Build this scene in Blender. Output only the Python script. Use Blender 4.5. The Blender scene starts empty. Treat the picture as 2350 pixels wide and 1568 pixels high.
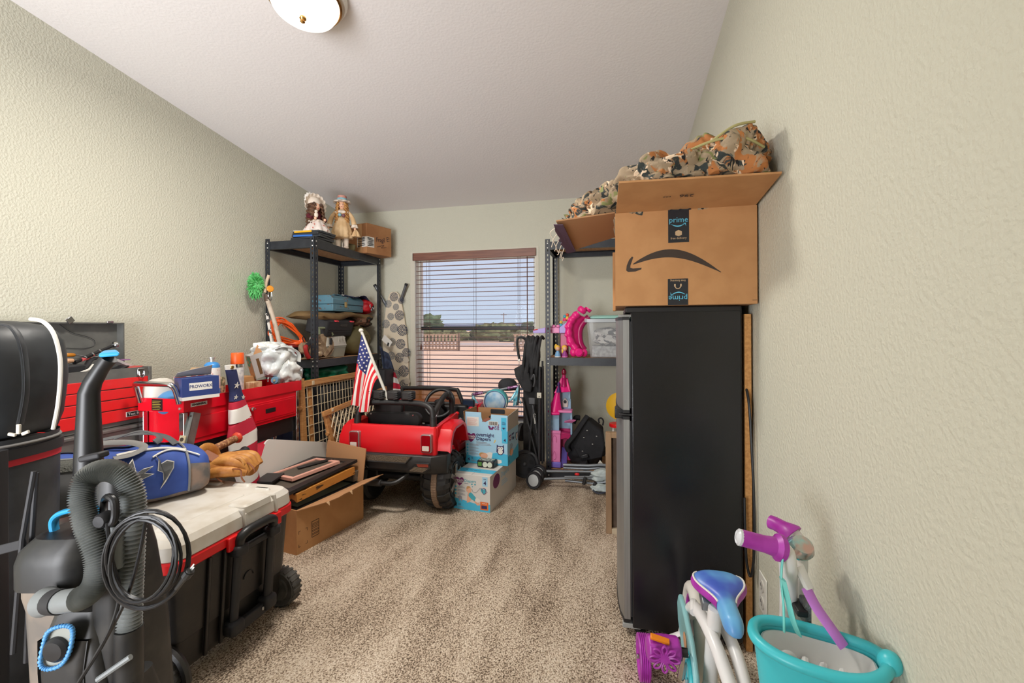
import bpy, math, random
from mathutils import Vector, Matrix, Euler, noise

# ------------------------------------------------------------------ camera, light, exposure
S = bpy.context.scene
C = S.collection
V = Vector
rad = math.radians

cam_d = bpy.data.cameras.new('camera')
cam = bpy.data.objects.new('camera', cam_d)
C.objects.link(cam)
cam_d.sensor_width = 36.0
cam_d.lens = 36.0 * 1030.0 / 2350.0
cam_d.shift_y = -29.0 / 2350.0
cam_d.clip_start = 0.02
cam_d.clip_end = 600
cam.location = (0, 0, 1.147)
cam.matrix_world = Matrix.Translation((0, 0, 1.147)) @ Matrix.Rotation(rad(13.0), 4, 'Z') @ Matrix.Rotation(rad(90), 4, 'X') @ Matrix.Rotation(rad(-0.3), 4, 'Z')
S.camera = cam

S.view_settings.view_transform = 'Standard'
S.view_settings.look = 'None'
S.view_settings.gamma = 1.0
S.view_settings.use_curve_mapping = False
S.view_settings.exposure = 0.3

def lin(c):
    out = []
    for x in c[:3]:
        x = x / 255.0
        out.append(x / 12.92 if x <= 0.04045 else ((x + 0.055) / 1.055) ** 2.4)
    return (out[0], out[1], out[2], 1.0)

world = bpy.data.worlds.new('sky')
S.world = world
world.use_nodes = True
wn = world.node_tree
for n_ in list(wn.nodes):
    wn.nodes.remove(n_)
w_out = wn.nodes.new('ShaderNodeOutputWorld')
w_bg = wn.nodes.new('ShaderNodeBackground')
w_tc = wn.nodes.new('ShaderNodeTexCoord')
w_sep = wn.nodes.new('ShaderNodeSeparateXYZ')
w_rmp = wn.nodes.new('ShaderNodeValToRGB')
wn.links.new(w_tc.outputs['Generated'], w_sep.inputs[0])
wn.links.new(w_sep.outputs['Z'], w_rmp.inputs[0])
wn.links.new(w_rmp.outputs[0], w_bg.inputs['Color'])
wn.links.new(w_bg.outputs[0], w_out.inputs[0])
w_rmp.color_ramp.elements[0].position = 0.0
w_rmp.color_ramp.elements[0].color = lin((196, 212, 234))
w_rmp.color_ramp.elements[1].position = 0.35
w_rmp.color_ramp.elements[1].color = lin((206, 212, 238))
w_bg.inputs['Strength'].default_value = 0.85

sun_d = bpy.data.lights.new('sun', 'SUN')
sun_d.energy = 2.6
sun_d.angle = rad(0.6)
sun_d.color = (1.0, 0.95, 0.88)
sun = bpy.data.objects.new('sun', sun_d)
C.objects.link(sun)
sun.rotation_euler = (rad(4), rad(38), 0)

# unseen fill light added behind the camera to brighten walls and ceiling
fill_d = bpy.data.lights.new('rear_fill_light', 'AREA')
fill_d.shape = 'RECTANGLE'
fill_d.size = 1.6
fill_d.size_y = 1.8
fill_d.energy = 140
fill_d.color = (0.97, 0.975, 1.0)
fill_o = bpy.data.objects.new('rear_fill_light', fill_d)
C.objects.link(fill_o)
fill_o.location = (-1.5, -1.8, 1.0)
fill_o.rotation_euler = (rad(119), 0, rad(8))

# ------------------------------------------------------------------ materials
MATS = {}
def mat(name, col, rough=0.55, metal=0.0, col2=None, scale=8.0, lo=0.4, hi=0.6, bump=0.0, bscale=60.0,
        coat=0.0, alpha=1.0, trans=0.0, emit=0.0, spec=0.5, detail=3.0, stretch=None, sheen=0.0):
    if name in MATS:
        return MATS[name]
    m = bpy.data.materials.new(name)
    m.use_nodes = True
    nt = m.node_tree
    p = nt.nodes['Principled BSDF']
    p.inputs['Base Color'].default_value = lin(col)
    p.inputs['Roughness'].default_value = rough
    p.inputs['Metallic'].default_value = metal
    p.inputs['Specular IOR Level'].default_value = spec
    p.inputs['Coat Weight'].default_value = coat
    p.inputs['Coat Roughness'].default_value = 0.12
    p.inputs['Alpha'].default_value = alpha
    p.inputs['Transmission Weight'].default_value = trans
    p.inputs['Sheen Weight'].default_value = sheen
    if emit > 0:
        p.inputs['Emission Color'].default_value = lin(col)
        p.inputs['Emission Strength'].default_value = emit
    tc = None
    if col2 is not None or bump > 0:
        tc = nt.nodes.new('ShaderNodeTexCoord')
    if col2 is not None:
        src = tc.outputs['Object']
        if stretch:
            mp = nt.nodes.new('ShaderNodeMapping')
            mp.inputs['Scale'].default_value = stretch
            nt.links.new(src, mp.inputs[0])
            src = mp.outputs[0]
        nz = nt.nodes.new('ShaderNodeTexNoise')
        nz.inputs['Scale'].default_value = scale
        nz.inputs['Detail'].default_value = detail
        rp = nt.nodes.new('ShaderNodeValToRGB')
        rp.color_ramp.elements[0].position = lo
        rp.color_ramp.elements[1].position = hi
        rp.color_ramp.elements[0].color = lin(col)
        rp.color_ramp.elements[1].color = lin(col2)
        nt.links.new(src, nz.inputs['Vector'])
        nt.links.new(nz.outputs['Fac'], rp.inputs[0])
        nt.links.new(rp.outputs[0], p.inputs['Base Color'])
    if bump > 0:
        nb = nt.nodes.new('ShaderNodeTexNoise')
        nb.inputs['Scale'].default_value = bscale
        nb.inputs['Detail'].default_value = 2.0
        bn = nt.nodes.new('ShaderNodeBump')
        bn.inputs['Strength'].default_value = bump
        bn.inputs['Distance'].default_value = 0.01
        nt.links.new(tc.outputs['Object'], nb.inputs['Vector'])
        nt.links.new(nb.outputs['Fac'], bn.inputs['Height'])
        nt.links.new(bn.outputs['Normal'], p.inputs['Normal'])
    MATS[name] = m
    return m

# ------------------------------------------------------------------ mesh builder
def frame_from(d, up=(0, 0, 1)):
    d = V(d).normalized()
    u = V(up)
    if abs(d.dot(u)) > 0.98:
        u = V((1, 0, 0))
    x = u.cross(d).normalized()
    y = d.cross(x).normalized()
    return x, y, d

class B:
    def __init__(s):
        s.v = []; s.f = []
    def add(s, vs, fs, M=None):
        o = len(s.v)
        for a in vs:
            a = V(a)
            s.v.append(M @ a if M is not None else a)
        for q in fs:
            s.f.append([i + o for i in q])
        return s
    def bb(s, x0, x1, y0, y1, z0, z1, M=None):
        vs = [(x0,y0,z0),(x1,y0,z0),(x1,y1,z0),(x0,y1,z0),(x0,y0,z1),(x1,y0,z1),(x1,y1,z1),(x0,y1,z1)]
        return s.add(vs, [(3,2,1,0),(4,5,6,7),(0,1,5,4),(1,2,6,5),(2,3,7,6),(3,0,4,7)], M)
    def box(s, c, size, rot=(0, 0, 0), M=None):
        h = [a / 2.0 for a in size]
        T = Matrix.Translation(c) @ Euler(rot).to_matrix().to_4x4()
        if M is not None:
            T = M @ T
        return s.bb(-h[0], h[0], -h[1], h[1], -h[2], h[2], T)
    def quadbox(s, p, t):
        # slab over quad p (4 points) with thickness vector t
        t = V(t)
        vs = [V(a) for a in p] + [V(a) + t for a in p]
        return s.add(vs, [(3,2,1,0),(4,5,6,7),(0,1,5,4),(1,2,6,5),(2,3,7,6),(3,0,4,7)])
    def prism(s, poly, d):
        d = V(d); n = len(poly)
        vs = [V(a) for a in poly] + [V(a) + d for a in poly]
        fs = [list(range(n))[::-1], list(range(n, 2 * n))]
        for i in range(n):
            j = (i + 1) % n
            fs.append((i, j, n + j, n + i))
        return s.add(vs, fs)
    def loft(s, rings, caps=True, closed=False):
        n = len(rings[0]); m = len(rings)
        vs = [V(a) for r in rings for a in r]
        fs = []
        for k in range(m if closed else m - 1):
            k2 = (k + 1) % m
            for i in range(n):
                j = (i + 1) % n
                fs.append((k*n+i, k*n+j, k2*n+j, k2*n+i))
        if caps and not closed:
            fs.append(list(range(n))[::-1]); fs.append(list(range((m-1)*n, m*n)))
        return s.add(vs, fs)
    def tube(s, pts, r, n=10, caps=True, closed=False, flat=1.0, up=(0, 0, 1)):
        pts = [V(a) for a in pts]
        m = len(pts)
        rs = r if isinstance(r, (list, tuple)) else [r] * m
        rings = []
        x = None
        for i, a in enumerate(pts):
            if closed:
                d = (pts[(i+1) % m] - pts[i-1])
            else:
                d = pts[min(i+1, m-1)] - pts[max(i-1, 0)]
            if d.length < 1e-9:
                d = V((0, 0, 1))
            d.normalize()
            if x is None:
                x, y, _ = frame_from(d, up)
            else:
                x = (x - d * x.dot(d))
                if x.length < 1e-6:
                    x, y, _ = frame_from(d, up)
                x.normalize()
                y = d.cross(x)
            rings.append([a + x * (rs[i] * math.cos(2*math.pi*k/n)) + y * (rs[i] * flat * math.sin(2*math.pi*k/n)) for k in range(n)])
        return s.loft(rings, caps, closed)
    def lathe(s, prof, o=(0, 0, 0), ax=(0, 0, 1), n=24, caps=True, up=(0, 0, 1)):
        x, y, d = frame_from(ax, up)
        o = V(o)
        rings = [[o + d*h + x*(max(r, 1e-4)*math.cos(2*math.pi*k/n)) + y*(max(r, 1e-4)*math.sin(2*math.pi*k/n)) for k in range(n)] for r, h in prof]
        return s.loft(rings, caps)
    def ell(s, c, r, M=None, e=1.0, n=18, m=10, wob=0.0, ws=3.0, seed=0.0):
        def pw(a):
            return math.copysign(abs(a) ** e, a)
        rings = []
        c = V(c)
        for i in range(m + 1):
            t = -math.pi/2 + math.pi * i / m
            ring = []
            for k in range(n):
                a = 2*math.pi*k/n
                ct = max(math.cos(t), 0.004)
                q = V((pw(ct)*pw(math.cos(a)), pw(ct)*pw(math.sin(a)), pw(math.sin(t))))
                if wob:
                    q = q * (1.0 + wob * noise.noise(q * ws + V((seed, seed*1.7, 0))))
                q = V((q.x*r[0], q.y*r[1], q.z*r[2]))
                if M is not None:
                    q = M @ q
                ring.append(c + q)
            rings.append(ring)
        return s.loft(rings, True)
    def surf(s, fn, nu, nv, thick=0.0):
        vs = [V(fn(i / nu, j / nv)) for j in range(nv + 1) for i in range(nu + 1)]
        W = nu + 1
        fs = [(j*W+i, j*W+i+1, (j+1)*W+i+1, (j+1)*W+i) for j in range(nv) for i in range(nu)]
        if thick:
            nrm = [V((0, 0, 0)) for _ in vs]
            for q in fs:
                nn = (vs[q[2]] - vs[q[0]]).cross(vs[q[3]] - vs[q[1]])
                for k in q:
                    nrm[k] += nn
            n0 = len(vs)
            back = [a - (b.normalized() if b.length > 1e-12 else V((0,0,1))) * thick for a, b in zip(vs, nrm)]
            vs2 = vs + back
            fs2 = fs + [tuple(k + n0 for k in q[::-1]) for q in fs]
            rim = [i for i in range(W)] + [j*W+nu for j in range(1, nv+1)] + [nv*W+i for i in range(nu-1, -1, -1)] + [j*W for j in range(nv-1, 0, -1)]
            for a in range(len(rim)):
                b = (a + 1) % len(rim)
                fs2.append((rim[b], rim[a], rim[a] + n0, rim[b] + n0))
            return s.add(vs2, fs2)
        return s.add(vs, fs)

# ------------------------------------------------------------------ objects
WLOC = {}
ROOTS = []
def mesh_of(name, b, m, smooth=True, ang=35.0):
    me = bpy.data.meshes.new(name)
    me.from_pydata([tuple(a) for a in b.v], [], b.f)
    me.validate()
    import bmesh
    bm = bmesh.new(); bm.from_mesh(me)
    bmesh.ops.recalc_face_normals(bm, faces=bm.faces)
    bm.to_mesh(me); bm.free()
    if smooth:
        for q in me.polygons:
            q.use_smooth = True
        me.set_sharp_from_angle(angle=rad(ang))
    if m is not None:
        me.materials.append(m)
    return me

def part(name, b, m, parent=None, smooth=True, ang=35.0, bevel=0.0, sub=0, label=None, kind=None, seg=2):
    me = mesh_of(name, b, m, smooth, ang)
    xs = [a.x for a in b.v]; ys = [a.y for a in b.v]; zs = [a.z for a in b.v]
    c = V(((min(xs)+max(xs))/2, (min(ys)+max(ys))/2, (min(zs)+max(zs))/2))
    me.transform(Matrix.Translation(-c))
    o = bpy.data.objects.new(name, me)
    C.objects.link(o)
    o.location = c
    WLOC[o] = c
    if bevel:
        md = o.modifiers.new('bevel', 'BEVEL')
        md.width = bevel; md.segments = seg; md.limit_method = 'ANGLE'; md.angle_limit = rad(40)
        md.harden_normals = False
    if sub:
        md = o.modifiers.new('sub', 'SUBSURF'); md.levels = sub; md.render_levels = sub
    if parent is not None:
        o.parent = parent
    if label:
        o['label'] = label
    if kind:
        o['kind'] = kind
    return o

def inst(src, off, parent=None, rot=None):
    # copy of a part sharing its mesh, moved by off
    o = src.copy()
    C.objects.link(o)
    w = WLOC[src] + V(off)
    o.location = w
    WLOC[o] = w
    if rot is not None:
        o.rotation_euler = rot
    o.parent = parent if parent is not None else src.parent
    return o

def thing(name, label, cat, group=None, kind=None):
    o = bpy.data.objects.new(name, None)
    C.objects.link(o)
    o.empty_display_size = 0.05
    o['label'] = label
    o['category'] = cat
    if group:
        o['group'] = group
    if kind:
        o['kind'] = kind
    WLOC[o] = None
    ROOTS.append(o)
    return o

def solo(name, b, m, label, cat, group=None, **kw):
    o = part(name, b, m, None, **kw)
    o['label'] = label; o['category'] = cat
    if group:
        o['group'] = group
    return o

def struct(name, b, m, label=None, parent=None, **kw):
    o = part(name, b, m, parent, **kw)
    if parent is None:
        o['kind'] = 'structure'
        if label:
            o['label'] = label
    return o

def finish():
    bpy.context.view_layer.update()
    for r in ROOTS:
        pts = []
        def walk(o):
            for ch in o.children:
                if ch.type == 'MESH':
                    w = WLOC[ch]
                    R = ch.rotation_euler.to_matrix()
                    for k in ch.bound_box:
                        pts.append(w + R @ V(k))
                walk(ch)
        walk(r)
        if not pts:
            print('EMPTY ROOT', r.name); WLOC[r] = V((0, 0, 0)); continue
        WLOC[r] = V(((min(a.x for a in pts)+max(a.x for a in pts))/2, (min(a.y for a in pts)+max(a.y for a in pts))/2, min(a.z for a in pts)))
        r.location = WLOC[r]
    for o in C.objects:
        if o.parent is not None:
            o.location = WLOC[o] - WLOC[o.parent]

def frame3(o, x, y):
    # matrix with origin o, local x axis along x, local y near y
    x = V(x).normalized()
    z = x.cross(V(y)).normalized()
    y = z.cross(x)
    M = Matrix(((x.x, y.x, z.x, o[0]), (x.y, y.y, z.y, o[1]), (x.z, y.z, z.z, o[2]), (0, 0, 0, 1)))
    return M

def text(name, body, size, o, x, y, m, parent, ext=0.0004, align='CENTER', sx=1.0, bold=0.0, label=None):
    cu = bpy.data.curves.new(name, 'FONT')
    cu.body = body
    cu.size = size
    cu.align_x = align
    cu.align_y = 'CENTER'
    cu.extrude = ext
    cu.offset = bold
    cu.resolution_u = 2
    t = bpy.data.objects.new(name, cu)
    C.objects.link(t)
    bpy.context.view_layer.update()
    me = bpy.data.meshes.new_from_object(t.evaluated_get(bpy.context.evaluated_depsgraph_get()))
    bpy.data.objects.remove(t)
    M = frame3(o, x, y) @ Matrix.Diagonal((sx, 1, 1, 1))
    b = B()
    b.add([a.co for a in me.vertices], [list(q.vertices) for q in me.polygons], M)
    bpy.data.meshes.remove(me)
    return part(name, b, m, parent, smooth=False, label=label)

def poly2(pts, o, x, y, d=0.001):
    # flat raised shape: 2D points in the frame (o; x, y), pushed out by d along x cross y
    M = frame3(o, x, y)
    n = (M.to_3x3() @ V((0, 0, 1)))
    b = B()
    b.prism([M @ V((a[0], a[1], 0)) for a in pts], n * d)
    return b

def arc(c, r, a0, a1, n, x=(1, 0, 0), y=(0, 0, 1)):
    c = V(c); x = V(x); y = V(y)
    return [c + x*(r*math.cos(rad(a0+(a1-a0)*i/n))) + y*(r*math.sin(rad(a0+(a1-a0)*i/n))) for i in range(n+1)]

def bez(pts, n=24, closed=False):
    # Catmull-Rom through the points
    P = [V(a) for a in pts]
    m = len(P)
    out = []
    segs = m if closed else m - 1
    k = max(2, n // segs)
    for i in range(segs):
        p0 = P[(i-1) % m] if (closed or i > 0) else P[0]
        p1 = P[i]; p2 = P[(i+1) % m]
        p3 = P[(i+2) % m] if (closed or i + 2 < m) else P[-1]
        for j in range(k):
            t = j / k
            out.append(0.5*((2*p1) + (p2-p0)*t + (2*p0-5*p1+4*p2-p3)*t*t + (3*p1-p0-3*p2+p3)*t**3))
    if not closed:
        out.append(P[-1])
    return out

random.seed(4)

# ------------------------------------------------------------------ the room
XL, XR, YB, YF = -2.60, 0.475, 3.92, -0.9
def ceil_z(y):
    return 2.28 + 0.134 * (YB - y)

def plaster(name, col, bump, bscale, col2=None):
    m = mat(name, col, rough=0.75, col2=col2, scale=0.8, lo=0.3, hi=0.7)
    nt = m.node_tree
    p = nt.nodes['Principled BSDF']
    tc = nt.nodes.new('ShaderNodeTexCoord')
    nb = nt.nodes.new('ShaderNodeTexNoise')
    nb.inputs['Scale'].default_value = bscale
    nb.inputs['Detail'].default_value = 3.0
    nb.inputs['Roughness'].default_value = 0.45
    rp = nt.nodes.new('ShaderNodeValToRGB')
    rp.color_ramp.elements[0].position = 0.35
    rp.color_ramp.elements[1].position = 0.68
    bn = nt.nodes.new('ShaderNodeBump')
    bn.inputs['Strength'].default_value = bump
    bn.inputs['Distance'].default_value = 0.004
    nt.links.new(tc.outputs['Object'], nb.inputs['Vector'])
    nt.links.new(nb.outputs['Fac'], rp.inputs[0])
    nt.links.new(rp.outputs[0], bn.inputs['Height'])
    nt.links.new(bn.outputs['Normal'], p.inputs['Normal'])
    return m

M_wall = plaster('cream_textured_wall_paint', (202, 200, 183), 0.34, 100.0)
M_wallR = M_wall
M_ceil = plaster('white_textured_ceiling', (234, 230, 229), 0.12, 80.0)
M_trim = mat('trim_paint', (208, 203, 187), rough=0.6)

struct('wall_left', B().add([(XL,YF,0),(XL,YB+.12,0),(XL,YB+.12,ceil_z(YB)),(XL,YF,ceil_z(YF)),(XL-.1,YF,0),(XL-.1,YB+.12,0),(XL-.1,YB+.12,ceil_z(YB)),(XL-.1,YF,ceil_z(YF))],
    [(0,1,2,3),(4,5,6,7),(0,1,5,4),(1,2,6,5),(2,3,7,6),(3,0,4,7)]), M_wall, 'cream textured wall on the left', smooth=False)
struct('wall_right', B().add([(XR,YF,0),(XR,YB+.12,0),(XR,YB+.12,ceil_z(YB)),(XR,YF,ceil_z(YF)),(XR+.1,YF,0),(XR+.1,YB+.12,0),(XR+.1,YB+.12,ceil_z(YB)),(XR+.1,YF,ceil_z(YF))],
    [(0,1,2,3),(4,5,6,7),(0,1,5,4),(1,2,6,5),(2,3,7,6),(3,0,4,7)]), M_wallR, 'cream textured wall beside the black fridge', smooth=False)
WX0, WX1, WZ0, WZ1 = -1.845, -0.69, 0.31, 1.835
wb = B()
wb.bb(XL, WX0, YB, YB+.12, 0, 2.28)
wb.bb(WX1, XR, YB, YB+.12, 0, 2.28)
wb.bb(WX0, WX1, YB, YB+.12, 0, WZ0)
wb.bb(WX0, WX1, YB, YB+.12, WZ1, 2.28)
struct('wall_back', wb, M_wall, 'cream textured wall around the window', smooth=False)
wf_ = B()  # added out of view to keep light off the right wall, open for the fill
wf_.bb(-.95, XR, YF-.1, YF, 0, ceil_z(YF)); wf_.bb(XL, -.95, YF-.1, YF, 2.1, ceil_z(YF))
struct('wall_front_shade', wf_, M_wall, 'unseen cream wall added behind the camera to shade the right wall, with a wide opening', smooth=False)
cb = B()
cb.quadbox([(XL-.1,YF,ceil_z(YF)),(XR+.1,YF,ceil_z(YF)),(XR+.1,YB+.12,ceil_z(YB+.12)),(XL-.1,YB+.12,ceil_z(YB+.12))], (0,0,.1))
struct('ceiling', cb, M_ceil, 'white textured ceiling sloping down to the window wall', smooth=False)

# carpet
def carpet_mat():
    m = bpy.data.materials.new('brown_fleck_carpet')
    m.use_nodes = True
    nt = m.node_tree
    p = nt.nodes['Principled BSDF']
    p.inputs['Roughness'].default_value = 0.95
    p.inputs['Specular IOR Level'].default_value = 0.1
    tc = nt.nodes.new('ShaderNodeTexCoord')
    def nz(scale, detail, st=None, rough=0.5):
        n = nt.nodes.new('ShaderNodeTexNoise')
        n.inputs['Scale'].default_value = scale
        n.inputs['Detail'].default_value = detail
        n.inputs['Roughness'].default_value = rough
        if st:
            mp = nt.nodes.new('ShaderNodeMapping')
            mp.inputs['Scale'].default_value = st
            mp.inputs['Rotation'].default_value = (0, 0, rad(8))
            nt.links.new(tc.outputs['Object'], mp.inputs[0])
            nt.links.new(mp.outputs[0], n.inputs['Vector'])
        else:
            nt.links.new(tc.outputs['Object'], n.inputs['Vector'])
        return n
    fine = nz(190.0, 2.0, (1.0, 0.75, 1.0), 0.6)
    big = nz(2.6, 2.0, (2.4, 0.7, 1.0))
    add = nt.nodes.new('ShaderNodeMath'); add.operation = 'MULTIPLY_ADD'
    add.inputs[1].default_value = 0.40
    nt.links.new(big.outputs['Fac'], add.inputs[0])
    nt.links.new(fine.outputs['Fac'], add.inputs[2])
    rp = nt.nodes.new('ShaderNodeValToRGB')
    e = rp.color_ramp.elements
    e[0].position = 0.50; e[0].color = lin((88, 74, 62))
    e[1].position = 0.93; e[1].color = lin((238, 224, 206))
    k = e.new(0.62); k.color = lin((158, 138, 118))
    k = e.new(0.74); k.color = lin((214, 195, 172))
    nt.links.new(add.outputs[0], rp.inputs[0])
    nt.links.new(rp.outputs[0], p.inputs['Base Color'])
    bn = nt.nodes.new('ShaderNodeBump')
    bn.inputs['Strength'].default_value = 0.9
    bn.inputs['Distance'].default_value = 0.012
    nt.links.new(fine.outputs['Fac'], bn.inputs['Height'])
    nt.links.new(bn.outputs['Normal'], p.inputs['Normal'])
    return m
struct('floor', B().bb(XL, XR, YF, YB, -.05, 0.0), carpet_mat(), 'brown flecked carpet floor', smooth=False)

# window
M_vinyl = mat('white_vinyl', (232, 230, 222), rough=0.4)
M_dark = mat('dark_bronze', (30, 30, 34), rough=0.4)
win = bpy.data.objects.new('window_1', None); C.objects.link(win)
win['kind'] = 'structure'; win['label'] = 'single hung window with a dark meeting rail behind wooden blinds'
WLOC[win] = None; ROOTS.append(win)
fb = B()
Y0, Y1 = 4.0, 4.05
fb.bb(WX0, WX0+.03, Y0, Y1, WZ0, WZ1); fb.bb(WX1-.03, WX1, Y0, Y1, WZ0, WZ1)
fb.bb(WX0+.03, WX1-.03, Y0, Y1, WZ0, WZ0+.04); fb.bb(WX0+.03, WX1-.03, Y0, Y1, WZ1-.04, WZ1)
part('window_frame', fb, M_vinyl, win, bevel=.003)
part('meeting_rail', B().bb(WX0+.03, WX1-.03, Y0-.012, Y1-.01, 1.138, 1.172), M_dark, win, bevel=.003)
M_glass = mat('window_glass', (250, 252, 255), rough=0.0, alpha=0.06, spec=0.5)
part('pane', B().bb(WX0+.03, WX1-.03, Y0+.03, Y0+.034, 1.172, WZ1-.04), M_glass, win, smooth=False)
part('pane', B().bb(WX0+.03, WX1-.03, Y0+.012, Y0+.016, WZ0+.04, 1.138), M_glass, win, smooth=False)
part('window_jamb', B().bb(WX0-.001, WX0+.004, YB, Y0, WZ0, WZ1).bb(WX1-.004, WX1+.001, YB, Y0, WZ0, WZ1).bb(WX0, WX1, YB, Y0, WZ0-.001, WZ0+.004).bb(WX0, WX1, YB, Y0, WZ1-.004, WZ1+.001), M_vinyl, win, smooth=False)

tb = B()
tb.bb(WX0-.04, WX0, YB-.005, YB, WZ0-.04, WZ1+.04); tb.bb(WX1, WX1+.032, YB-.005, YB, WZ0-.04, WZ1+.04)
tb.bb(WX0, WX1, YB-.005, YB, WZ1, WZ1+.04); tb.bb(WX0, WX1, YB-.005, YB, WZ0-.04, WZ0)
struct('trim_1', tb, M_trim, 'thin painted casing around the window', smooth=False)

# wooden blind
M_slat = mat('brown_wood_slat', (112, 72, 54), rough=0.45, col2=(92, 56, 42), scale=6, stretch=(1, 20, 20))
M_cord = mat('blind_cord', (98, 74, 62), rough=0.8)
bl = thing('window_blind', 'brown wooden slat blind hanging in the window', 'blind')
part('valance', B().bb(WX0-.012, WX1+.008, YB-.02, YB-.008, 1.792, 1.862).bb(WX0-.012, WX0-.004, YB-.02, YB+.03, 1.792, 1.862), mat('valance_wood', (132, 86, 68), rough=0.45, col2=(116, 72, 58), scale=5, stretch=(1, 18, 18)), bl, bevel=.002)
part('head_rail', B().bb(WX0+.008, WX1-.008, YB+.006, YB+.06, 1.80, 1.833), M_vinyl, bl)
sl0 = None
ns = 34
for i in range(ns):
    z = 1.782 - i * 0.0418
    if sl0 is None:
        sl0 = part('slat', B().box(((WX0+WX1)/2, YB+.033, z), (WX1-WX0-.02, .05, .0032), (rad(2), 0, 0)), M_slat, bl, smooth=False)
    else:
        inst(sl0, (0, 0, z - 1.782))
for x in (WX0+.12, (WX0+WX1)/2, WX1-.16):
    for dy in (.006, .06):
        part('ladder_cord', B().tube([(x, YB+dy, 1.8), (x, YB+dy, .37)], .0012, 6), M_cord, bl)
    part('lift_cord', B().tube([(x+.02, YB+.033, 1.8), (x+.02, YB+.033, .37)], .001, 6), M_cord, bl)
part('tilt_wand', B().tube([(-.762, YB-.006, 1.79), (-.764, YB-.006, 1.0)], .004, 8), M_slat, bl)
pc = B()
for dx in (0, .006):
    pc.tube([(WX0+.062+dx, YB-.005, 1.79), (WX0+.062+dx, YB-.005, 1.02)], .0012, 6)
part('pull_cord', pc, M_cord, bl)
part('cord_tassel', B().lathe([(.004,.06),(.007,.04),(.011,.01),(.009,0)], (WX0+.065, YB-.006, .955)), M_slat, bl)
part('bottom_rail', B().bb(WX0+.01, WX1-.01, YB+.01, YB+.056, .345, .36), M_slat, bl)

# flush ceiling light
lx, ly = -1.275, 1.66
lz = ceil_z(ly)
ln = V((0, 0.134, 1)).normalized()
lt = thing('ceiling_light', 'round white glass flush ceiling light with a brass rim', 'ceiling light')
part('lamp_base', B().lathe([(.0,0),(.165,0),(.17,-.012),(.16,-.03),(.13,-.035),(.0,-.035)], (lx,ly,lz), ln, 40), mat('lamp_white', (235, 230, 222), rough=0.4), lt)
part('brass_rim', B().lathe([(.142,-.034),(.15,-.04),(.15,-.048),(.142,-.052),(.138,-.044)], (lx,ly,lz), ln, 40), mat('brass', (196, 150, 84), rough=0.25, metal=1.0), lt)
part('lamp_shade', B().lathe([(.14,-.046),(.138,-.06),(.125,-.085),(.1,-.105),(.06,-.118),(.0,-.122)], (lx,ly,lz), ln, 40, caps=False), mat('lamp_glass', (255, 244, 230), rough=0.3, emit=1.2), lt)
part('finial', B().lathe([(.0,-.118),(.012,-.12),(.014,-.128),(.008,-.136),(.01,-.142),(.0,-.15)], (lx,ly,lz), ln, 16), MATS['brass'], lt)
pd = bpy.data.lights.new('ceiling_lamp', 'AREA')
pd.shape = 'DISK'
pd.size = 0.34
pd.energy = 27
pd.color = (1.0, 0.95, 0.87)
po = bpy.data.objects.new('ceiling_lamp', pd)
C.objects.link(po)
po.location = V((lx, ly, lz)) - ln * 0.16

# ------------------------------------------------------------------ outside
M_dirt = mat('desert_dirt', (226, 188, 160), rough=0.95, col2=(208, 168, 142), scale=0.35, lo=0.35, hi=0.65, detail=8, bump=0.4, bscale=2.0)
def ground_z(y):
    return -0.62 + 0.002 * (y - 4.0)
gb = B()
gb.quadbox([(-260,4.2,ground_z(4.2)),(260,4.2,ground_z(4.2)),(260,310,ground_z(310)),(-260,310,ground_z(310))], (0,0,-.3))
struct('ground', gb, M_dirt, 'pinkish desert dirt outside the window', smooth=False)
rb = B()
rb.quadbox([(-80,44,ground_z(44)+.02),(80,44,ground_z(44)+.02),(80,52,ground_z(52)+.02),(-80,52,ground_z(52)+.02)], (0,0,-.03))
struct('dirt_road', rb, mat('road_dirt', (178, 158, 150), rough=0.95), 'grey dirt road beyond the pallet fences', smooth=False)

# ------------------------------------------------------------------ steel shelving
M_steel = mat('black_powder_steel', (40, 44, 50), rough=0.42, col2=(32, 35, 42), scale=20)
M_rivet = mat('zinc_rivet', (214, 214, 210), rough=0.3, metal=0.8)
M_board = mat('particle_board', (192, 146, 104), rough=0.8, col2=(172, 124, 84), scale=60, detail=6)
KEY = [(-.0045,.004),(-.0045,-.004),(-.0022,-.009),(.0022,-.009),(.0045,-.004),(.0045,.004),(.0028,.0085),(-.0028,.0085)]
def flange(b, o, w, up, n, pitch, z0, th):
    # a steel strip of width vector w with n real keyholes, thickness vector th
    o = V(o); w = V(w); up = V(up); th = V(th)
    wl = w.length; wd = w.normalized()
    for i in range(n):
        c = o + w*0.5 + up*(z0 + (i+.5)*pitch)
        outer = [c - wd*wl/2 + up*pitch/2, c - wd*wl/2 - up*pitch/2, c - wd*wl/6 - up*pitch/2, c + wd*wl/6 - up*pitch/2, c + wd*wl/2 - up*pitch/2, c + wd*wl/2 + up*pitch/2, c + wd*wl/6 + up*pitch/2, c - wd*wl/6 + up*pitch/2]
        inner = [c + wd*a + up*z for a, z in KEY]
        vs = outer + inner + [a + th for a in outer] + [a + th for a in inner]
        fs = []
        for k in range(8):
            j = (k+1) % 8
            fs += [(k, j, 8+j, 8+k), (16+k, 24+k, 24+j, 16+j), (8+k, 8+j, 24+j, 24+k)]
        fs += [(0,1,17,16), (4,5,21,20)]
        b.add(vs, fs)
PW = .038
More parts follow.
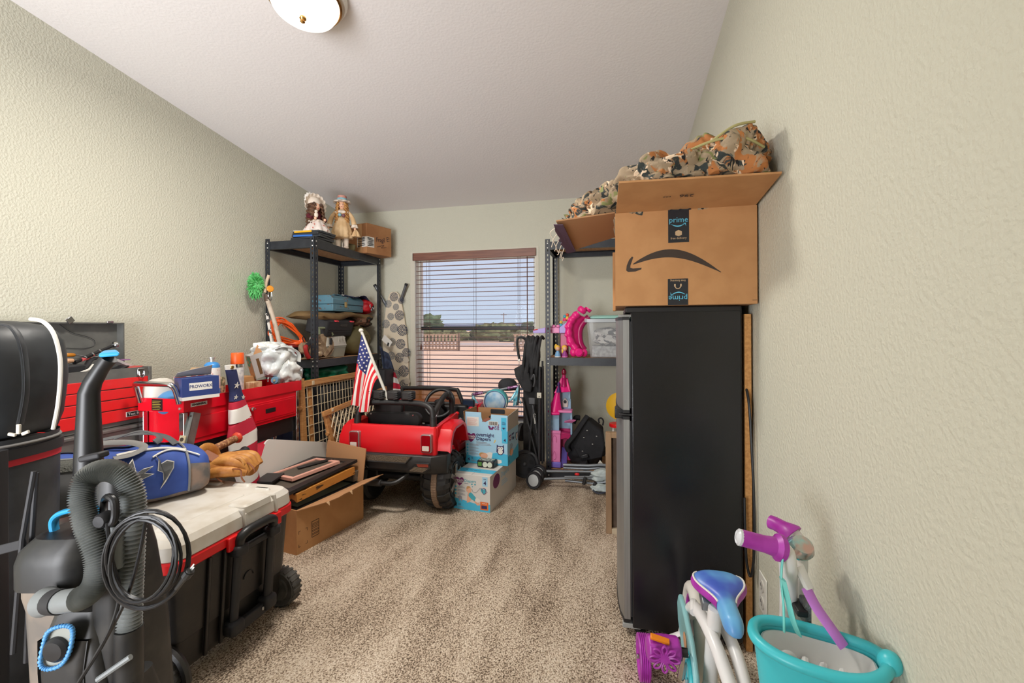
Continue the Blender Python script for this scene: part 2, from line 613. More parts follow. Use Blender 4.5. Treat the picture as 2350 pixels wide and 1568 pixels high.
def shelving(label, x0, x1, y0, y1, zs, group):
    t = thing('shelving_unit', label, 'shelf', group)
    H = 1.835; n = 52; pitch = H / n
    for ix, x in ((1, x0), (-1, x1)):
        for iy, y in ((1, y0), (-1, y1)):
            b = B()
            flange(b, (x, y, 0), (ix*PW, 0, 0), (0,0,1), n, pitch, 0, (0, iy*.002, 0))
            flange(b, (x, y, 0), (0, iy*PW, 0), (0,0,1), n, pitch, 0, (ix*.002, 0, 0))
            p = part('post', b, M_steel, t, smooth=False)
            rv = B()
            for z in zs:
                for dz in (-.012, -.047):
                    rv.lathe([(.0055,0),(.0055,.002),(.003,.0035),(.0,.0035)], (x+ix*PW*.5, y, z+dz), (0,-iy,0), 10)
                    rv.lathe([(.0055,0),(.0055,.002),(.003,.0035),(.0,.0035)], (x, y+iy*PW*.5, z+dz), (-ix,0,0), 10)
            part('rivets', rv, M_rivet, p)
    for z in zs:
        for y, s in ((y0, 1), (y1, -1)):
            b = B()
            b.add([(x0+.004, y+s*a, z+h) for a, h in ((.003,0),(.003,-.06),(.03,-.06),(.03,-.054),(.009,-.05),(.009,-.02),(.03,-.016),(.03,-.012),(.006,-.005),(.006,0))] +
                  [(x1-.004, y+s*a, z+h) for a, h in ((.003,0),(.003,-.06),(.03,-.06),(.03,-.054),(.009,-.05),(.009,-.02),(.03,-.016),(.03,-.012),(.006,-.005),(.006,0))],
                  [(i, (i+1) % 10, 10+(i+1) % 10, 10+i) for i in range(10)] + [tuple(range(10)), tuple(range(10, 20))])
            part('beam', b, M_steel, t, smooth=False)
        for x, s in ((x0, 1), (x1, -1)):
            b = B()
            b.add([(x+s*a, y0+.004, z+h) for a, h in ((.003,0),(.003,-.06),(.03,-.06),(.03,-.054),(.009,-.05),(.009,-.02),(.03,-.016),(.03,-.012),(.006,-.005),(.006,0))] +
                  [(x+s*a, y1-.004, z+h) for a, h in ((.003,0),(.003,-.06),(.03,-.06),(.03,-.054),(.009,-.05),(.009,-.02),(.03,-.016),(.03,-.012),(.006,-.005),(.006,0))],
                  [(i, (i+1) % 10, 10+(i+1) % 10, 10+i) for i in range(10)] + [tuple(range(10)), tuple(range(10, 20))])
            part('beam', b, M_steel, t, smooth=False)
        part('shelf_board', B().bb(x0+.008, x1-.008, y0+.008, y1-.008, z-.014, z-.002), M_board, t, smooth=False)
    return t
SLX0, SLX1, SLY0, SLY1 = -2.575, -2.150, 2.885, 3.835
ZS = (1.815, 0.925, 0.07)
shelving('black steel shelving in the left corner holding dolls and a blue toolbox', SLX0, SLX1, SLY0, SLY1, ZS, 'black steel shelving units')
SRX0, SRX1, SRY0, SRY1 = -0.525, 0.42, 3.42, 3.87
shelving('black steel shelving beside the fridge holding pink toys', SRX0, SRX1, SRY0, SRY1, (1.815, 0.925, 0.07), 'black steel shelving units')

# ------------------------------------------------------------------ fridge, panel, outlet
M_frb = mat('black_fridge_side', (20, 20, 23), rough=0.22, col2=(26, 26, 30), scale=4, bump=0.05, bscale=300)
M_frs = mat('brushed_steel', (150, 150, 148), rough=0.42, metal=0.7, col2=(140, 140, 138), scale=4, stretch=(40, 40, 1))
M_blk = mat('black_plastic', (26, 26, 28), rough=0.4)
M_blk2 = mat('black_plastic_matte', (38, 38, 41), rough=0.6)
FX0, FX1, FY0, FY1 = .055, .435, 1.725, 2.2
fr = thing('refrigerator', 'compact two-door fridge with black sides and steel doors', 'refrigerator')
part('body', B().bb(FX0, FX1, FY0, FY1, .03, 1.222), M_frb, fr, bevel=.006)
part('top_trim', B().bb(FX0-.02, FX1-.002, FY0-.002, FY1+.002, 1.205, 1.226), M_blk, fr, bevel=.004)
def door(z0, z1):
    # bowed door: outline in X-Y swept in Z
    n = 10
    pts = [(FX0-.006, FY0+.002), (FX0-.028, FY0+.002)]
    for i in range(n+1):
        t = i/n
        pts.append((FX0-.028-.026*math.sin(math.pi*t)**.55, FY0+.002+(FY1-FY0-.004)*t))
    pts += [(FX0-.006, FY1-.002)]
    b = B().prism([(x, y, z0) for x, y in pts], (0, 0, z1-z0))
    d = part('door', b, M_frs, fr, ang=30)
    g = B().bb(FX0-.007, FX0+.001, FY0+.008, FY1-.008, z0+.006, z1-.006)
    part('gasket', g, mat('door_gasket', (58, 58, 60), rough=0.6), d)
    c = B()
    c.prism([(x-.002 if i > 1 else x, y, z0-.012) for i, (x, y) in enumerate(pts)], (0, 0, .012))
    c.prism([(x-.002 if i > 1 else x, y, z1) for i, (x, y) in enumerate(pts)], (0, 0, .012))
    part('door_cap', c, M_blk, d, kind='stuff')
    return d
door(.062, .806)
door(.842, 1.178)
part('handle_recess', B().bb(FX0-.06, FX0-.03, FY0+.02, FY0+.09, .806, .842), M_blk, fr, bevel=.004)
part('hinge', B().bb(FX0-.045, FX0+.012, FY0+.004, FY0+.05, 1.188, 1.199), M_frs, fr, bevel=.002)
part('hinge', B().bb(FX0-.045, FX0+.012, FY0+.002, FY0+.05, .82, .828), M_blk, fr, bevel=.002)
part('base_grille', B().bb(FX0-.035, FX0+.03, FY0+.002, FY1-.01, .028, .046), mat('grille_grey', (150, 150, 146), rough=0.4), fr, bevel=.002)
for x in (FX0+.03, FX1-.04):
    for y in (FY0+.04, FY1-.04):
        part('foot', B().lathe([(.018,0),(.018,.012),(.01,.014),(.01,.032)], (x, y, 0)), M_blk, fr)
# power cord hanging behind the fridge
co = thing('power_cord', 'black power cord looping down behind the fridge', 'cord')
part('cable', B().tube(bez([(.447,1.80,.98),(.452,1.72,.9),(.457,1.70,.72),(.462,1.695,.55),(.462,1.695,.38),(.452,1.70,.285),(.442,1.712,.33),(.438,1.714,.45),(.437,1.716,.55)], 48), .0045, 8), M_blk, co)
# fibre board leaning between fridge and wall
solo('fibreboard_panel', B().bb(.4455, .4665, 1.735, 2.2, 0.0, 1.195), mat('fibreboard', (206, 152, 92), rough=0.85, col2=(186, 132, 76), scale=90), 'tan fibreboard panel standing between the fridge and the wall', 'board', smooth=False)
# outlet
ou = thing('wall_outlet', 'white wall outlet behind the purple handlebar grips', 'outlet')
oy, oz = 1.635, .263
part('cover_plate', B().bb(XR-.006, XR, oy-.038, oy+.038, oz-.064, oz+.064), mat('outlet_white', (232, 230, 222), rough=0.3), ou, bevel=.003)
for dz in (-.027, .027):
    r = part('receptacle', B().lathe([(.019,0),(.019,.003),(.0,.003)], (XR-.006, oy, oz+dz), (-1,0,0), 20), mat('outlet_face', (215, 212, 204), rough=0.35), ou)
    s_ = B()
    for dy in (-.006, .006):
        s_.bb(XR-.0096, XR-.0088, oy+dy-.001, oy+dy+.001, oz+dz-.002, oz+dz+.008)
    s_.lathe([(.0025,0),(.0025,.0008)], (XR-.0088, oy, oz+dz-.009), (-1,0,0), 8)
    part('slots', s_, M_blk, r)

# ------------------------------------------------------------------ shipping box on the fridge
M_card = mat('kraft_cardboard', (190, 140, 92), rough=0.85, col2=(182, 132, 85), scale=12)
M_cardE = mat('kraft_cardboard_inside', (178, 132, 92), rough=0.88)
M_ink = mat('dark_print', (62, 50, 42), rough=0.8)
M_tape = mat('black_tape', (36, 38, 44), rough=0.3)
M_cyan = mat('cyan_print', (92, 184, 214), rough=0.5)
M_tan = mat('tan_print', (192, 164, 128), rough=0.6)
ab = thing('shipping_box', 'open cardboard shipping box on top of the fridge with an upside-down arrow print', 'box')
ax0, ax1, ay0, ay1, az0, az1 = .0, .468, 1.665, 2.13, 1.228, 1.562
t_ = .006
part('side_panel', B().bb(ax0, ax1, ay0, ay0+t_, az0, az1), M_card, ab, smooth=False, label='front cardboard panel with the printed arrow')
part('side_panel', B().bb(ax0, ax0+t_, ay0+t_, ay1, az0, az1), M_card, ab, smooth=False)
part('side_panel', B().bb(ax1-t_, ax1, ay0+t_, ay1, az0, az1), M_card, ab, smooth=False)
part('side_panel', B().bb(ax0+t_, ax1-t_, ay1-t_, ay1, az0, az1), M_card, ab, smooth=False)
part('bottom_panel', B().bb(ax0+t_, ax1-t_, ay0+t_, ay1-t_, az0, az0+t_), M_cardE, ab, smooth=False)
fl = part('flap', B().quadbox([(ax0+.003, ay0, az1), (ax1-.004, ay0, az1), (ax1-.004, 1.42, az1+.024), (ax0+.012, 1.415, az1+.03)], (0, 0.0, .006)), M_card, ab, smooth=False, label='front flap folded out over the room')
text('print', '296', .03, (.225, 1.535, az1+.0115), (-1, 0, 0), (0, 1, -.1), M_ink, fl)
text('print', 'SIOC', .011, (.165, 1.535, az1+.0115), (-1, 0, 0), (0, 1, -.1), M_ink, fl)
f2 = part('flap', B().surf(lambda u, v: V((ax0*(1-u)+(-.215+.01*v)*u, ay0+.01+(ay1-.02-ay0)*v, az1+.004-u*(.018+.037*v))), 8, 8, .005), M_cardE, ab, ang=60, label='left flap with a torn strip of purple tape')
def tornstrip(n, wob, d):
    pts = []
    for i in range(n+1):
        t = i/n
        y = ay0+.02+(ay1-.03-ay0)*t
        pts.append((-.214-.003*t+.01*t-d-wob*abs(noise.noise(V((t*9, 3, 1)))), y, az1-.021-.037*t))
    return pts
e1 = [(-.19, ay0+.02, az1-.0235), (-.18, ay1-.012, az1-.0515)]
e2 = tornstrip(16, .03, .012)
part('torn_tape', B().prism([e1[0]] + e2 + [e1[1]], (0, 0, -.003)), mat('purple_tape', (84, 62, 84), rough=0.5), f2, smooth=False)
for k in range(5):
    y = ay0+.05+.09*k
    part('paper_shred', B().tube(bez([(-.225, y, az1-.03), (-.245, y+.01, az1-.045-.01*k), (-.235, y+.02, az1-.07-.012*(k % 3)), (-.24, y+.01, az1-.1)], 12), .0016, 5), mat('shred_white', (214, 200, 180), rough=0.9), f2)
f3 = part('flap', B().quadbox([(ax1-.003, ay0+.01, az1), (ax1-.003, ay1-.01, az1), (ax1+.002, ay1-.01, az1+.14), (ax1+.002, ay0+.01, az1+.14)], (-.005, 0, 0)), M_cardE, ab, smooth=False)
f4 = part('flap', B().quadbox([(ax0, ay1, az1), (ax1, ay1, az1), (ax1-.02, ay1+.15, az1+.05), (ax0-.03, ay1+.15, az1+.05)], (0, 0, .006)), M_cardE, ab, smooth=False)
yf = ay0
def onface(px, pz):
    return (px, yf, pz)
# tape strips
tz1 = part('tape_strip', B().bb(.182, .251, yf-.0012, yf, az1-.115, az1+.001), M_tape, ab, smooth=False)
tz2 = part('tape_strip', B().bb(.180, .247, yf-.0012, yf, az0, az0+.092), M_tape, ab, smooth=False)
text('print', 'prime', .027, (.2165, yf-.0016, az1-.036), (1,0,0), (0,0,1), M_cyan, tz1)
text('print', 'free delivery', .0105, (.2165, yf-.0016, az1-.1), (1,0,0), (0,0,1), M_tan, tz1)
sm = [(-.024+.048*i/10, -.007+.02*((i/10-.5)**2)*4*.35) for i in range(11)]
def smile(o, x, y, m, par, flip=1):
    up_ = [(-.025+.046*i/10, -.006*math.sin(math.pi*i/10)) for i in range(11)]
    lo_ = [(-.025+.046*i/10, -.0105*math.sin(math.pi*(i/10)*.96+.06)) for i in range(11)]
    part('print', poly2(up_ + lo_[::-1], o, x, y, .0004), m, par, smooth=False)
    part('print', poly2([(.013,.001),(.024,.003),(.025,-.009),(.0215,-.0005)], o, x, y, .0004), m, par, smooth=False)
smile((.2165, yf-.0014, az1-.05), (1,0,0), (0,0,1), M_cyan, tz1)
part('print', poly2([(-.011,0),(0,.006),(.011,0),(.011,-.012),(0,-.016),(-.011,-.012)], (.2165, yf-.0014, az1-.077), (1,0,0), (0,0,1), .0004), M_tan, tz1, smooth=False)
text('print', 'prime', .027, (.2135, yf-.0016, az0+.024), (-1,0,0), (0,0,-1), M_cyan, tz2)
smile((.2135, yf-.0014, az0+.036), (-1,0,0), (0,0,-1), M_cyan, tz2)
text('print', 'free listening', .0098, (.2135, yf-.0016, az0+.085), (-1,0,0), (0,0,-1), M_tan, tz2)
hp = [V((.2135, yf-.0016, az0+.066)) + V((.009*math.cos(rad(a)), 0, .009*math.sin(rad(a)))) for a in range(160, 381, 20)]
part('print', B().tube(hp, .0017, 5), M_tan, tz2)
part('print', B().box((.2035, yf-.0014, az0+.069), (.005, .001, .009)).box((.2235, yf-.0014, az0+.069), (.005, .001, .009)), M_tan, tz2, smooth=False)
# torn tape remains
tb_ = B()
for k in range(7):
    x = .185+.01*k
    tb_.add([(x, yf-.001, az1-.004), (x+.014, yf-.001, az1-.002), (x+.01, yf-.012, az1+.004+.006*(k % 3)), (x+.002, yf-.006, az1+.006)], [(0,1,2,3)])
part('torn_tape', tb_, M_tape, tz1, smooth=False)
# big arrow print
xs = [.062+.292*i/24 for i in range(25)]
def top_(t): return 1.358 + .074*math.sin(math.pi*(t*.93+.03)) - .03*t
upc = []; loc = []
for i, x in enumerate(xs):
    t = i/24
    th = .003 + .026*math.sin(math.pi*min(1, t*1.03))**.8
    c0 = 1.352 + .066*math.sin(math.pi*(t*.86+.12)) - .018*t
    upc.append((x, c0+th/2)); loc.append((x, c0-th/2))
part('print', poly2(loc + upc[::-1], (0, yf, 0), (1,0,0), (0,0,1), .0005), M_ink, ab, smooth=False)
part('print', poly2([(.058,1.404),(.063,1.402),(.053,1.372),(.0525,1.364),(.062,1.361),(.092,1.363),(.09,1.357),(.07,1.35),(.045,1.349),(.038,1.355),(.04,1.372),(.048,1.392)], (0, yf, 0), (1,0,0), (0,0,1), .0005), M_ink, ab, smooth=False)
part('print', B().bb(.452, .466, yf-.0005, yf, az0+.012, az0+.0135), M_ink, ab, smooth=False)

# a second flattened carton behind it
solo('flat_carton', B().bb(-.012, .003, 2.135, 2.19, 1.228, 1.5), M_card, 'narrow brown carton edge standing behind the shipping box', 'box', bevel=.002)

# ------------------------------------------------------------------ camouflage jacket on the box
def camo_mat(name, base, cols, scale=14.0, st=(1, 1, 1)):
    m = bpy.data.materials.new(name)
    m.use_nodes = True
    nt = m.node_tree
    p = nt.nodes['Principled BSDF']
    p.inputs['Roughness'].default_value = 0.85
    tc = nt.nodes.new('ShaderNodeTexCoord')
    prev = None
    for i, (c, lo, sc, stv) in enumerate(cols):
        mp = nt.nodes.new('ShaderNodeMapping')
        mp.inputs['Location'].default_value = (i*3.1, i*1.7, i*2.3)
        mp.inputs['Scale'].default_value = stv
        nt.links.new(tc.outputs['Object'], mp.inputs[0])
        nz = nt.nodes.new('ShaderNodeTexNoise')
        nz.inputs['Scale'].default_value = sc
        nz.inputs['Detail'].default_value = 7.0
        nz.inputs['Distortion'].default_value = 1.6
        nt.links.new(mp.outputs[0], nz.inputs['Vector'])
        rp = nt.nodes.new('ShaderNodeValToRGB')
        rp.color_ramp.elements[0].position = lo
        rp.color_ramp.elements[1].position = lo + 0.03
        nt.links.new(nz.outputs['Fac'], rp.inputs[0])
        mx = nt.nodes.new('ShaderNodeMix'); mx.data_type = 'RGBA'
        nt.links.new(rp.outputs[0], mx.inputs['Factor'])
        if prev is None:
            mx.inputs[6].default_value = lin(base)
        else:
            nt.links.new(prev, mx.inputs[6])
        mx.inputs[7].default_value = lin(c)
        prev = mx.outputs[2]
    nt.links.new(prev, p.inputs['Base Color'])
    return m
M_camo = camo_mat('camouflage_cloth', (158, 138, 112), [((176, 112, 60), .54, 8, (1, 1, 1)), ((48, 54, 52), .55, 9, (1.3, 1, 1)), ((226, 200, 170), .60, 16, (1, 1.6, 1)), ((128, 130, 80), .62, 11, (1, 1, 1)), ((24, 24, 24), .60, 20, (1.8, 1, 1)), ((90, 92, 84), .66, 26, (1, 1, 1))])
def blob_cloth(b, c, r, wob, ws, seed, n=48, m=28, e=.85, folds=0.0, fs=9.0):
    c = V(c)
    rings = []
    for i in range(m+1):
        t = -math.pi/2 + math.pi*i/m
        ring = []
        for k in range(n):
            a = 2*math.pi*k/n
            ct = max(math.cos(t), .004)
            q = V((math.copysign(abs(ct*math.cos(a))**e, math.cos(a)), math.copysign(abs(ct*math.sin(a))**e, math.sin(a)), math.copysign(abs(math.sin(t))**e, math.sin(t))))
            s_ = 1 + wob*noise.noise(q*ws + V((seed, seed*2.1, seed*.7)))
            if folds:
                w = noise.noise(q*2.1 + V((seed*1.3, 0, seed)))*3.0
                s_ += folds*(abs(math.sin((q.x*1.1+q.y*.9+q.z*.7)*fs + w*2.2)) - .5)
            ring.append(c + V((q.x*r[0]*s_, q.y*r[1]*s_, q.z*r[2]*s_)))
        rings.append(ring)
    return b.loft(rings, True)
cj = B()
blob_cloth(cj, (.335, 1.575, 1.64), (.125, .16, .112), .3, 2.0, 1.0, 110, 70, .8, .07, 5.0)
blob_cloth(cj, (.19, 1.66, 1.615), (.17, .22, .10), .35, 2.4, 2.0, 110, 70, .8, .085, 5.5)
blob_cloth(cj, (.05, 1.84, 1.60), (.14, .20, .085), .4, 2.6, 5.0, 80, 46, .8, .09, 5.0)
blob_cloth(cj, (-.07, 1.95, 1.61), (.10, .14, .08), .4, 2.6, 3.0, 70, 40, .8, .12, 6.0)
def rest_on_box(b):
    for q in b.v:
        q.x = min(q.x, .468)
        if q.y < 1.672: q.z = max(q.z, 1.572 + (1.665-q.y)*.115)
        elif q.x < .004: q.z = max(q.z, 1.571 + q.x*.09 if q.x > -.22 else 1.3)
        else: q.z = max(q.z, 1.50)
rest_on_box(cj)
jk = thing('camouflage_jacket', 'crumpled camouflage jacket spilling out of the shipping box', 'jacket')
part('jacket_body', cj, M_camo, jk, ang=60)
sl = B()
sl.tube(bez([(-.03, 1.88, 1.665), (-.10, 1.94, 1.672), (-.15, 1.99, 1.64), (-.19, 2.0, 1.60)], 24), [.05+.012*math.sin(i*1.9) for i in range(25)], 18)
rest_on_box(sl)
part('sleeve', sl, M_camo, jk, ang=60)
sl2 = B()
sl2.tube(bez([(.06, 1.56, 1.612), (.2, 1.49, 1.622), (.33, 1.465, 1.632), (.42, 1.5, 1.635)], 32), [.042+.009*math.sin(i*1.7) for i in range(33)], 18, flat=.8)
rest_on_box(sl2)
part('sleeve', sl2, M_camo, jk, ang=60)
part('drawcord', B().tube(bez([(.2, 1.46, 1.68), (.28, 1.43, 1.70), (.36, 1.42, 1.70), (.43, 1.46, 1.68)], 20), .004, 6).tube(bez([(.28, 1.43, 1.70), (.34, 1.42, 1.735), (.40, 1.44, 1.75)], 12), .004, 6), mat('olive_cord', (168, 160, 108), rough=.8), jk)

# ------------------------------------------------------------------ wheeled cooler
def rrect(x0, x1, y0, y1, z, r, n=5):
    out = []
    for cx, cy, a0 in ((x1-r, y1-r, 0), (x0+r, y1-r, 90), (x0+r, y0+r, 180), (x1-r, y0+r, 270)):
        for i in range(n+1):
            a = rad(a0 + 90*i/n)
            out.append(V((cx + r*math.cos(a), cy + r*math.sin(a), z)))
    return out
def rr_loft(b, x0, x1, y0, y1, prof, r, n=5):
    # prof: list of (inset, z)
    rings = [rrect(x0+i, x1-i, y0+i, y1-i, z, max(.004, r-i*.6), n) for i, z in prof]
    return b.loft(rings, True)
M_coolb = mat('cooler_black', (40, 36, 33), rough=0.38, col2=(24, 23, 23), scale=7, lo=.35, hi=.6, bump=0.05, bscale=90)
M_red = mat('red_plastic', (222, 26, 30), rough=0.35)
M_coolw = mat('cooler_white', (212, 207, 198), rough=0.42, col2=(190, 180, 164), scale=9, lo=.45, hi=.75)
M_rub = mat('grey_rubber', (84, 82, 78), rough=0.8, col2=(62, 60, 58), scale=30)
KX0, KX1, KY0, KY1 = -1.90, -1.315, 1.095, 1.625
ck = thing('wheeled_cooler', 'large black wheeled cooler with a white lid and red rim', 'cooler')
b = B()
rr_loft(b, KX0, KX1, KY0, KY1, [(.055,.055),(.035,.06),(.028,.16),(.022,.165),(.006,.395),(.0,.4)], .05)
part('body', b, M_coolb, ck, ang=30)
for y in (KY0+.13, KY0+.19, KY1-.11):
    part('body_rib', B().box((KX1-.012, y, .23), (.012, .012, .33), (0, rad(4), 0)), M_coolb, ck, bevel=.003)
b = B(); rr_loft(b, KX0-.008, KX1+.008, KY0-.008, KY1+.008, [(.004,.398),(.0,.402),(.0,.428),(.004,.434)], .055)
part('red_rim', b, M_red, ck, ang=30)
b = B(); rr_loft(b, KX0-.006, KX1+.006, KY0-.006, KY1+.006, [(.004,.434),(.0,.438),(.004,.478),(.02,.496),(.045,.5)], .06)
lid = part('lid', b, M_coolw, ck, ang=28)
b = B(); rr_loft(b, KX0+.09, KX1-.10, KY0+.13, KY1-.14, [(.0,.499),(.004,.503),(.01,.5035)], .02)
part('lid_panel', b, M_coolw, lid)
for (cx, cy, sx, sy) in ((-1.66, 1.56, .1, .035), (-1.52, 1.57, .085, .035), (-1.40, 1.545, .075, .03), (-1.80, 1.55, .06, .03), (-1.42, 1.16, .07, .04), (-1.6, 1.15, .08, .03)):
    b = B(); rr_loft(b, cx-sx/2, cx+sx/2, cy-sy/2, cy+sy/2, [(0,.498),(.006,.507),(.011,.509)], .014)
    part('lid_bump', b, M_coolw, lid, ang=60)
# raised lid lip on the handle side, with the two notches
b = B(); rr_loft(b, KX1-.085, KX1+.004, KY0+.27, KY1-.12, [(0,.48),(.003,.502),(.012,.508)], .02)
part('lid_lip', b, M_coolw, lid, ang=30)
for y in (KY0+.265, KY1-.112):
    part('lid_notch', B().box((KX1-.008, y, .463), (.036, .012, .07), (0, rad(-10), 0)), mat('cooler_white_groove', (196, 190, 180), rough=.5), lid, bevel=.004)
for y in (KY0+.185, KY1-.14):
    part('rim_bracket', B().bb(KX1+.006, KX1+.02, y, y+.045, .382, .43), M_red, ck, bevel=.004)
# telescopic handle
hy0, hy1 = 1.322, 1.478
hx = KX1 + .022
for y in (hy0, hy1):
    part('handle_tube', B().tube([(hx-.03, y, .085), (hx-.004, y, .40)], .0165, 12, flat=.8), M_blk2, ck)
    part('handle_clamp', B().box((hx-.004, y, .375), (.05, .05, .04)), M_blk2, ck, bevel=.01)
    part('handle_socket', B().box((hx-.026, y, .1), (.052, .055, .05)), M_blk2, ck, bevel=.012)
part('handle_crossbar', B().box((hx-.012, (hy0+hy1)/2, .365), (.02, hy1-hy0, .022)), M_blk2, ck, bevel=.004)
part('lower_bar', B().box((hx-.03, (hy0+hy1)/2, .085), (.022, hy1-hy0, .04)), M_blk2, ck, bevel=.004)
part('handle_grip', B().tube(bez([(hx-.002, hy0, .385), (hx+.004, hy0, .415), (hx+.008, hy0+.025, .43), (hx+.008, (hy0+hy1)/2, .432), (hx+.008, hy1-.025, .43), (hx+.004, hy1, .415), (hx-.002, hy1, .385)], 42), .0165, 12), M_blk, ck)
part('recess_panel', B().box((KX1-.018, (hy0+hy1)/2, .25), (.006, .11, .18), (0, rad(4), 0)), M_coolb, ck, bevel=.01)
part('recess_badge', B().tube(arc((KX1-.014, (hy0+hy1)/2, .235), .022, 0, 180, 10, (0,1,0), (0.07,0,1)), .0018, 6), M_blk2, ck)
part('screw', B().lathe([(.007,0),(.006,.003),(.0,.004)], (hx-.018, hy1-.03, .09), (1,0,0), 10), M_rivet, ck)
def wheel(par, c, ax, r, w, mt, name='wheel', treads=18):
    o = part(name, B().lathe([(.0,-w/2),(r*.55,-w/2),(r*.62,-w*.42),(r*.9,-w/2),(r*.98,-w*.35),(r,-w*.2),(r,w*.2),(r*.98,w*.35),(r*.9,w/2),(r*.62,w*.42),(r*.55,w/2),(.0,w/2)], c, ax, 36), mt, par, ang=30)
    return o
for (x, y) in ((KX1-.05, KY0-.005), (KX1-.05, KY1-.025), (KX0+.06, KY0-.005), (KX0+.06, KY1-.025)):
    w_ = wheel(ck, (x, y+(.012 if y > 1.3 else -.012), .075), (0, 1, 0), .075, .055, M_rub)
    tr = B()
    for k in range(22):
        a = 2*math.pi*k/22
        tr.box((x+.0745*math.cos(a), y+(.012 if y > 1.3 else -.012), .075+.0745*math.sin(a)), (.004, .05, .009), (0, -a, 0))
    part('tread', tr, M_rub, w_, smooth=False, kind='stuff')
part('wheel_arch', B().tube(arc((KX1-.05, KY0+.012, .075), .088, 0, 180, 12), .014, 8), M_coolb, ck)

# ------------------------------------------------------------------ blue duffel bag with bats
M_dblue = mat('blue_canvas', (54, 84, 162), rough=0.75, col2=(42, 66, 138), scale=7, lo=.4, hi=.65, bump=.25, bscale=14)
M_dgrey = mat('grey_canvas', (92, 93, 95), rough=0.8, col2=(74, 75, 78), scale=8, bump=.2, bscale=16)
M_dust = mat('dusty_grey_canvas', (104, 100, 98), rough=0.85, col2=(146, 124, 110), scale=14, lo=.42, hi=.62)
M_wht = mat('white_print', (226, 222, 214), rough=0.6)
db = thing('duffel_bag', 'blue and grey sports duffel bag lying on the cooler lid', 'bag')
DA, DBp = V((-1.91, 1.10, .622)), V((-1.675, 1.53, .586))
dax = (DBp-DA); dl = dax.length; dax.normalize()
dsx = V((dax.y, -dax.x, 0)).normalized()     # towards the camera side
def duf(t, a, off=0.0):
    # t along the bag 0..1, a angle: 0 = camera side, 90 = top
    base = DA + dax*(dl*t)
    k = 1.0
    if t < .06: k = .86 + .14*math.sqrt(max(0, 1-((.06-t)/.06)**2))
    if t > .9: k = .72 + .28*math.sqrt(max(0, 1-((t-.9)/.1)**2))
    hh = (.115 - .028*t - .02*math.sin(math.pi*2*t+.4)*.5) * k
    ww = (.15 - .02*t) * k
    ca, sa = math.cos(rad(a)), math.sin(rad(a))
    e = .75
    px = math.copysign(abs(ca)**e, ca)*ww; pz = math.copysign(abs(sa)**e, sa)*hh
    sag = .012*noise.noise(V((t*5, a*.03, 1.0)))
    zb = base.z + pz
    q = base + dsx*(px+sag) + V((0,0,1))*(pz+sag*.6)
    zmin = .512
    if q.z < zmin and t > .12: q.z = zmin + (q.z-zmin)*.05
    if off:
        q = q + (dsx*ca + V((0,0,1))*sa)*off
    return q
def dsurf(name, t0, t1, a0, a1, m, nu=30, nv=24, off=0.0, thick=.004, par=None):
    return part(name, B().surf(lambda u, v: duf(t0+(t1-t0)*u, a0+(a1-a0)*v, off), nu, nv, thick), m, par or db, ang=60)
dsurf('bag_body', 0.0, 1.0, -35, 215, M_dblue, 46, 40)
dsurf('base_panel', 0.0, 1.0, 215, 325, M_dust, 40, 16)
part('end_panel', B().add([duf(0, a*10) for a in range(36)] + [DA - dax*.012], [(i, (i+1) % 36, 36) for i in range(36)]), M_dgrey, db, ang=80)
part('end_panel', B().add([duf(1, a*10) for a in range(36)] + [DBp + dax*.015], [(i, (i+1) % 36, 36) for i in range(36)]), M_dust, db, ang=80)
dsurf('side_gusset', 0.0, .22, -36, 62, M_dgrey, 12, 16, .004)
dsurf('mesh_pocket', 0.02, .2, 34, 60, mat('mesh_grey', (96, 97, 92), rough=.9, bump=.8, bscale=220), 8, 6, .008)
dsurf('dusty_corner', .84, 1.0, -36, 20, M_dust, 10, 12, .004)
part('piping', B().tube([duf(.22, a, .006) for a in range(-36, 64, 6)] + [duf(.22-.22*k/8, 62, .006) for k in range(1, 9)], .006, 6), mat('grey_piping', (128, 128, 128), rough=.7), db)
part('piping', B().tube([duf(.42+.42*k/14, 58+6*math.sin(math.pi*k/14), .006) for k in range(15)], .0055, 6), M_wht, db)
part('piping', B().tube([duf(.62+.3*k/14, 40+18*math.sin(math.pi*k/14), .006) for k in range(15)], .0035, 6), M_wht, db)
part('piping', B().tube([duf(.84, a, .006) for a in range(-30, 150, 8)], .004, 6), MATS['grey_piping'], db)
M_zip = mat('zip_black', (40, 42, 48), rough=.6)
part('zipper', B().tube([duf(.12+.72*k/20, 92+4*math.sin(k), .004) for k in range(21)], .006, 6, flat=.5), M_zip, db)
# logo patch
def patch(pts, m, name='logo', off=.007, th=.0015):
    P = [duf(t, a, off) for t, a in pts]
    return part(name, B().prism(P, dsx*th + V((0,0,th*.5))), m, db, smooth=False)
L1 = [(.40,18),(.47,30),(.505,44),(.52,14),(.56,20),(.62,22),(.565,12),(.62,8),(.56,4),(.52,0),(.49,-24),(.46,-6),(.41,-4),(.43,7)]
patch(L1, M_wht, off=.0065)
patch([(a+(.485-a)*.1, c+(8-c)*.12) for a, c in L1], M_dgrey, off=.0085)
L2 = [(.635,44),(.655,34),(.66,24),(.70,30),(.745,26),(.74,14),(.69,-2),(.655,-12),(.675,-2),(.672,8),(.64,12),(.645,22),(.65,32)]
patch(L2, M_wht, off=.0065)
patch([(a+(.69-a)*.12, c+(14-c)*.14) for a, c in L2], M_dgrey, off=.0085)
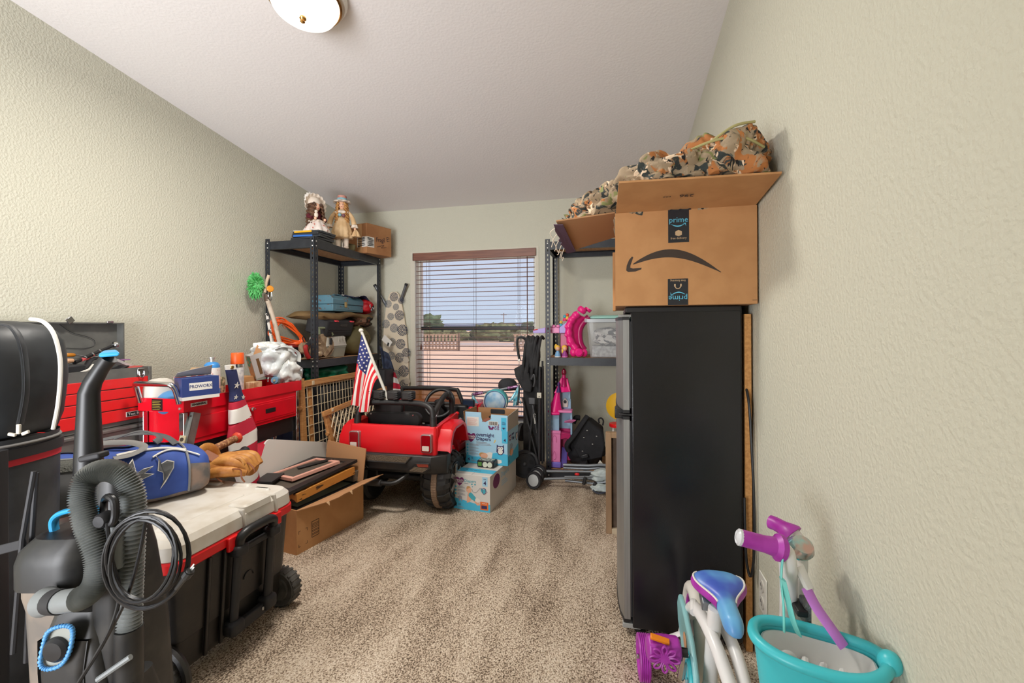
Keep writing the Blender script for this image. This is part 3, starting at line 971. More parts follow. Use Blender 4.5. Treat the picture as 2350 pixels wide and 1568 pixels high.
# carrying straps lying over the top
def strap(pts, w=.016, m=M_dgrey):
    return part('strap', B().tube(bez(pts, 36), w, 8, flat=.22), m, db)
strap([duf(.3, 70, .01), duf(.34, 95, .025), duf(.5, 80, .03), duf(.58, 64, .02), duf(.5, 52, .01), duf(.4, 50, .008)], .013, mat('strap_grey', (128, 126, 124), rough=.75))
strap([duf(.3, 110, .01), duf(.4, 115, .035), duf(.62, 108, .04), duf(.74, 92, .03), duf(.8, 80, .008)], .015)
strap([duf(.44, 100, .03), duf(.56, 96, .05), duf(.64, 92, .05), duf(.7, 86, .03), duf(.66, 78, .02)], .012)
# bats
bt = thing('baseball_bat', 'bat with a wrapped brown grip and an orange knob poking out of the duffel', 'bat', 'bats in the duffel bag')
p0, p1 = V((-1.75, 1.47, .588)), V((-1.765, 1.798, .634))
bd = (p1-p0).normalized()
part('grip', B().tube([p0 + bd*(.325*i/24) for i in range(25)], [.0175-.0015*(i % 2)*.6 for i in range(25)], 12), mat('brown_wrap', (128, 78, 48), rough=.7, col2=(186, 140, 96), scale=90, lo=.5, hi=.62), bt)
part('knob', B().lathe([(.017,0),(.024,.006),(.026,.014),(.022,.022),(.0,.024)], p0+bd*.315, bd, 20), mat('orange_red', (216, 72, 48), rough=.4), bt)
bt = thing('baseball_bat', 'bat with a black grip and black knob poking out of the duffel', 'bat', 'bats in the duffel bag')
p0, p1 = V((-1.695, 1.49, .592)), V((-1.715, 1.79, .572))
bd = (p1-p0).normalized()
part('grip', B().tube([p0 + bd*(.3*i/24) for i in range(25)], [.0165-.001*(i % 2) for i in range(25)], 12), M_blk2, bt)
part('knob', B().lathe([(.016,0),(.023,.006),(.025,.014),(.021,.022),(.0,.024)], p0+bd*.285, bd, 20), M_blk, bt)

# ------------------------------------------------------------------ baseball glove
M_lea = mat('tan_leather', (198, 138, 68), rough=.55, col2=(170, 108, 46), scale=16, bump=.15, bscale=120)
M_lea2 = mat('brown_leather', (134, 78, 46), rough=.55)
gl = thing('baseball_glove', 'tan leather baseball glove lying on the cooler lid', 'glove')
GO = V((-1.645, 1.635, .512))
gx = V((.93, .36, 0)); gy = V((-.36, .93, 0)); gz = V((0,0,1))
def G(a, c, z):
    return GO + gx*a + gy*c + gz*z
b = B()
prof = []
for i in range(15):
    t = i/14
    w = .045 + .055*math.sin(math.pi*(.15+.75*t))
    h = .02 + .055*math.sin(math.pi*(.12+.7*t)) - .012*t
    ring = []
    for k in range(20):
        a = 2*math.pi*k/20
        ring.append(G(-.115+.21*t, w*math.cos(a)*1.0, .0+h*(1+math.sin(a))*.72 + .004*noise.noise(V((t*6, a, 0)))))
    prof.append(ring)
b.loft(prof, True)
part('palm', b, M_lea, gl, ang=70)
for k in range(4):
    c = -.055 + .036*k
    pts = [G(-.05, c*1.1, .06), G(.02, c*1.25, .078-.004*k), G(.07, c*1.2, .062), G(.098, c*1.0, .03)]
    part('finger', B().tube(bez(pts, 18), [.018+.008*math.sin(math.pi*min(1,i/15)) for i in range(19)], 12), M_lea, gl)
part('thumb', B().tube(bez([G(-.06, -.085, .03), G(-.01, -.10, .045), (G(.05, -.095, .045)), G(.09, -.07, .03)], 18), [.016+.006*math.sin(math.pi*min(1,i/15)) for i in range(19)], 12), M_lea, gl)
part('wrist_strap', B().tube(bez([G(-.12,-.08,.02), G(-.115,-.06,.085), G(-.10,-.01,.125), G(-.085,.05,.10), G(-.08,.085,.03)], 30), .021, 10, flat=.3, up=(1,0,0)), M_lea, gl)
part('wrist_patch', B().box(G(-.062, -.045, .098), (.062, .05, .012), (rad(20), rad(32), rad(22))), M_lea2, gl, bevel=.005)
part('lace', B().tube(bez([G(.05,-.10,.055), G(.07,-.115,.06), G(.085,-.10,.05), G(.09,-.105,.02), G(.10,-.10,.0)], 20), .0035, 6).tube(bez([G(.08,-.06,.062), G(.10,-.065,.068), G(.125,-.075,.05), G(.13,-.07,.03)], 16), .0035, 6).tube(bez([G(-.03,-.09,.06), G(-.02,-.105,.05), G(-.005,-.112,.03), G(.02,-.118,.012)], 16), .0035, 6), M_lea2, gl, kind='stuff')
part('webbing', B().tube(arc(G(.06,-.075,.07), .026, 0, 360, 16, tuple(gx), (0, 0, 1)), .007, 8), M_lea, gl)

# ------------------------------------------------------------------ upright vacuum
cfx, cfy = V((.9744, .225, 0)), V((-.225, .9744, 0))
VM = frame3((0, 0, 0), cfx, cfy)
def L(a, d, z):
    return cfx*a + cfy*d + V((0, 0, z))
def ring(a0, a1, d0, d1, z, r, n=4):
    return [L(q.x, q.y, z) for q in rrect(a0, a1, d0, d1, z, r, n)]
M_vblk = mat('vacuum_black', (36, 36, 36), rough=.45, col2=(66, 64, 60), scale=13, lo=.48, hi=.78)
M_vgrey = mat('vacuum_dusty_tank', (112, 106, 100), rough=.4, col2=(146, 132, 118), scale=9)
M_vlt = mat('vacuum_light_grey', (124, 128, 128), rough=.4)
M_hose = mat('hose_grey', (128, 131, 129), rough=.3, col2=(112, 115, 113), scale=20)
M_vblue = mat('vacuum_blue', (52, 160, 214), rough=.4)
vc = thing('upright_vacuum', 'dusty black upright vacuum with a ribbed grey hose and blue handle cap', 'vacuum')
# dust tank on the left
b = B().loft([ring(-1.125,-.985,1.03,1.17,.08,.05), ring(-1.135,-.975,1.02,1.18,.30,.06), ring(-1.14,-.97,1.015,1.185,.50,.06), ring(-1.145,-.965,1.01,1.185,.535,.06), ring(-1.145,-.965,1.01,1.185,.56,.06)])
part('dust_tank', b, M_vgrey, vc, ang=40)
b = B().loft([ring(-1.15,-.985,1.005,1.19,.56,.05), ring(-1.15,-.985,1.005,1.19,.615,.05), ring(-1.145,-.985,1.01,1.185,.64,.05), ring(-1.12,-.985,1.03,1.17,.668,.04)])
cap = part('tank_cap', b, M_vblk, vc, ang=40)
part('carry_handle', B().tube(bez([L(-1.10,1.08,.655), L(-1.105,1.08,.69), L(-1.085,1.08,.71), L(-1.03,1.08,.722), L(-1.0,1.08,.72), L(-.985,1.08,.69)], 30), .011, 10, flat=.6), M_vblue, vc)
# main spine
b = B().loft([ring(-1.02,-.9,1.05,1.22,.05,.03), ring(-1.02,-.905,1.06,1.2,.4,.03), ring(-1.02,-.92,1.07,1.18,.6,.03), ring(-1.025,-.95,1.08,1.165,.74,.03), ring(-1.02,-.965,1.09,1.15,.80,.02)])
part('spine', b, M_vblk, vc, ang=40)
b = B().loft([ring(-1.03,-.87,.985,1.06,.05,.02), ring(-1.03,-.89,.98,1.06,.30,.02), ring(-1.04,-.92,.985,1.06,.47,.02), ring(-1.03,-.93,1.0,1.06,.52,.02)])
part('front_cover', b, M_vblk, vc, ang=40)
# wand and grip
wp = [(-1.248,0.830,0.544), (-1.260,0.838,0.677), (-1.272,0.846,0.824), (-1.271,0.846,0.932), (-1.270,0.846,0.994), (-1.261,0.848,1.020), (-1.240,0.853,1.055), (-1.221,0.857,1.080)]
part('wand', B().tube(wp, [.029,.029,.0285,.024,.0215,.019,.0165,.018], 18), M_blk, vc, ang=50)
gt = B().quadbox([(-1.202,0.821,1.083), (-1.152,0.832,1.087), (-1.233,0.885,1.089), (-1.270,0.877,1.087)], (0,0,.011))
part('handle_cap', gt, M_vblue, vc, bevel=.005)
part('wand_latch', B().box((-1.191,0.803,0.854), (.05,.03,.014), (0,rad(-12),rad(13))), M_blk2, vc, bevel=.004)
# hose
hp = bez([(-1.223,0.729,0.553), (-1.150,0.720,0.569), (-1.103,0.725,0.583), (-1.084,0.735,0.611), (-1.086,0.740,0.650), (-1.104,0.741,0.695), (-1.130,0.745,0.738), (-1.149,0.751,0.782), (-1.150,0.761,0.817), (-1.127,0.776,0.833), (-1.094,0.789,0.824), (-1.073,0.799,0.785), (-1.070,0.800,0.721), (-1.074,0.799,0.632), (-1.078,0.798,0.552), (-1.081,0.797,0.473)], 560)
part('hose', B().tube(hp[60:], [.0218 + .0031*math.sin(i*math.pi*2/4.0) for i in range(len(hp)-60)], 18), M_hose, vc, ang=70)
part('hose_cuff', B().tube(hp[30:62], .0232, 20), M_vlt, vc)
part('hose_collar', B().tube(hp[16:32], .0255, 20), M_blk2, vc)
part('inlet_elbow', B().tube(hp[:18] , [.030-.0003*i for i in range(18)], 20), M_vlt, vc)
part('hose_end', B().tube([hp[-1], V(hp[-1])+V((0,0,-.05)), V(hp[-1])+V((0,0,-.3))], .027, 20), M_vblk, vc)
# tool tube with a grey crevice tool
part('crevice_tool', B().lathe([(.0195,.14),(.0205,.235),(.0185,.235),(.0175,.16),(.0,.16)], (-1.088,0.775,0.482), (0,0,1), 24), M_vlt, vc)
part('tool_holder', B().loft([ring(-.94,-.885,1.0,1.05,.30,.02), ring(-.945,-.88,.995,1.055,.50,.02), ring(-.945,-.88,.995,1.055,.635,.02)]), M_vblk, vc, ang=40)
part('tool_holder_band', B().loft([ring(-.947,-.878,.993,1.057,.585,.02), ring(-.947,-.878,.993,1.057,.597,.02)]), M_vblk, vc, ang=40)
# beaded blue oval around the height knob
ov = [(-1.208,0.711,0.433), (-1.202,0.713,0.473), (-1.191,0.715,0.501), (-1.165,0.721,0.513), (-1.144,0.726,0.510), (-1.141,0.727,0.490), (-1.149,0.725,0.454), (-1.166,0.721,0.429), (-1.195,0.715,0.420)]
op = bez(ov, 306, True)
part('bead_ring', B().tube(op, [.0030 + .0019*abs(math.sin(i*math.pi/8.5)) for i in range(len(op))], 10, closed=True), mat('bead_blue', (84, 150, 208), rough=.35), vc, ang=80)
part('knob_plate', B().add([V(q)*1.0 + cfy*.006 for q in bez(ov, 45, True)], [tuple(range(45))]), mat('knob_plate', (150, 152, 144), rough=.5), vc, smooth=False)
part('knob_seat', B().loft([ring(-1.03,-.93,.975,1.0,.26,.02), ring(-1.04,-.94,.975,1.0,.40,.02), ring(-1.04,-.93,.98,1.0,.47,.02)]), M_vblk, vc, ang=40)
part('height_knob', B().lathe([(.026,0),(.026,.008),(.02,.014),(.0,.015)], (-1.179,0.725,0.461), -cfy, 24), M_blk, vc)
# cord hook and cord coil
part('cord_hook', B().tube(bez([(-1.145,0.793,0.757), (-1.087,0.760,0.783), (-1.063,0.755,0.778), (-1.062,0.756,0.749), (-1.067,0.754,0.730), (-1.087,0.755,0.728), (-1.113,0.769,0.744)], 36, True), .0075, 10, closed=True), M_blk, vc)
part('hook_pivot', B().lathe([(.016,0),(.016,.02),(.012,.026),(.0,.027)], (-1.091,0.764,0.736), -cfy, 20), M_blk2, vc)
cc = B()
for k in range(6):
    d = .958-.005*k
    w3 = []
    for i in range(28):
        a = 2*math.pi*i/28
        rx, ry = 96-4.5*k+3*math.sin(k*2.1), 112-4.0*k+4*math.sin(k*1.7)
        ca, sa = math.cos(a), math.sin(a)
        u_ = 333-2*k+3*math.sin(k*1.9) + rx*ca*.97 + ry*sa*.16
        v_ = 1283+2*math.sin(k*2.7) - ry*sa*.97 + rx*ca*.16
        w3.append(L((u_-1175)/1030*d, d+.008*math.sin(k*1.3+a), 1.147-(v_-758.5)/1030*d))
    cc.tube(w3, .0034, 7, closed=True)
part('power_cord', cc, M_blk, vc, kind='stuff')
pl0 = V((-0.909,0.765,0.600)); pl1 = V((-0.877,0.773,0.643)); pdir = (pl1-pl0).normalized()
pg = part('plug', B().tube([pl0, pl0+pdir*.03, pl0+pdir*.033, pl0+pdir*.046], [.004,.0065,.010,.010], 10).tube([pl0+pdir*.046, pl0+pdir*.05], .0085, 10), M_vblk, vc)
part('prongs', B().box(pl0+pdir*.056+V((0,0,.003)), (.003,.0015,.012), (0,rad(38),rad(13))).box(pl0+pdir*.056-V((0,0,.003)), (.003,.0015,.012), (0,rad(38),rad(13))), M_rivet, pg, kind='stuff')
part('cord_tail', B().tube(bez([(-1.073,0.748,0.733), (-1.065,0.750,0.657), (-1.042,0.750,0.585), (-1.048,0.733,0.510), (-1.100,0.711,0.410)], 30), .004, 7), M_blk, vc)
part('cord_tail', B().tube(bez([(-0.991,0.767,0.741), (-1.002,0.759,0.659), (-1.023,0.749,0.573), (-1.066,0.729,0.474)], 30), .0035, 7), M_blk, vc)
# floor head
b = B().loft([ring(-1.17,-.85,.93,1.24,.0,.04), ring(-1.17,-.85,.93,1.24,.07,.04), ring(-1.14,-.88,.96,1.22,.11,.04)])
part('floor_head', b, M_vblk, vc, ang=40)
part('pedal', B().tube([(-1.083,0.735,0.401), (-1.025,0.759,0.442)], .006, 8), M_vlt, vc)
b = B().loft([ring(-.935,-.84,.985,1.1,.05,.02), ring(-.935,-.84,.985,1.09,.28,.02), ring(-.925,-.85,.99,1.07,.36,.02)])
part('side_housing', b, M_vblk, vc, ang=40)

# ------------------------------------------------------------------ golf bag
M_nyl = mat('black_nylon', (46, 50, 54), rough=.5, col2=(34, 37, 41), scale=8, bump=.35, bscale=13)
M_nyl2 = mat('black_nylon_panel', (60, 63, 67), rough=.55, col2=(46, 49, 53), scale=10, bump=.3, bscale=18)
gf = thing('golf_bag', 'black golf bag with a zipped rain hood and white piping', 'bag')
gc = (-1.452, 1.235)
def gring(z, r, sq=.85, wob=0.0, da=0.0):
    out = []
    for k in range(40):
        a = 2*math.pi*k/40
        ca, sa = math.cos(a), math.sin(a)
        w = 1 + wob*noise.noise(V((ca*1.5, sa*1.5, z*9)))
        out.append(L(gc[0]+da+r*w*math.copysign(abs(ca)**sq, ca), gc[1]+r*w*math.copysign(abs(sa)**sq, sa), z))
    return out
rings = [gring(.862, .118), gring(.87, .135, .85, .05), gring(.91, .146, .85, .08), gring(.96, .151, .85, .08), gring(1.02, .155, .85, .08), gring(1.08, .154, .85, .08), gring(1.12, .147, .85, .06), gring(1.148, .131, .88, .05), gring(1.166, .104, .9, .03), gring(1.176, .06, .95, .02), gring(1.178, .01, 1)]
part('rain_hood', B().loft(rings), M_nyl, gf, ang=70)
part('piping', B().tube(bez([(-1.486,0.858,1.179), (-1.436,0.854,1.172), (-1.392,0.849,1.142), (-1.365,0.845,1.087), (-1.356,0.841,1.033), (-1.363,0.840,0.962), (-1.381,0.841,0.901)], 36), .0048, 8), M_wht, gf)
zp = bez([(-1.448,0.779,1.165), (-1.415,0.782,1.156), (-1.392,0.785,1.122), (-1.382,0.787,1.064), (-1.385,0.789,0.996), (-1.404,0.789,0.921)], 36)
part('zipper_flap', B().tube(zp, .0085, 8, flat=.3), M_nyl2, gf)
part('zipper', B().tube([q - cfy*.003 for q in zp], .0025, 6), M_zip, gf)
M_pull = mat('zip_pull', (196, 190, 176), rough=.4)
for (u_a, v_a, u_b, v_b) in (((44),972,42,998), (22,1000,36,996), (50,998,66,990)):
    pass
part('zipper_pull', B().box((-1.394,0.781,0.913), (.009,.006,.024), (0,rad(2),rad(13))), M_pull, gf, bevel=.002)
part('zipper_pull', B().box((-1.410,0.778,0.900), (.018,.006,.008), (0,rad(8),rad(13))), M_pull, gf, bevel=.002)
part('zipper_pull', B().box((-1.378,0.785,0.904), (.018,.006,.008), (0,rad(-22),rad(13))), M_pull, gf, bevel=.002)
part('hood_skirt', B().loft([gring(.838,.137), gring(.862,.139)], caps=False), M_nyl2, gf)
part('hem_cord', B().tube(gring(.846,.1395), .004, 6, closed=True), MATS['strap_grey'], gf)
part('collar', B().loft([gring(.808,.139,.7), gring(.836,.139,.7)]), M_blk2, gf)
part('red_band', B().loft([gring(.79,.134,.7), gring(.809,.135,.7)]), mat('red_trim', (206, 36, 52), rough=.5), gf)
part('bag_body', B().loft([gring(.01,.115,.7), gring(.06,.122,.7,.03), gring(.3,.124,.7,.05), gring(.55,.128,.7,.05), gring(.79,.132,.7)]), M_nyl2, gf, ang=60)
for a, d in ((-1.49, 1.101), (-1.425, 1.097), (-1.375, 1.101)):
    part('snap', B().lathe([(.008,0),(.0075,.003),(.004,.005),(.0,.005)], L(a, d-.004, .823), -cfy, 12), M_pull, gf)
part('corner_rail', B().loft([ring(-1.318,-1.288,1.10,1.15,.02,.006), ring(-1.318,-1.288,1.10,1.15,.82,.006), ring(-1.314,-1.288,1.11,1.15,.845,.006)]), M_blk2, gf, ang=40)
part('top_bracket', B().box(L(-1.318,1.095,.815), (.07,.04,.04), (0,0,rad(13))), M_blk2, gf, bevel=.006)
part('leg_bracket', B().box(L(-1.305,1.075,.742), (.045,.045,.034), (0,0,rad(13))), M_blk, gf, bevel=.006)
part('stand_leg', B().tube([(-1.346,0.782,0.815), (-1.356,0.765,0.659), (-1.364,0.752,0.401)], .0055, 8), M_blk2, gf)
part('stand_leg', B().tube([(-1.366,0.798,0.805), (-1.366,0.788,0.636), (-1.373,0.781,0.358)], .0055, 8), M_blk2, gf)
part('leg_strap', B().box((-1.387,0.763,0.640), (.075,.004,.022), (0,rad(-14),rad(13))), M_blk2, gf, bevel=.002)
part('leg_foot', B().loft([ring(-1.262,-1.225,1.03,1.07,.305,.006), ring(-1.255,-1.232,1.035,1.065,.36,.006)]), M_vblk, gf)
part('side_pocket', B().loft([ring(-1.52,-1.39,1.075,1.13,.1,.03), ring(-1.53,-1.38,1.065,1.13,.3,.03), ring(-1.53,-1.38,1.07,1.13,.6,.03), ring(-1.51,-1.40,1.09,1.13,.66,.03)]), M_nyl, gf, ang=60)

# ------------------------------------------------------------------ machinist tool chest on a lower chest
M_tred = mat('tool_red', (214, 34, 36), rough=.35, col2=(200, 44, 42), scale=12, lo=.5, hi=.8)
M_tgrey = mat('tool_grey', (98, 98, 94), rough=.5, col2=(88, 88, 85), scale=14)
M_chr = mat('chrome', (205, 205, 208), rough=.12, metal=1.0)
tc_ = thing('tool_chest', 'open red and grey tool chest with drawers against the left wall', 'tool chest')
CX0, CX1, CY0, CY1, CZ0, CZ1 = -2.585, -2.315, 1.30, 1.825, .69, .965
part('case', B().bb(CX0, CX1-.012, CY0, CY1, CZ0, .905), M_tgrey, tc_, bevel=.003)
wl = B()
wl.bb(CX1-.014, CX1-.004, CY0, CY1, .905, CZ1); wl.bb(CX0, CX0+.006, CY0, CY1, .905, CZ1)
wl.bb(CX0, CX1-.006, CY1-.006, CY1, .905, CZ1); wl.bb(CX0, CX1-.006, CY0, CY0+.006, .905, CZ1)
part('top_tray_wall', wl, M_tgrey, tc_, smooth=False)
part('side_rail', B().bb(CX1-.014, CX1, CY1-.016, CY1, CZ0, CZ1), M_tgrey, tc_, bevel=.002)
for i, (z0, z1) in enumerate(((.872,.918),(.822,.868),(.772,.818),(.712,.768))):
    d = part('drawer', B().bb(CX1-.012, CX1-.002, CY0+.008, CY1-.018, z0, z1), M_tred, tc_, bevel=.0025)
part('lock', B().lathe([(.011,0),(.011,.008),(.0,.009)], (CX1-.002, 1.548, .768), (1,0,0), 16), M_tgrey, tc_)
pl = part('name_plate', B().bb(CX1-.002, CX1+.001, 1.70, 1.786, .728, .752), mat('plate_silver', (206, 202, 194), rough=.35), tc_)
part('plate_field', B().bb(CX1+.0005, CX1+.0016, 1.703, 1.783, .7305, .7495), M_blk, pl)
text('plate_text', 'Test Rite', .0165, (CX1+.002, 1.743, .740), (0,1,0), (0,0,1), MATS['plate_silver'], pl, sx=1.15, bold=.0004)
for y in (CY1-.055,):
    lt_ = part('latch', B().bb(CX1-.002, CX1+.004, y-.018, y+.018, .925, .96), M_chr, tc_, bevel=.003)
    part('latch_hook', B().tube(bez([(CX1+.006,y-.012,.945),(CX1+.008,y-.01,.922),(CX1+.009,y,.915),(CX1+.008,y+.01,.922),(CX1+.006,y+.012,.945)], 16), .003, 6), M_chr, lt_)
# lid standing open against the wall
LB = B()
LB.bb(-2.594, -2.588, CY0-.02, 1.862, .96, 1.19)
LB.bb(-2.594, -2.545, 1.856, 1.862, .96, 1.19); LB.bb(-2.594, -2.545, CY0-.02, CY0-.014, .96, 1.19); LB.bb(-2.594, -2.545, CY0-.014, 1.856, 1.184, 1.19)
ld = part('lid', LB, M_tgrey, tc_, smooth=False)
part('lid_hasp', B().box((-2.54, 1.615, 1.2), (.006,.03,.028), (rad(35),0,0)), M_chr, ld, bevel=.002)
part('lid_hasp', B().box((-2.54, 1.79, 1.193), (.006,.03,.012), (0,0,0)), M_chr, ld, bevel=.002)
part('wire', B().tube(bez([(-2.584,1.60,1.18),(-2.583,1.65,1.14),(-2.583,1.71,1.12),(-2.583,1.745,1.10),(-2.583,1.745,1.075),(-2.583,1.70,1.06),(-2.583,1.63,1.065),(-2.583,1.55,1.068)], 40), .0012, 6), M_blk, ld)

# tools lying in the tray
M_tyel = mat('amber_handle', (186, 118, 34), rough=.3)
rt = thing('ratchet_wrench', 'long black and chrome ratchet lying across the open tool chest', 'wrench')
r0, r1 = V((-2.420,1.553,1.004)), V((-2.470,1.770,1.080))
rd = (r1-r0).normalized()
part('shaft', B().tube([r0, r0+rd*.05, r0+rd*.1, r1-rd*.03], [.011,.009,.007,.007], 10), M_blk, rt)
for k in range(3):
    part('ring', B().tube([r0+rd*(.05+.04*k), r0+rd*(.056+.04*k)], .0105, 10), M_chr, rt)
part('head', B().ell(r1-rd*.012, (.024,.014,.017)), M_chr, rt)
sc = thing('wood_handled_tool', 'short tool with a pale wooden handle beside the ratchet', 'tool')
part('handle', B().tube([(-2.400,1.491,1.005), (-2.400,1.510,1.013), (-2.410,1.540,1.013)], [.011,.013,.009], 10), mat('pale_wood', (206, 160, 124), rough=.6), sc)
part('shank', B().tube([(-2.410,1.540,1.013), (-2.430,1.586,1.021)], .004, 8), M_chr, sc)
sd = thing('screwdriver', 'screwdriver with an amber handle at the back of the open tool chest', 'screwdriver')
part('handle', B().tube([(-2.500,1.553,1.031), (-2.500,1.563,1.036), (-2.500,1.601,1.034), (-2.500,1.608,1.034)], [.006,.011,.009,.006], 10), M_tyel, sd)
part('shank', B().tube([(-2.500,1.608,1.034), (-2.500,1.651,1.025)], .003, 8), M_chr, sd)
hz = thing('tool_case', 'small black moulded case in the open tool chest', 'case')
part('case_body', B().box((-2.400,1.519,0.975), (.07,.10,.04), (0,0,rad(8))), M_blk2, hz, bevel=.008)
part('case_strap', B().box((-2.360,1.487,0.982), (.004,.012,.04), (0,0,rad(8))), mat('slate', (70, 80, 92), rough=.5), hz)
cu = thing('cup_handle', 'curved grey plastic handle lying in the open tool chest', 'tool')
part('curve', B().tube(bez([(-2.400,1.544,0.985), (-2.400,1.574,0.974), (-2.420,1.605,0.988), (-2.440,1.633,1.010), (-2.460,1.669,1.016)], 20), .013, 10, flat=.6), M_blk2, cu)
rp = thing('pliers', 'red and silver pliers in the open tool chest', 'pliers')
part('jaw', B().tube([(-2.450,1.636,1.016), (-2.470,1.699,1.027)], [.008,.006], 8), M_chr, rp)
part('handle', B().tube([(-2.420,1.584,1.014), (-2.450,1.636,1.020)], [.009,.007], 8), mat('tool_pink_red', (214, 84, 84), rough=.4), rp)
pb = thing('clear_parts_box', 'clear plastic parts case with a purple edge at the right of the open tool chest', 'case')
part('case_body', B().box((-2.450,1.786,0.977), (.05,.10,.012), (rad(-28),0,0)), mat('clear_plastic', (206, 200, 200), rough=.25, alpha=.7), pb)
part('case_edge', B().box((-2.450,1.782,1.000), (.05,.04,.004), (0,0,0)), mat('purple_edge', (150, 96, 150), rough=.4), pb)
solo('red_parts_tray', B().box((-2.420,1.800,0.950), (.10,.06,.03), (rad(6),0,0)), mat('faded_red', (190, 66, 62), rough=.5), 'faded red tray at the right end of the open tool chest', 'tray', bevel=.004)
solo('phone', B().box((-2.420,1.734,0.958), (.06,.08,.008), (rad(18),0,0)), M_blk, 'flat black device resting on the tray of the open tool chest', 'device', bevel=.003)
solo('white_tube', B().tube([(-2.360,1.524,0.952), (-2.380,1.588,0.969), (-2.400,1.617,0.987)], .006, 8), M_wht, 'white plastic tube along the front rim of the open tool chest', 'tube')

# lower chest
lc = thing('lower_tool_chest', 'grey lower tool chest with red drawers under the open chest', 'tool chest')
part('case', B().bb(-2.59, -2.30, 1.22, 1.872, .0, .672), M_tgrey, lc, bevel=.004)
part('top_lip', B().bb(-2.59, -2.288, 1.22, 1.872, .672, .688), M_tgrey, lc, bevel=.004)
for (z0, z1) in ((.49,.60),(.37,.48),(.25,.36),(.06,.24)):
    part('drawer', B().bb(-2.30, -2.29, 1.235, 1.80, z0, z1), M_tred, lc, bevel=.003)
part('corner_post', B().bb(-2.3, -2.284, 1.81, 1.872, .0, .672), M_tgrey, lc, bevel=.003)

# ------------------------------------------------------------------ red service cart
M_cred = mat('cart_red', (226, 16, 38), rough=.3, col2=(212, 14, 34), scale=6)
kt = thing('tool_cart', 'red steel service cart with chrome handles along the left wall', 'cart')
TX0, TX1, TY0, TY1 = -2.275, -2.0, 1.725, 2.545
TZ0, TZ1 = .757, .82
for nm, bx in (('tray_wall', (TX1-.004, TX1, TY0, TY1, TZ0, TZ1)), ('tray_wall', (TX0, TX0+.004, TY0, TY1, TZ0, TZ1)), ('tray_wall', (TX0+.004, TX1-.004, TY0, TY0+.004, TZ0, TZ1)), ('tray_wall', (TX0+.004, TX1-.004, TY1-.004, TY1, TZ0, TZ1))):
    part(nm, B().bb(*bx), M_cred, kt, smooth=False)
part('tray_floor', B().bb(TX0+.004, TX1-.004, TY0+.004, TY1-.004, TZ0, TZ0+.006), M_cred, kt, smooth=False)
part('front_panel', B().bb(TX1-.014, TX1-.006, TY0+.03, TY1-.04, .596, TZ0), M_cred, kt, smooth=False)
part('door_panel', B().bb(TX1-.007, TX1-.001, 1.78, 1.99, .618, .725), M_cred, kt, bevel=.006)
dr = part('drawer', B().bb(TX1-.007, TX1-.001, 2.10, 2.49, .612, .728), M_cred, kt, bevel=.004)
part('drawer_inset', B().bb(TX1-.002, TX1+.001, 2.115, 2.475, .624, .716), M_cred, dr, bevel=.003)
part('drawer_handle', B().bb(TX1-.001, TX1+.003, 2.235, 2.315, .658, .684), M_blk, dr, bevel=.004)
part('lock', B().lathe([(.011,0),(.011,.012),(.006,.016),(.006,.026),(.0,.027)], (TX1, 2.131, .703), (1,0,0), 16), M_chr, dr)
part('end_panel', B().bb(TX0, TX1-.01, TY0+.03, TY0+.036, .1, TZ0), M_cred, kt, smooth=False)
for (x, y) in ((TX1-.016, TY0+.012), (TX1-.016, TY1-.035), (TX0+.016, TY0+.012), (TX0+.016, TY1-.035)):
    part('leg', B().box((x, y, .405), (.03, .022, .70)), M_chr, kt, bevel=.003)
    cw = part('caster', B().lathe([(.0,-.012),(.03,-.012),(.034,-.006),(.034,.006),(.03,.012),(.0,.012)], (x, y, .035), (0,1,0), 20), M_blk2, kt)
part('lower_tray', B().bb(TX0, TX1, TY0+.02, TY1-.02, .12, .18), M_cred, kt, smooth=False)
part('painted_shadow_panel', B().bb(TX1-.03, TX1-.02, TY0+.035, TY1-.05, .5, .596), M_blk, kt, smooth=False)  # black sheet standing in for the shade below the drawer
for y, s in ((TY0, -1), (TY1, 1)):
    part('handle', B().tube(bez([(TX1-.02, y+s*.004, .80), (TX1-.022, y+s*.022, .865), (TX1-.03, y+s*.034, .888), (TX1-.06, y+s*.038, .894), (TX0+.06, y+s*.038, .894), (TX0+.03, y+s*.034, .888), (TX0+.022, y+s*.022, .865), (TX0+.02, y+s*.004, .80)], 56), .0125, 12), M_chr, kt)
for z in (.775, .803):
    part('bolt', B().lathe([(.007,0),(.006,.004),(.0,.005)], (TX1-.022, TY0, z), (0,-1,0), 10), M_rivet, kt)
bd_ = part('brand_plate', B().bb(TX1, TX1+.0015, 1.762, 1.85, .777, .795), M_wht, kt, smooth=False)
text('brand_text', 'US\u2022GENERAL', .0145, (TX1+.002, 1.806, .786), (0,1,0), (0,0,1), M_blk, bd_, sx=.95, bold=.0005)
wl_ = part('warning_label', B().bb(-2.19, -2.125, TY0-.0012, TY0, .762, .817), M_blk, kt, smooth=False)
wt = B()
for k in range(6):
    wt.bb(-2.185, -2.135-.006*(k % 2), TY0-.002, TY0-.001, .806-.008*k, .808-.008*k)
part('label_lines', wt, mat('label_yellow', (170, 160, 60), rough=.6), wl_, smooth=False, kind='stuff')

# ---- things in the tray
zt = TZ0 + .007
px_ = thing('parts_carton', 'dark blue carton printed PROWORX in the cart tray', 'box')
PMx = frame3((-2.075, 1.745, zt+.05), (.42, .9, .02), (-.02, 0.0, 1))
bb_ = B().bb(0, .155, 0, .105, .0, .105, PMx)
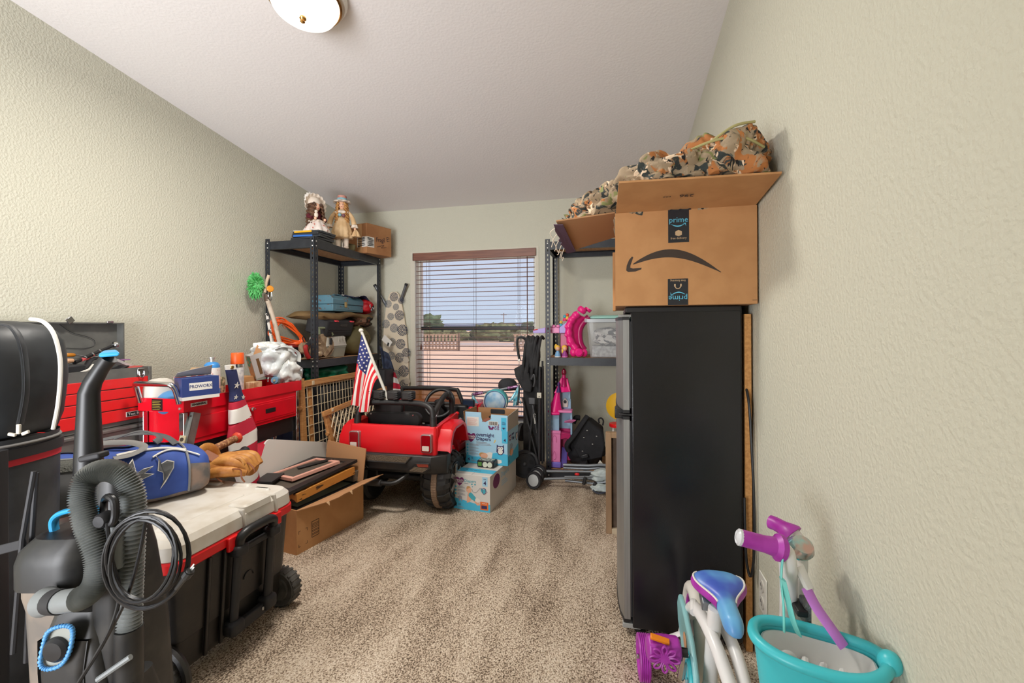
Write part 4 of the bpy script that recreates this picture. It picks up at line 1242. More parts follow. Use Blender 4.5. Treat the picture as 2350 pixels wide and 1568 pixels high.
# note: local x along the printed face, y up, z towards the viewer
part('carton', bb_, mat('carton_blue', (44, 62, 122), rough=.45), px_, bevel=.001)
nrm = (PMx.to_3x3() @ V((0,0,1)))
fo = PMx @ V((.08, .062, .105))
pp = part('print_field', poly2([(-.05,-.018),(.045,-.018),(.045,.018),(-.05,.018)], fo, PMx.to_3x3() @ V((1,0,0)), PMx.to_3x3() @ V((0,1,0)), .0006), M_wht, px_, smooth=False)
text('print', 'PROWORX', .0215, PMx @ V((.0775,.062,.1062)), PMx.to_3x3() @ V((1,0,0)), PMx.to_3x3() @ V((0,1,0)), MATS['carton_blue'], pp, sx=.86)
part('white_edge', B().bb(0,.155,0,.016,-.0008,.1058, PMx), M_wht, px_, smooth=False)
part('open_flap', B().quadbox([PMx @ V((0,.106,0)), PMx @ V((.155,.106,0)), PMx @ V((.15,.155,.04)), PMx @ V((.0,.13,.05))], PMx.to_3x3() @ V((0,.002,0))), mat('carton_grey', (176, 172, 166), rough=.6), px_, smooth=False)
pr = thing('propane_cylinder', 'blue and white propane cylinder standing in the cart tray', 'cylinder')
pc_ = V((-2.16, 2.03, zt))
part('bottle', B().lathe([(.03,0),(.038,.005),(.038,.18),(.036,.195),(.028,.205),(.012,.211),(.0,.212)], pc_, n=28), mat('propane_blue', (58, 134, 200), rough=.35), pr)
part('paper_label', B().lathe([(.0386,.065),(.0388,.066),(.0388,.178),(.0386,.179)], pc_, n=28, caps=False), mat('label_white', (222, 218, 212), rough=.6, col2=(206, 160, 150), scale=60, lo=.6, hi=.66), pr)
part('valve', B().lathe([(.012,.208),(.012,.228),(.016,.23),(.016,.236),(.0,.237)], pc_, n=14), M_rivet, pr)
sp = thing('spray_can', 'spray paint can with a bright orange cap in the cart tray', 'can')
sc_ = V((-2.15, 2.19, zt))
part('can', B().lathe([(.03,0),(.033,.004),(.033,.175),(.031,.183),(.024,.19),(.0,.192)], sc_, n=24), mat('can_label', (206, 206, 202), rough=.35, col2=(170, 172, 176), scale=50), sp)
part('can_rim', B().lathe([(.0335,.168),(.034,.172),(.034,.186),(.031,.19)], sc_, n=24, caps=False), M_chr, sp)
part('cap', B().lathe([(.035,.188),(.0355,.19),(.033,.248),(.031,.252),(.0,.254)], sc_, n=24), mat('cap_orange', (238, 96, 32), rough=.4), sp)
bc = thing('blue_hard_hat', 'rounded blue plastic dome behind the cart handle', 'cap')
part('dome', B().ell((-2.16, 1.80, zt+.02), (.07, .065, .065), n=24, m=14), mat('dome_blue', (70, 130, 180), rough=.35), bc)
solo('white_jug', B().ell((-2.235, 1.80, zt+.06), (.05, .07, .085), e=.7), mat('jug_white', (210, 204, 194), rough=.5), 'whitish plastic jug lying by the near cart handle', 'jug')
solo('tool_catalog', B().box((-2.18, 1.92, zt+.14), (.09, .12, .012), (rad(14), rad(18), rad(14))), mat('catalog_red', (206, 72, 50), rough=.5, col2=(226, 220, 210), scale=40, lo=.5, hi=.56), 'red and white booklet on top of the blue carton', 'booklet', bevel=.001)
solo('brown_paper_packet', B().box((-2.22, 1.985, zt+.12), (.05, .08, .10), (rad(35), 0, rad(14))), mat('packet_brown', (168, 138, 104), rough=.8), 'brown packet poking up behind the blue carton', 'packet', bevel=.002)
solo('screw_jar', B().lathe([(.028,0),(.03,.005),(.03,.09),(.024,.1),(.0,.101)], (-2.19, 2.105, zt+.02), n=20), mat('jar_mixed', (176, 156, 122), rough=.4, col2=(96, 92, 70), scale=60, lo=.45, hi=.55), 'clear jar of screws between the propane cylinder and the rolled flag', 'jar')
solo('wood_block', B().bb(-2.14, -2.08, 2.235, 2.30, zt, zt+.075), mat('block_wood', (214, 186, 148), rough=.7, col2=(176, 130, 88), scale=22), 'short pale wood block at the front of the cart tray', 'wood block', bevel=.002)
solo('brown_carton', B().bb(-2.225, -2.15, 2.235, 2.33, zt, zt+.105), M_card, 'small brown carton behind the pale wood block', 'box', bevel=.002)
lk = thing('lock_package', 'tall grey retail box with a brown window leaning on the white plastic bag', 'box')
LM = frame3((-2.13, 2.31, zt+.085), (.35, .9, .28), (-.08, -.34, .93))
part('carton', B().bb(0, .075, 0, .15, -.06, 0, LM), mat('lock_grey', (176, 174, 172), rough=.55), lk, bevel=.001)
part('side_print', B().bb(-.001, 0, .01, .14, -.055, -.005, LM), mat('lock_print', (96, 152, 124), rough=.5, col2=(206, 150, 108), scale=26, lo=.48, hi=.5), lk, smooth=False)
part('window', B().bb(.028, .046, .02, .12, 0, .0008, LM), mat('lock_window', (106, 76, 46), rough=.4), lk, smooth=False)
part('open_flap', B().add([LM @ V((.02,.15,0)), LM @ V((.075,.15,0)), LM @ V((.07,.20,-.02))], [(0,1,2)]), M_cardE, lk, smooth=False)
gr_ = thing('pipe_grip', 'light blue foam grip roll at the front of the cart tray', 'grip')
part('roll', B().tube([(-2.055, 2.37, zt+.072), (-2.11, 2.45, zt+.082)], .02, 16), mat('foam_blue', (120, 166, 198), rough=.7), gr_)
part('core', B().tube([(-2.051, 2.364, zt+.072), (-2.054, 2.368, zt+.072)], .006, 10), mat('core_yellow', (190, 170, 110), rough=.6), gr_)
solo('black_roll', B().tube([(-2.045, 2.365, zt+.03), (-2.1, 2.46, zt+.035)], .022, 16), M_blk, 'black roll under the light blue foam grip', 'roll')
# plastic shopping bag
M_bagw = mat('thin_white_plastic', (226, 226, 222), rough=.35, col2=(206, 212, 214), scale=6, spec=.6)
pbg = thing('plastic_bag', 'crumpled white plastic shopping bag on the far end of the cart', 'bag')
b = B()
blob_cloth(b, (-2.13, 2.47, .945), (.085, .125, .11), .35, 2.2, 8.0, 60, 36, .8, .08, 5.0)
blob_cloth(b, (-2.16, 2.45, 1.02), (.085, .11, .05), .4, 2.4, 11.0, 60, 30, .8, .1, 5.0)
blob_cloth(b, (-2.06, 2.49, .87), (.06, .08, .075), .35, 2.2, 15.0, 60, 30, .8, .08, 5.0)
part('bag_body', b, M_bagw, pbg, ang=60)
part('bag_opening', B().ell((-2.075, 2.465, .985), (.018, .035, .035)), mat('dark_contents', (52, 60, 84), rough=.5, col2=(150, 144, 140), scale=30), pbg)
part('bag_handle', B().tube(bez([(-2.08, 2.40, 1.03), (-2.05, 2.46, 1.04), (-2.03, 2.55, 1.0), (-2.04, 2.57, .94)], 20), .018, 8, flat=.3), M_bagw, pbg)

# ---- steel level / post leaning at the near end of the cart
lv = thing('steel_angle_bar', 'grey steel bar with a square bracket leaning at the near end of the cart', 'bar')
q0, q1 = V((-1.990,1.669,0.501)), V((-2.060,1.740,0.751))
LVM = frame3(q0, V((1,0.15,0)), q1-q0)
ll = (q1-q0).length
part('bar', B().bb(-.024, .018, 0, ll, -.02, -.012, LVM), mat('galvanised', (146, 150, 146), rough=.4, metal=.6, col2=(120, 124, 122), scale=12), lv, bevel=.002)
part('bar_flange', B().bb(.014, .018, 0, ll, -.06, -.012, LVM), MATS['galvanised'], lv, smooth=False)
part('bracket', B().bb(-.018, .012, ll*.45, ll*.45+.036, -.012, -.004, LVM), mat('bracket_cream', (196, 186, 154), rough=.5), lv, bevel=.002)
part('bracket_hole', B().lathe([(.009,0),(.009,.002),(.0,.002)], LVM @ V((-.003, ll*.45+.018, -.004)), LVM.to_3x3() @ V((0,0,1)), 14), mat('hole_dark', (60, 50, 40), rough=.7), lv)
part('top_hole', B().lathe([(.005,0),(.005,.001),(.0,.001)], LVM @ V((.008, ll-.02, -.012)), LVM.to_3x3() @ V((0,0,1)), 12), MATS['hole_dark'], lv)

# ---- rolled flag leaning on the cart
M_navy = mat('flag_navy', (38, 44, 88), rough=.8)
M_fred = mat('flag_red', (186, 30, 56), rough=.8)
M_fwht = mat('flag_white', (226, 222, 216), rough=.8)
M_fredb = mat('flag_bright_red', (214, 30, 44), rough=.75)
def star(c, r, x, y, d=.001):
    pts = []
    for k in range(10):
        a = rad(90+36*k); rr = r if k % 2 == 0 else r*.4
        pts.append((rr*math.cos(a), rr*math.sin(a)))
    return poly2(pts, c, x, y, d)
rf = thing('furled_flag', 'furled striped flag with white stars standing against the red cart', 'flag')
fa = bez([(-1.965,1.955,0.966), (-1.960,1.982,0.844), (-1.945,1.988,0.705), (-1.930,1.994,0.566), (-1.910,2.001,0.427), (-1.900,2.025,0.292)], 60)
def fprof(t):
    if t < .25: return .030+.03*t
    if t < .55: return .038+.17*(t-.25)
    return .088-.06*(t-.55)
def fpt(t, a):
    i = max(0, min(len(fa)-1.001, t*(len(fa)-1))); k = int(i); f = i-k
    c = fa[k]*(1-f) + fa[k+1]*f
    r = fprof(max(0, min(1, t)))*(1+.12*math.sin(a*3+t*9))
    return c + V((.6,.0,0))*(r*.75*math.cos(a)) + V((0,1,0))*(r*math.sin(a))
def fband(t0, t1, sk, m, nm):
    rings = []
    for k in range(9):
        t = t0+(t1-t0)*k/8
        rings.append([fpt(max(0, min(1, t + sk*math.sin(2*math.pi*j/28))), 2*math.pi*j/28) for j in range(28)])
    return part(nm, B().loft(rings, True), m, rf, ang=70)
fband(0, .055, 0, M_fwht, 'header')
fband(.055, .30, .0, M_navy, 'canton')
tt = .30
for k, (w, m) in enumerate(((.05, M_fred), (.10, M_fwht), (.10, M_fred), (.09, M_fwht), (.13, M_fred), (.13, M_fwht), (.10, M_fred))):
    fband(tt, tt+w, -.025 if k > 1 else -.01, m, 'stripe')
    tt += w
part('grommet', B().lathe([(.007,0),(.009,.001),(.007,.003),(.003,.003)], fpt(.03, 0)+V((.002,-.006,0)), (1,-.4,0), 12), MATS['brass'], rf)
for (t, a, r) in ((.18, -.2, .019), (.27, -.6, .014), (.28, .7, .014)):
    part('star', star(fpt(t, a)+V((.003,0,0)), r, (0, 1, -.2), (.1, .2, 1), .002), M_fwht, rf, smooth=False)

# ------------------------------------------------------------------ open carton with picture frames
cbx = thing('open_carton', 'open brown cardboard box on the carpet filled with picture frames', 'box')
bA, bB = V((-1.585, 1.975, 0)), V((-1.50, 2.455, 0))
bu = (bB-bA).normalized(); bn = V((-bu.y, bu.x, 0))   # bn points to -X
bh = .228; bw = .42; L_ = (bB-bA).length
def Q(a, c, z): return bA + bu*a + bn*c + V((0, 0, z))
part('side_panel', B().quadbox([Q(0,0,0), Q(L_,0,0), Q(L_,0,bh), Q(0,0,bh)], bn*.005), M_card, cbx, smooth=False, label='front panel with printed shipping marks')
part('side_panel', B().quadbox([Q(0,bw,0), Q(L_,bw,0), Q(L_,bw,bh), Q(0,bw,bh)], -bn*.005), M_card, cbx, smooth=False)
part('side_panel', B().quadbox([Q(0,.005,0), Q(0,bw-.005,0), Q(0,bw-.005,bh), Q(0,.005,bh)], bu*.005), M_card, cbx, smooth=False)
part('side_panel', B().quadbox([Q(L_,.005,0), Q(L_,bw-.005,0), Q(L_,bw-.005,bh), Q(L_,.005,bh)], -bu*.005), M_card, cbx, smooth=False)
part('bottom_panel', B().quadbox([Q(.005,.005,0), Q(L_-.005,.005,0), Q(L_-.005,bw-.005,0), Q(.005,bw-.005,0)], (0,0,.005)), M_cardE, cbx, smooth=False)
part('flap', B().quadbox([Q(L_,.0,bh), Q(L_,.31,bh), Q(L_+.03,.31,.44), Q(L_+.03,.0,.415)], -bu*.005), M_cardE, cbx, smooth=False, label='far flap standing upright')
# front flap folding out, with torn edge
N = 26
edge = []
for i in range(N+1):
    t = i/N
    a = -.0 + (L_+.075)*t
    wv = .006*noise.noise(V((t*14, 0, 5)))
    out = .005 + .085*min(1, t*3.2)*(.55+.45*t)
    edge.append(Q(a, -out+wv, bh+.03*t-.02*min(1,t*3)*(1-t)*.6))
fl_ = part('flap', B().prism([Q(0,0,bh)] + edge + [Q(L_+.0,.0,bh+.004)], (0,0,-.004)), M_cardE, cbx, smooth=False, label='front flap with a torn edge hanging outward')
for t in (.27, .55):
    c = edge[int(t*N)]
    part('torn_bit', B().add([c+V((0,-.012,0)), c+V((.006,.0,-.004)), c+V((.002,.014,-.001)), c+V((.012,.002,-.022))], [(0,1,3),(1,2,3),(0,1,2)]), mat('card_light', (214, 178, 136), rough=.9), fl_, smooth=False)
# printed marks
bm_ = B()
def mark(a0, a1, z0, z1):
    bm_.quadbox([Q(a0,-.0006,z0), Q(a1,-.0006,z0), Q(a1,-.0006,z1), Q(a0,-.0006,z1)], bn*.0005)
mark(.095,.098,.05,.135); mark(.142,.145,.05,.135); mark(.095,.145,.05,.053); mark(.095,.145,.132,.135)
for z in (.062,.068,.079,.085,.096,.104,.112,.119): mark(.098,.142,z,z+.0025)
for (a, s_) in ((.012,1), (.068,-1)):
    for z, q_ in ((.035,1), (.115,-1)):
        mark(min(a,a+s_*.012), max(a,a+s_*.012), z, z+.002)
        mark(min(a,a+s_*.002), max(a,a+s_*.002), min(z,z+q_*.014), max(z,z+q_*.014))
part('printed_marks', bm_, M_ink, cbx, smooth=False, kind='stuff')
# picture frames, stacked
def frame(name, label, cat, c, w, h, t, bar, rot, mf, mi, grp=None):
    f = thing(name, label, cat, grp)
    M = Matrix.Translation(c) @ Euler(rot).to_matrix().to_4x4()
    for (x0, x1, y0, y1) in ((-w/2, w/2, -h/2, -h/2+bar), (-w/2, w/2, h/2-bar, h/2), (-w/2, -w/2+bar, -h/2+bar, h/2-bar), (w/2-bar, w/2, -h/2+bar, h/2-bar)):
        part('frame_bar', B().bb(x0, x1, y0, y1, -t/2, t/2, M), mf, f, bevel=.0015)
    part('backing', B().bb(-w/2+bar, w/2-bar, -h/2+bar, h/2-bar, -t*.4, t*.1, M), mi, f, smooth=False)
    return f, M
rzb = math.atan2(bu.y, bu.x) - math.pi/2
M_pink = mat('pink_frame', (226, 168, 150), rough=.5)
M_back = mat('frame_backing', (88, 80, 70), rough=.6)
M_bfr = mat('black_frame', (34, 33, 35), rough=.4)
M_oak = mat('oak_frame', (196, 132, 58), rough=.5, col2=(70, 46, 26), scale=7, lo=.56, hi=.6, stretch=(6, 1, 6), detail=5)
frame('picture_frame', 'black picture frame at the bottom of the open carton', 'picture frame', Q(.26,.2,bh-.018), .34, .46, .02, .025, (0, 0, rzb), M_bfr, mat('frame_art_green', (150, 166, 150), rough=.3), 'frames in the open carton')
frame('picture_frame', 'grainy oak frame edge under the black frames in the open carton', 'picture frame', Q(.235,.2,bh+.055), .35, .42, .045, .03, (rad(3), rad(-2), rzb), M_oak, M_back, 'frames in the open carton')
solo('grey_wood_block', B().box(Q(.475,.10,bh+.028), (.12,.05,.06), (0,0,rzb)), mat('weathered_wood', (122, 112, 100), rough=.8, col2=(98, 90, 80), scale=30), 'weathered grey wood piece at the far end of the open carton', 'wood block', bevel=.002)
frame('picture_frame', 'wide black frame lying face down under the pink frame', 'picture frame', Q(.23,.215,bh+.093), .36, .5, .018, .05, (rad(4), rad(-3), rzb), M_bfr, M_back, 'frames in the open carton')
frame('picture_frame', 'pink picture frame lying on the stack in the open carton', 'picture frame', Q(.26,.225,bh+.112), .23, .3, .018, .022, (rad(4), rad(-4), rzb+rad(-10)), M_pink, M_back, 'frames in the open carton')
solo('frame_easel', B().box(Q(.33,.22,bh+.126), (.04,.2,.006), (rad(4),rad(-3),rzb+rad(-26))), M_bfr, 'thin black easel leg lying on the pink frame', 'frame stand', bevel=.001)
solo('small_black_frame', B().box(Q(.07,.28,bh+.108), (.1,.12,.014), (rad(4),0,rzb+rad(20))), M_bfr, 'small black frame sticking out under the pink frame corner', 'picture frame', bevel=.002)

# ------------------------------------------------------------------ white board with a red side
wbd = thing('game_board_box', 'large white rounded panel with a red side standing behind the open carton', 'board')
w0, w1, w2, w3 = V((-1.940,2.068,0.291)), V((-1.940,2.695,0.128)), V((-1.955,2.742,0.368)), V((-1.955,2.193,0.522))
def wpt(u, v):
    return (w0*(1-u)+w1*u)*(1-v) + (w3*(1-u)+w2*u)*v
pts = [wpt(0,0), wpt(1,0), wpt(1,.88)]
for i in range(6):
    a = rad(90*i/5); pts.append(wpt(1-.03+.03*math.cos(a), .9+.1*math.sin(a)))
for i in range(6):
    a = rad(90+90*i/5); pts.append(wpt(.06+.06*math.cos(a), .88+.12*math.sin(a)))
part('white_panel', B().prism(pts, (-.01,0,0)), mat('panel_white', (238, 236, 230), rough=.55), wbd, smooth=False)
rs = [wpt(0,0), wpt(.0,.88), wpt(.02,.96), wpt(.06,1.0)]
part('red_side', B().loft([[q, q+V((-.012,0,0)), q+V((-.06,-.05,-.02)), q+V((-.06,-.05,-.03))] for q in rs], False), mat('board_red', (190, 24, 50), rough=.5), wbd)
text('print', 'CLUE', .03, wpt(0,.45)+V((-.03,-.026,-.005)), (rs[1]-rs[0]), V((.06,.05,0)), M_ink, wbd, ext=.0006)
text('print', 'IIIIII', .018, wpt(.09,.17)+V((.001,0,0)), (0,1,0), (0,0,1), M_ink, wbd)

# ------------------------------------------------------------------ baby gates
M_gate = mat('gate_pine', (206, 150, 92), rough=.55, col2=(190, 132, 76), scale=10, stretch=(1, 1, 8))
M_wire = mat('cream_plastic_wire', (222, 204, 172), rough=.5)
def gate_grid():
    t = thing('baby_gate', 'tall wooden baby gate with a cream wire grid leaning on the shelving', 'baby gate', 'wooden baby gates')
    x = -2.075
    def G_(y, z, dx=0.0): return V((x + (z-.4)*-.05 + dx, y, z))
    y0, y1, z0, z1 = 2.652, 3.55, .03, .812
    def bar(nm, ya, yb, za, zb, d=.018, dx=0.0):
        M = Matrix.Rotation(0, 4, 'X')
        b = B()
        b.add([G_(ya,za,dx), G_(yb,za,dx), G_(yb,zb,dx), G_(ya,zb,dx), G_(ya,za,dx-d), G_(yb,za,dx-d), G_(yb,zb,dx-d), G_(ya,zb,dx-d)], [(3,2,1,0),(4,5,6,7),(0,1,5,4),(1,2,6,5),(2,3,7,6),(3,0,4,7)])
        return part(nm, b, M_gate, t, bevel=.002)
    bar('stile', y0, y0+.045, z0, z1, .02); bar('stile', y1-.045, y1, z0, z1, .02)
    bar('stile', y0+.115, y0+.15, z0, z1-.05, .016, -.022); bar('stile', y1-.15, y1-.115, z0, z1-.05, .016, -.022)
    bar('rail', y0+.045, y1-.045, z1-.058, z1-.018, .02); bar('rail', y0+.045, y1-.045, z0+.2, z0+.24, .02); 
    bar('rail', y0+.05, y1-.05, z1-.075, z1-.05, .014, -.022); bar('rail', y0+.05, y1-.05, z0, z0+.035, .014, -.022)
    n = 0
    yy = y0+.08
    while yy < y1-.06:
        part('wire', B().tube([G_(yy, z0+.01, -.012), G_(yy, z1-.04, -.012)], .0026, 6), M_wire, t)
        yy += .038 if yy > y0+.16 else .055
    for k in range(11):
        z = z0+.05+.066*k
        part('wire', B().tube([G_(y0+.045, z, -.016), G_(y1-.045, z, -.016)], .0026, 6), M_wire, t)
    part('peg', B().lathe([(.013,0),(.015,.004),(.013,.012),(.005,.013),(.0,.011)], G_(y0-.002, .615, -.005), (.6,-1,0), 16), M_gate, t)
    part('slide_clip', B().box(G_(y0+.13, z1-.04, .003), (.008,.022,.03)), M_wire, t, bevel=.002)
gate_grid()
def gate_lattice():
    t = thing('baby_gate', 'smaller wooden baby gate with a cream diamond lattice in front of the grid gate', 'baby gate', 'wooden baby gates')
    o = V((-1.87, 2.60, .6)); ex = V((-.03, .93, .06)).normalized(); ey = V((.15, .12, -.97)).normalized()
    def G_(a, d, off=0.0): return o + ex*a + ey*d + ex.cross(ey).normalized()*off
    def bar(nm, a0, a1, d0, d1, th=.018, off=0.0):
        b = B(); b.quadbox([G_(a0,d0,off), G_(a1,d0,off), G_(a1,d1,off), G_(a0,d1,off)], ex.cross(ey).normalized()*th)
        return part(nm, b, M_gate, t, bevel=.002)
    W_, H_ = .86, .58
    bar('rail', -.02, W_, -.012, .022, .018, -.01)
    bar('stile', .0, .036, .02, H_, .018); bar('stile', .07, .1, .02, H_, .014, .02)
    bar('rail', .0, W_, H_-.04, H_, .018)
    bar('stile', W_-.04, W_, .02, H_, .018)
    part('peg', B().lathe([(.012,0),(.014,.004),(.012,.012),(.0,.011)], G_(.0, .14, .008), -ex, 14), M_gate, t)
    part('slide_clip', B().box(G_(.075, .0, -.012), (.006,.02,.022)), M_wire, t, bevel=.002)
    n = 15; st = (W_-.1)/n
    for k in range(-8, n+1):
        for sgn in (1, -1):
            a0 = .05 + st*k if sgn == 1 else .05 + st*(k+8)
            a1 = a0 + sgn*st*8
            d0, d1 = .03, H_-.02
            # clip to the width
            def clip(a0, d0, a1, d1):
                lo, hi = .04, W_-.04
                if (a0 < lo and a1 < lo) or (a0 > hi and a1 > hi): return None
                if a0 < lo: tt = (lo-a0)/(a1-a0); a0, d0 = lo, d0+(d1-d0)*tt
                if a0 > hi: tt = (hi-a0)/(a1-a0); a0, d0 = hi, d0+(d1-d0)*tt
                if a1 < lo: tt = (lo-a0)/(a1-a0); a1, d1 = lo, d0+(d1-d0)*tt
                if a1 > hi: tt = (hi-a0)/(a1-a0); a1, d1 = hi, d0+(d1-d0)*tt
                return a0, d0, a1, d1
            r = clip(a0, d0, a1, d1)
            if r and abs(r[0]-r[2]) > .02:
                part('lattice_slat', B().tube([G_(r[0], r[1], .006*sgn+.006), G_(r[2], r[3], .006*sgn+.006)], .0042, 6, flat=.6), M_wire, t)
gate_lattice()

# ------------------------------------------------------------------ ride-on toy car
M_jred = mat('jeep_red', (224, 22, 34), rough=.32, col2=(206, 44, 44), scale=4, lo=.5, hi=.8)
M_jblk = mat('jeep_black', (34, 33, 34), rough=.45, col2=(48, 44, 42), scale=9, lo=.5, hi=.75)
M_tire = mat('tire_black', (48, 46, 45), rough=.6, col2=(36, 35, 35), scale=16)
M_band = mat('tire_band_tan', (146, 122, 102), rough=.85, bump=.6, bscale=90)
jp = thing('ride_on_car', 'red battery ride-on off-road toy car with black roll bar', 'toy car')
JL, JR, JY = -1.665, -1.068, 2.55
jc = (JL+JR)/2
# tub: tailgate, quarters, floor
part('tailgate', B().loft([rrect(JL, JR, JY+.004, JY+.05, .378, .02), rrect(JL, JR, JY, JY+.05, .46, .022), rrect(JL+.004, JR-.004, JY+.012, JY+.05, .535, .022), rrect(JL+.012, JR-.012, JY+.02, JY+.046, .546, .012)]), M_jred, jp, ang=40)
for s, x in ((-1, JL), (1, JR)):
    pts = [(x, JY+.03, .375), (x, JY+.03, .543), (x, 2.84, .565), (x, 2.92, .572), (x, 2.955, .55), (x, 2.985, .33), (x, 2.94, .33), (x, 2.90, .40), (x, 2.86, .46), (x, 2.62, .46), (x, 2.585, .375)]
    part('quarter_panel', B().prism([V(q) for q in pts], (-s*.03, 0, 0)), M_jred, jp, bevel=.006)
    part('sill', B().bb(min(x, x-s*.05), max(x, x-s*.05), 2.96, 3.28, .29, .335), M_jred, jp, bevel=.006)
    part('cowl_side', B().prism([V((x, 3.24, .33)), V((x, 3.26, .55)), V((x, 3.34, .56)), V((x, 3.74, .53)), V((x, 3.76, .42)), V((x, 3.66, .44)), V((x, 3.42, .44)), V((x, 3.34, .33))], (-s*.03, 0, 0)), M_jred, jp, bevel=.006)
    # flared fenders
    for y0 in (2.575, 3.33):
        arch = [(0,.40),(.012,.47),(.05,.525),(.10,.545),(.25,.548),(.30,.52),(.345,.42),(.355,.395)]
        o = [V((x, y0+a, h)) for a, h in arch]
        i_ = [V((x, y0+.178+(a-.178)*.84, h-.028 if h > .41 else h)) for a, h in arch]
        w = s*(.085 if y0 < 3 else .02)
        b = B()
        ringset = []
        for k in range(len(arch)):
            ringset.append([o[k]+V((-s*.01,0,0)), o[k]+V((w*.8,0,0)), o[k]+V((w,0,-.012)), i_[k]+V((w,0,0)), i_[k]+V((-s*.01,0,0))])
        b.loft(ringset, True)
        part('fender', b, M_jred, jp, ang=30, bevel=.003)
    part('rock_slider', B().bb(min(x+s*.01, x+s*.06), max(x+s*.01, x+s*.06), 2.93, 3.32, .255, .295), M_jblk, jp, bevel=.008)
part('floor_pan', B().bb(JL+.02, JR-.02, JY+.04, 3.7, .27, .31), M_jblk, jp, smooth=False)
part('hood', B().loft([[V((JL+.03,3.3,.5)), V((JR-.03,3.3,.5)), V((JR-.03,3.3,.555)), V((JL+.03,3.3,.555))], [V((JL+.06,3.78,.42)), V((JR-.06,3.78,.42)), V((JR-.06,3.76,.535)), V((JL+.06,3.76,.535))]]), M_jred, jp, bevel=.01)
part('grille', B().bb(JL+.06, JR-.06, 3.74, 3.79, .36, .53), M_jred, jp, bevel=.01)
part('front_bumper', B().bb(JL-.02, JR+.02, 3.76, 3.84, .26, .34), M_jblk, jp, bevel=.015)
part('tub_interior', B().bb(JL+.031, JR-.031, JY+.055, 2.7, .31, .50), M_jblk, jp, smooth=False)
part('dashboard', B().bb(JL+.04, JR-.04, 3.24, 3.31, .42, .565), M_jblk, jp, bevel=.012)
# rear bumper with step plate and corner pods
part('rear_bumper', B().loft([[V((JL-.05, JY+.03, z_)) + V((0, 0, 0)), V((JL+.02, JY-.03+dy, z_)), V((JR-.02, JY-.03+dy, z_)), V((JR+.06, JY+.03, z_)), V((JR+.06, JY+.10, z_)), V((JL-.05, JY+.10, z_))] for z_, dy in ((.262,.03),(.285,.0),(.35,-.005),(.378,.01))]), M_jblk, jp, bevel=.006)
M_dirtp = mat('dusty_step', (104, 90, 74), rough=.85, bump=.7, bscale=140)
sp_ = part('step_plate', B().prism([V((jc-.19,JY-.036,.372)), V((jc+.15,JY-.036,.372)), V((jc+.115,JY-.036,.335)), V((jc-.155,JY-.036,.335))], (0,-.003,0)), M_dirtp, jp, smooth=False)
part('step_rim', B().tube([V((jc-.195,JY-.038,.374)), V((jc-.158,JY-.04,.332)), V((jc+.118,JY-.04,.332)), V((jc+.155,JY-.038,.374))], .005, 8), M_jblk, sp_)
for s, x in ((1, JR-.10), (-1, JL+.10)):
    pod = part('corner_pod', B().prism([V((x-s*.07,JY-.036,.288)), V((x-s*.02,JY-.036,.338)), V((x+s*.075,JY-.036,.342)), V((x+s*.085,JY-.036,.31)), V((x+s*.04,JY-.036,.28))], (0,-.008,0)), M_jblk, jp, bevel=.003)
    part('pod_mesh', B().prism([V((x-s*.055,JY-.0445,.289)), V((x-s*.02,JY-.0445,.318)), V((x+s*.07,JY-.0445,.312)), V((x+s*.035,JY-.0445,.287))], (0,-.002,0)), M_dirtp, pod, smooth=False)
    part('reflector', B().prism([V((x-s*.005,JY-.0445,.334)), V((x+s*.07,JY-.0445,.336)), V((x+s*.072,JY-.0445,.32)), V((x+s*.005,JY-.0445,.318))], (0,-.002,0)), mat('reflector_dull', (138, 56, 40), rough=.4), pod, smooth=False)
    tl = part('tail_light', B().loft([rrect(x+s*.055-.033, x+s*.055+.033, 0, .112, 0, .012)], False) if False else B().prism([V((x+s*.045+q.x, JY+.012, .452+q.y)) for q in rrect(-.035, .035, -.056, .056, 0, .013)], (0,-.032,0)), mat('light_bezel', (176, 170, 170), rough=.25, metal=.7), jp, bevel=.003)
    part('lens', B().prism([V((x+s*.045+q.x, JY-.0195, .452+q.y)) for q in rrect(-.029, .029, -.05, .05, 0, .01)], (0,-.005,0)), mat('lens_red', (150, 6, 20), rough=.15, coat=.6), tl)
    part('reverse_lens', B().prism([V((x+s*.045+q.x, JY-.0245, .425+q.y)) for q in rrect(-.022, .022, -.015, .015, 0, .004)], (0,-.003,0)), mat('lens_white', (224, 210, 200), rough=.2), tl)
part('tow_bar', B().tube(bez([(-1.60,JY+.02,.245), (-1.585,JY-.03,.215), (-1.56,JY-.05,.205), (-1.40,JY-.05,.205), (-1.33,JY-.045,.208), (-1.29,JY-.02,.225), (-1.26,JY+.02,.25)], 40), .013, 10), M_jblk, jp)
part('tow_grip', B().tube([(-1.56,JY-.05,.205), (-1.405,JY-.05,.205)], .021, 14), mat('grip_grey', (66, 66, 68), rough=.6), jp)
part('axle', B().tube([(JL-.02, 2.72, .18), (JR+.02, 2.72, .18)], .022, 10), M_jblk, jp)
part('gearbox', B().bb(-1.22, -1.15, 2.64, 2.80, .12, .27).bb(-1.58, -1.51, 2.64, 2.80, .12, .27), M_jblk, jp, bevel=.012, kind='stuff')
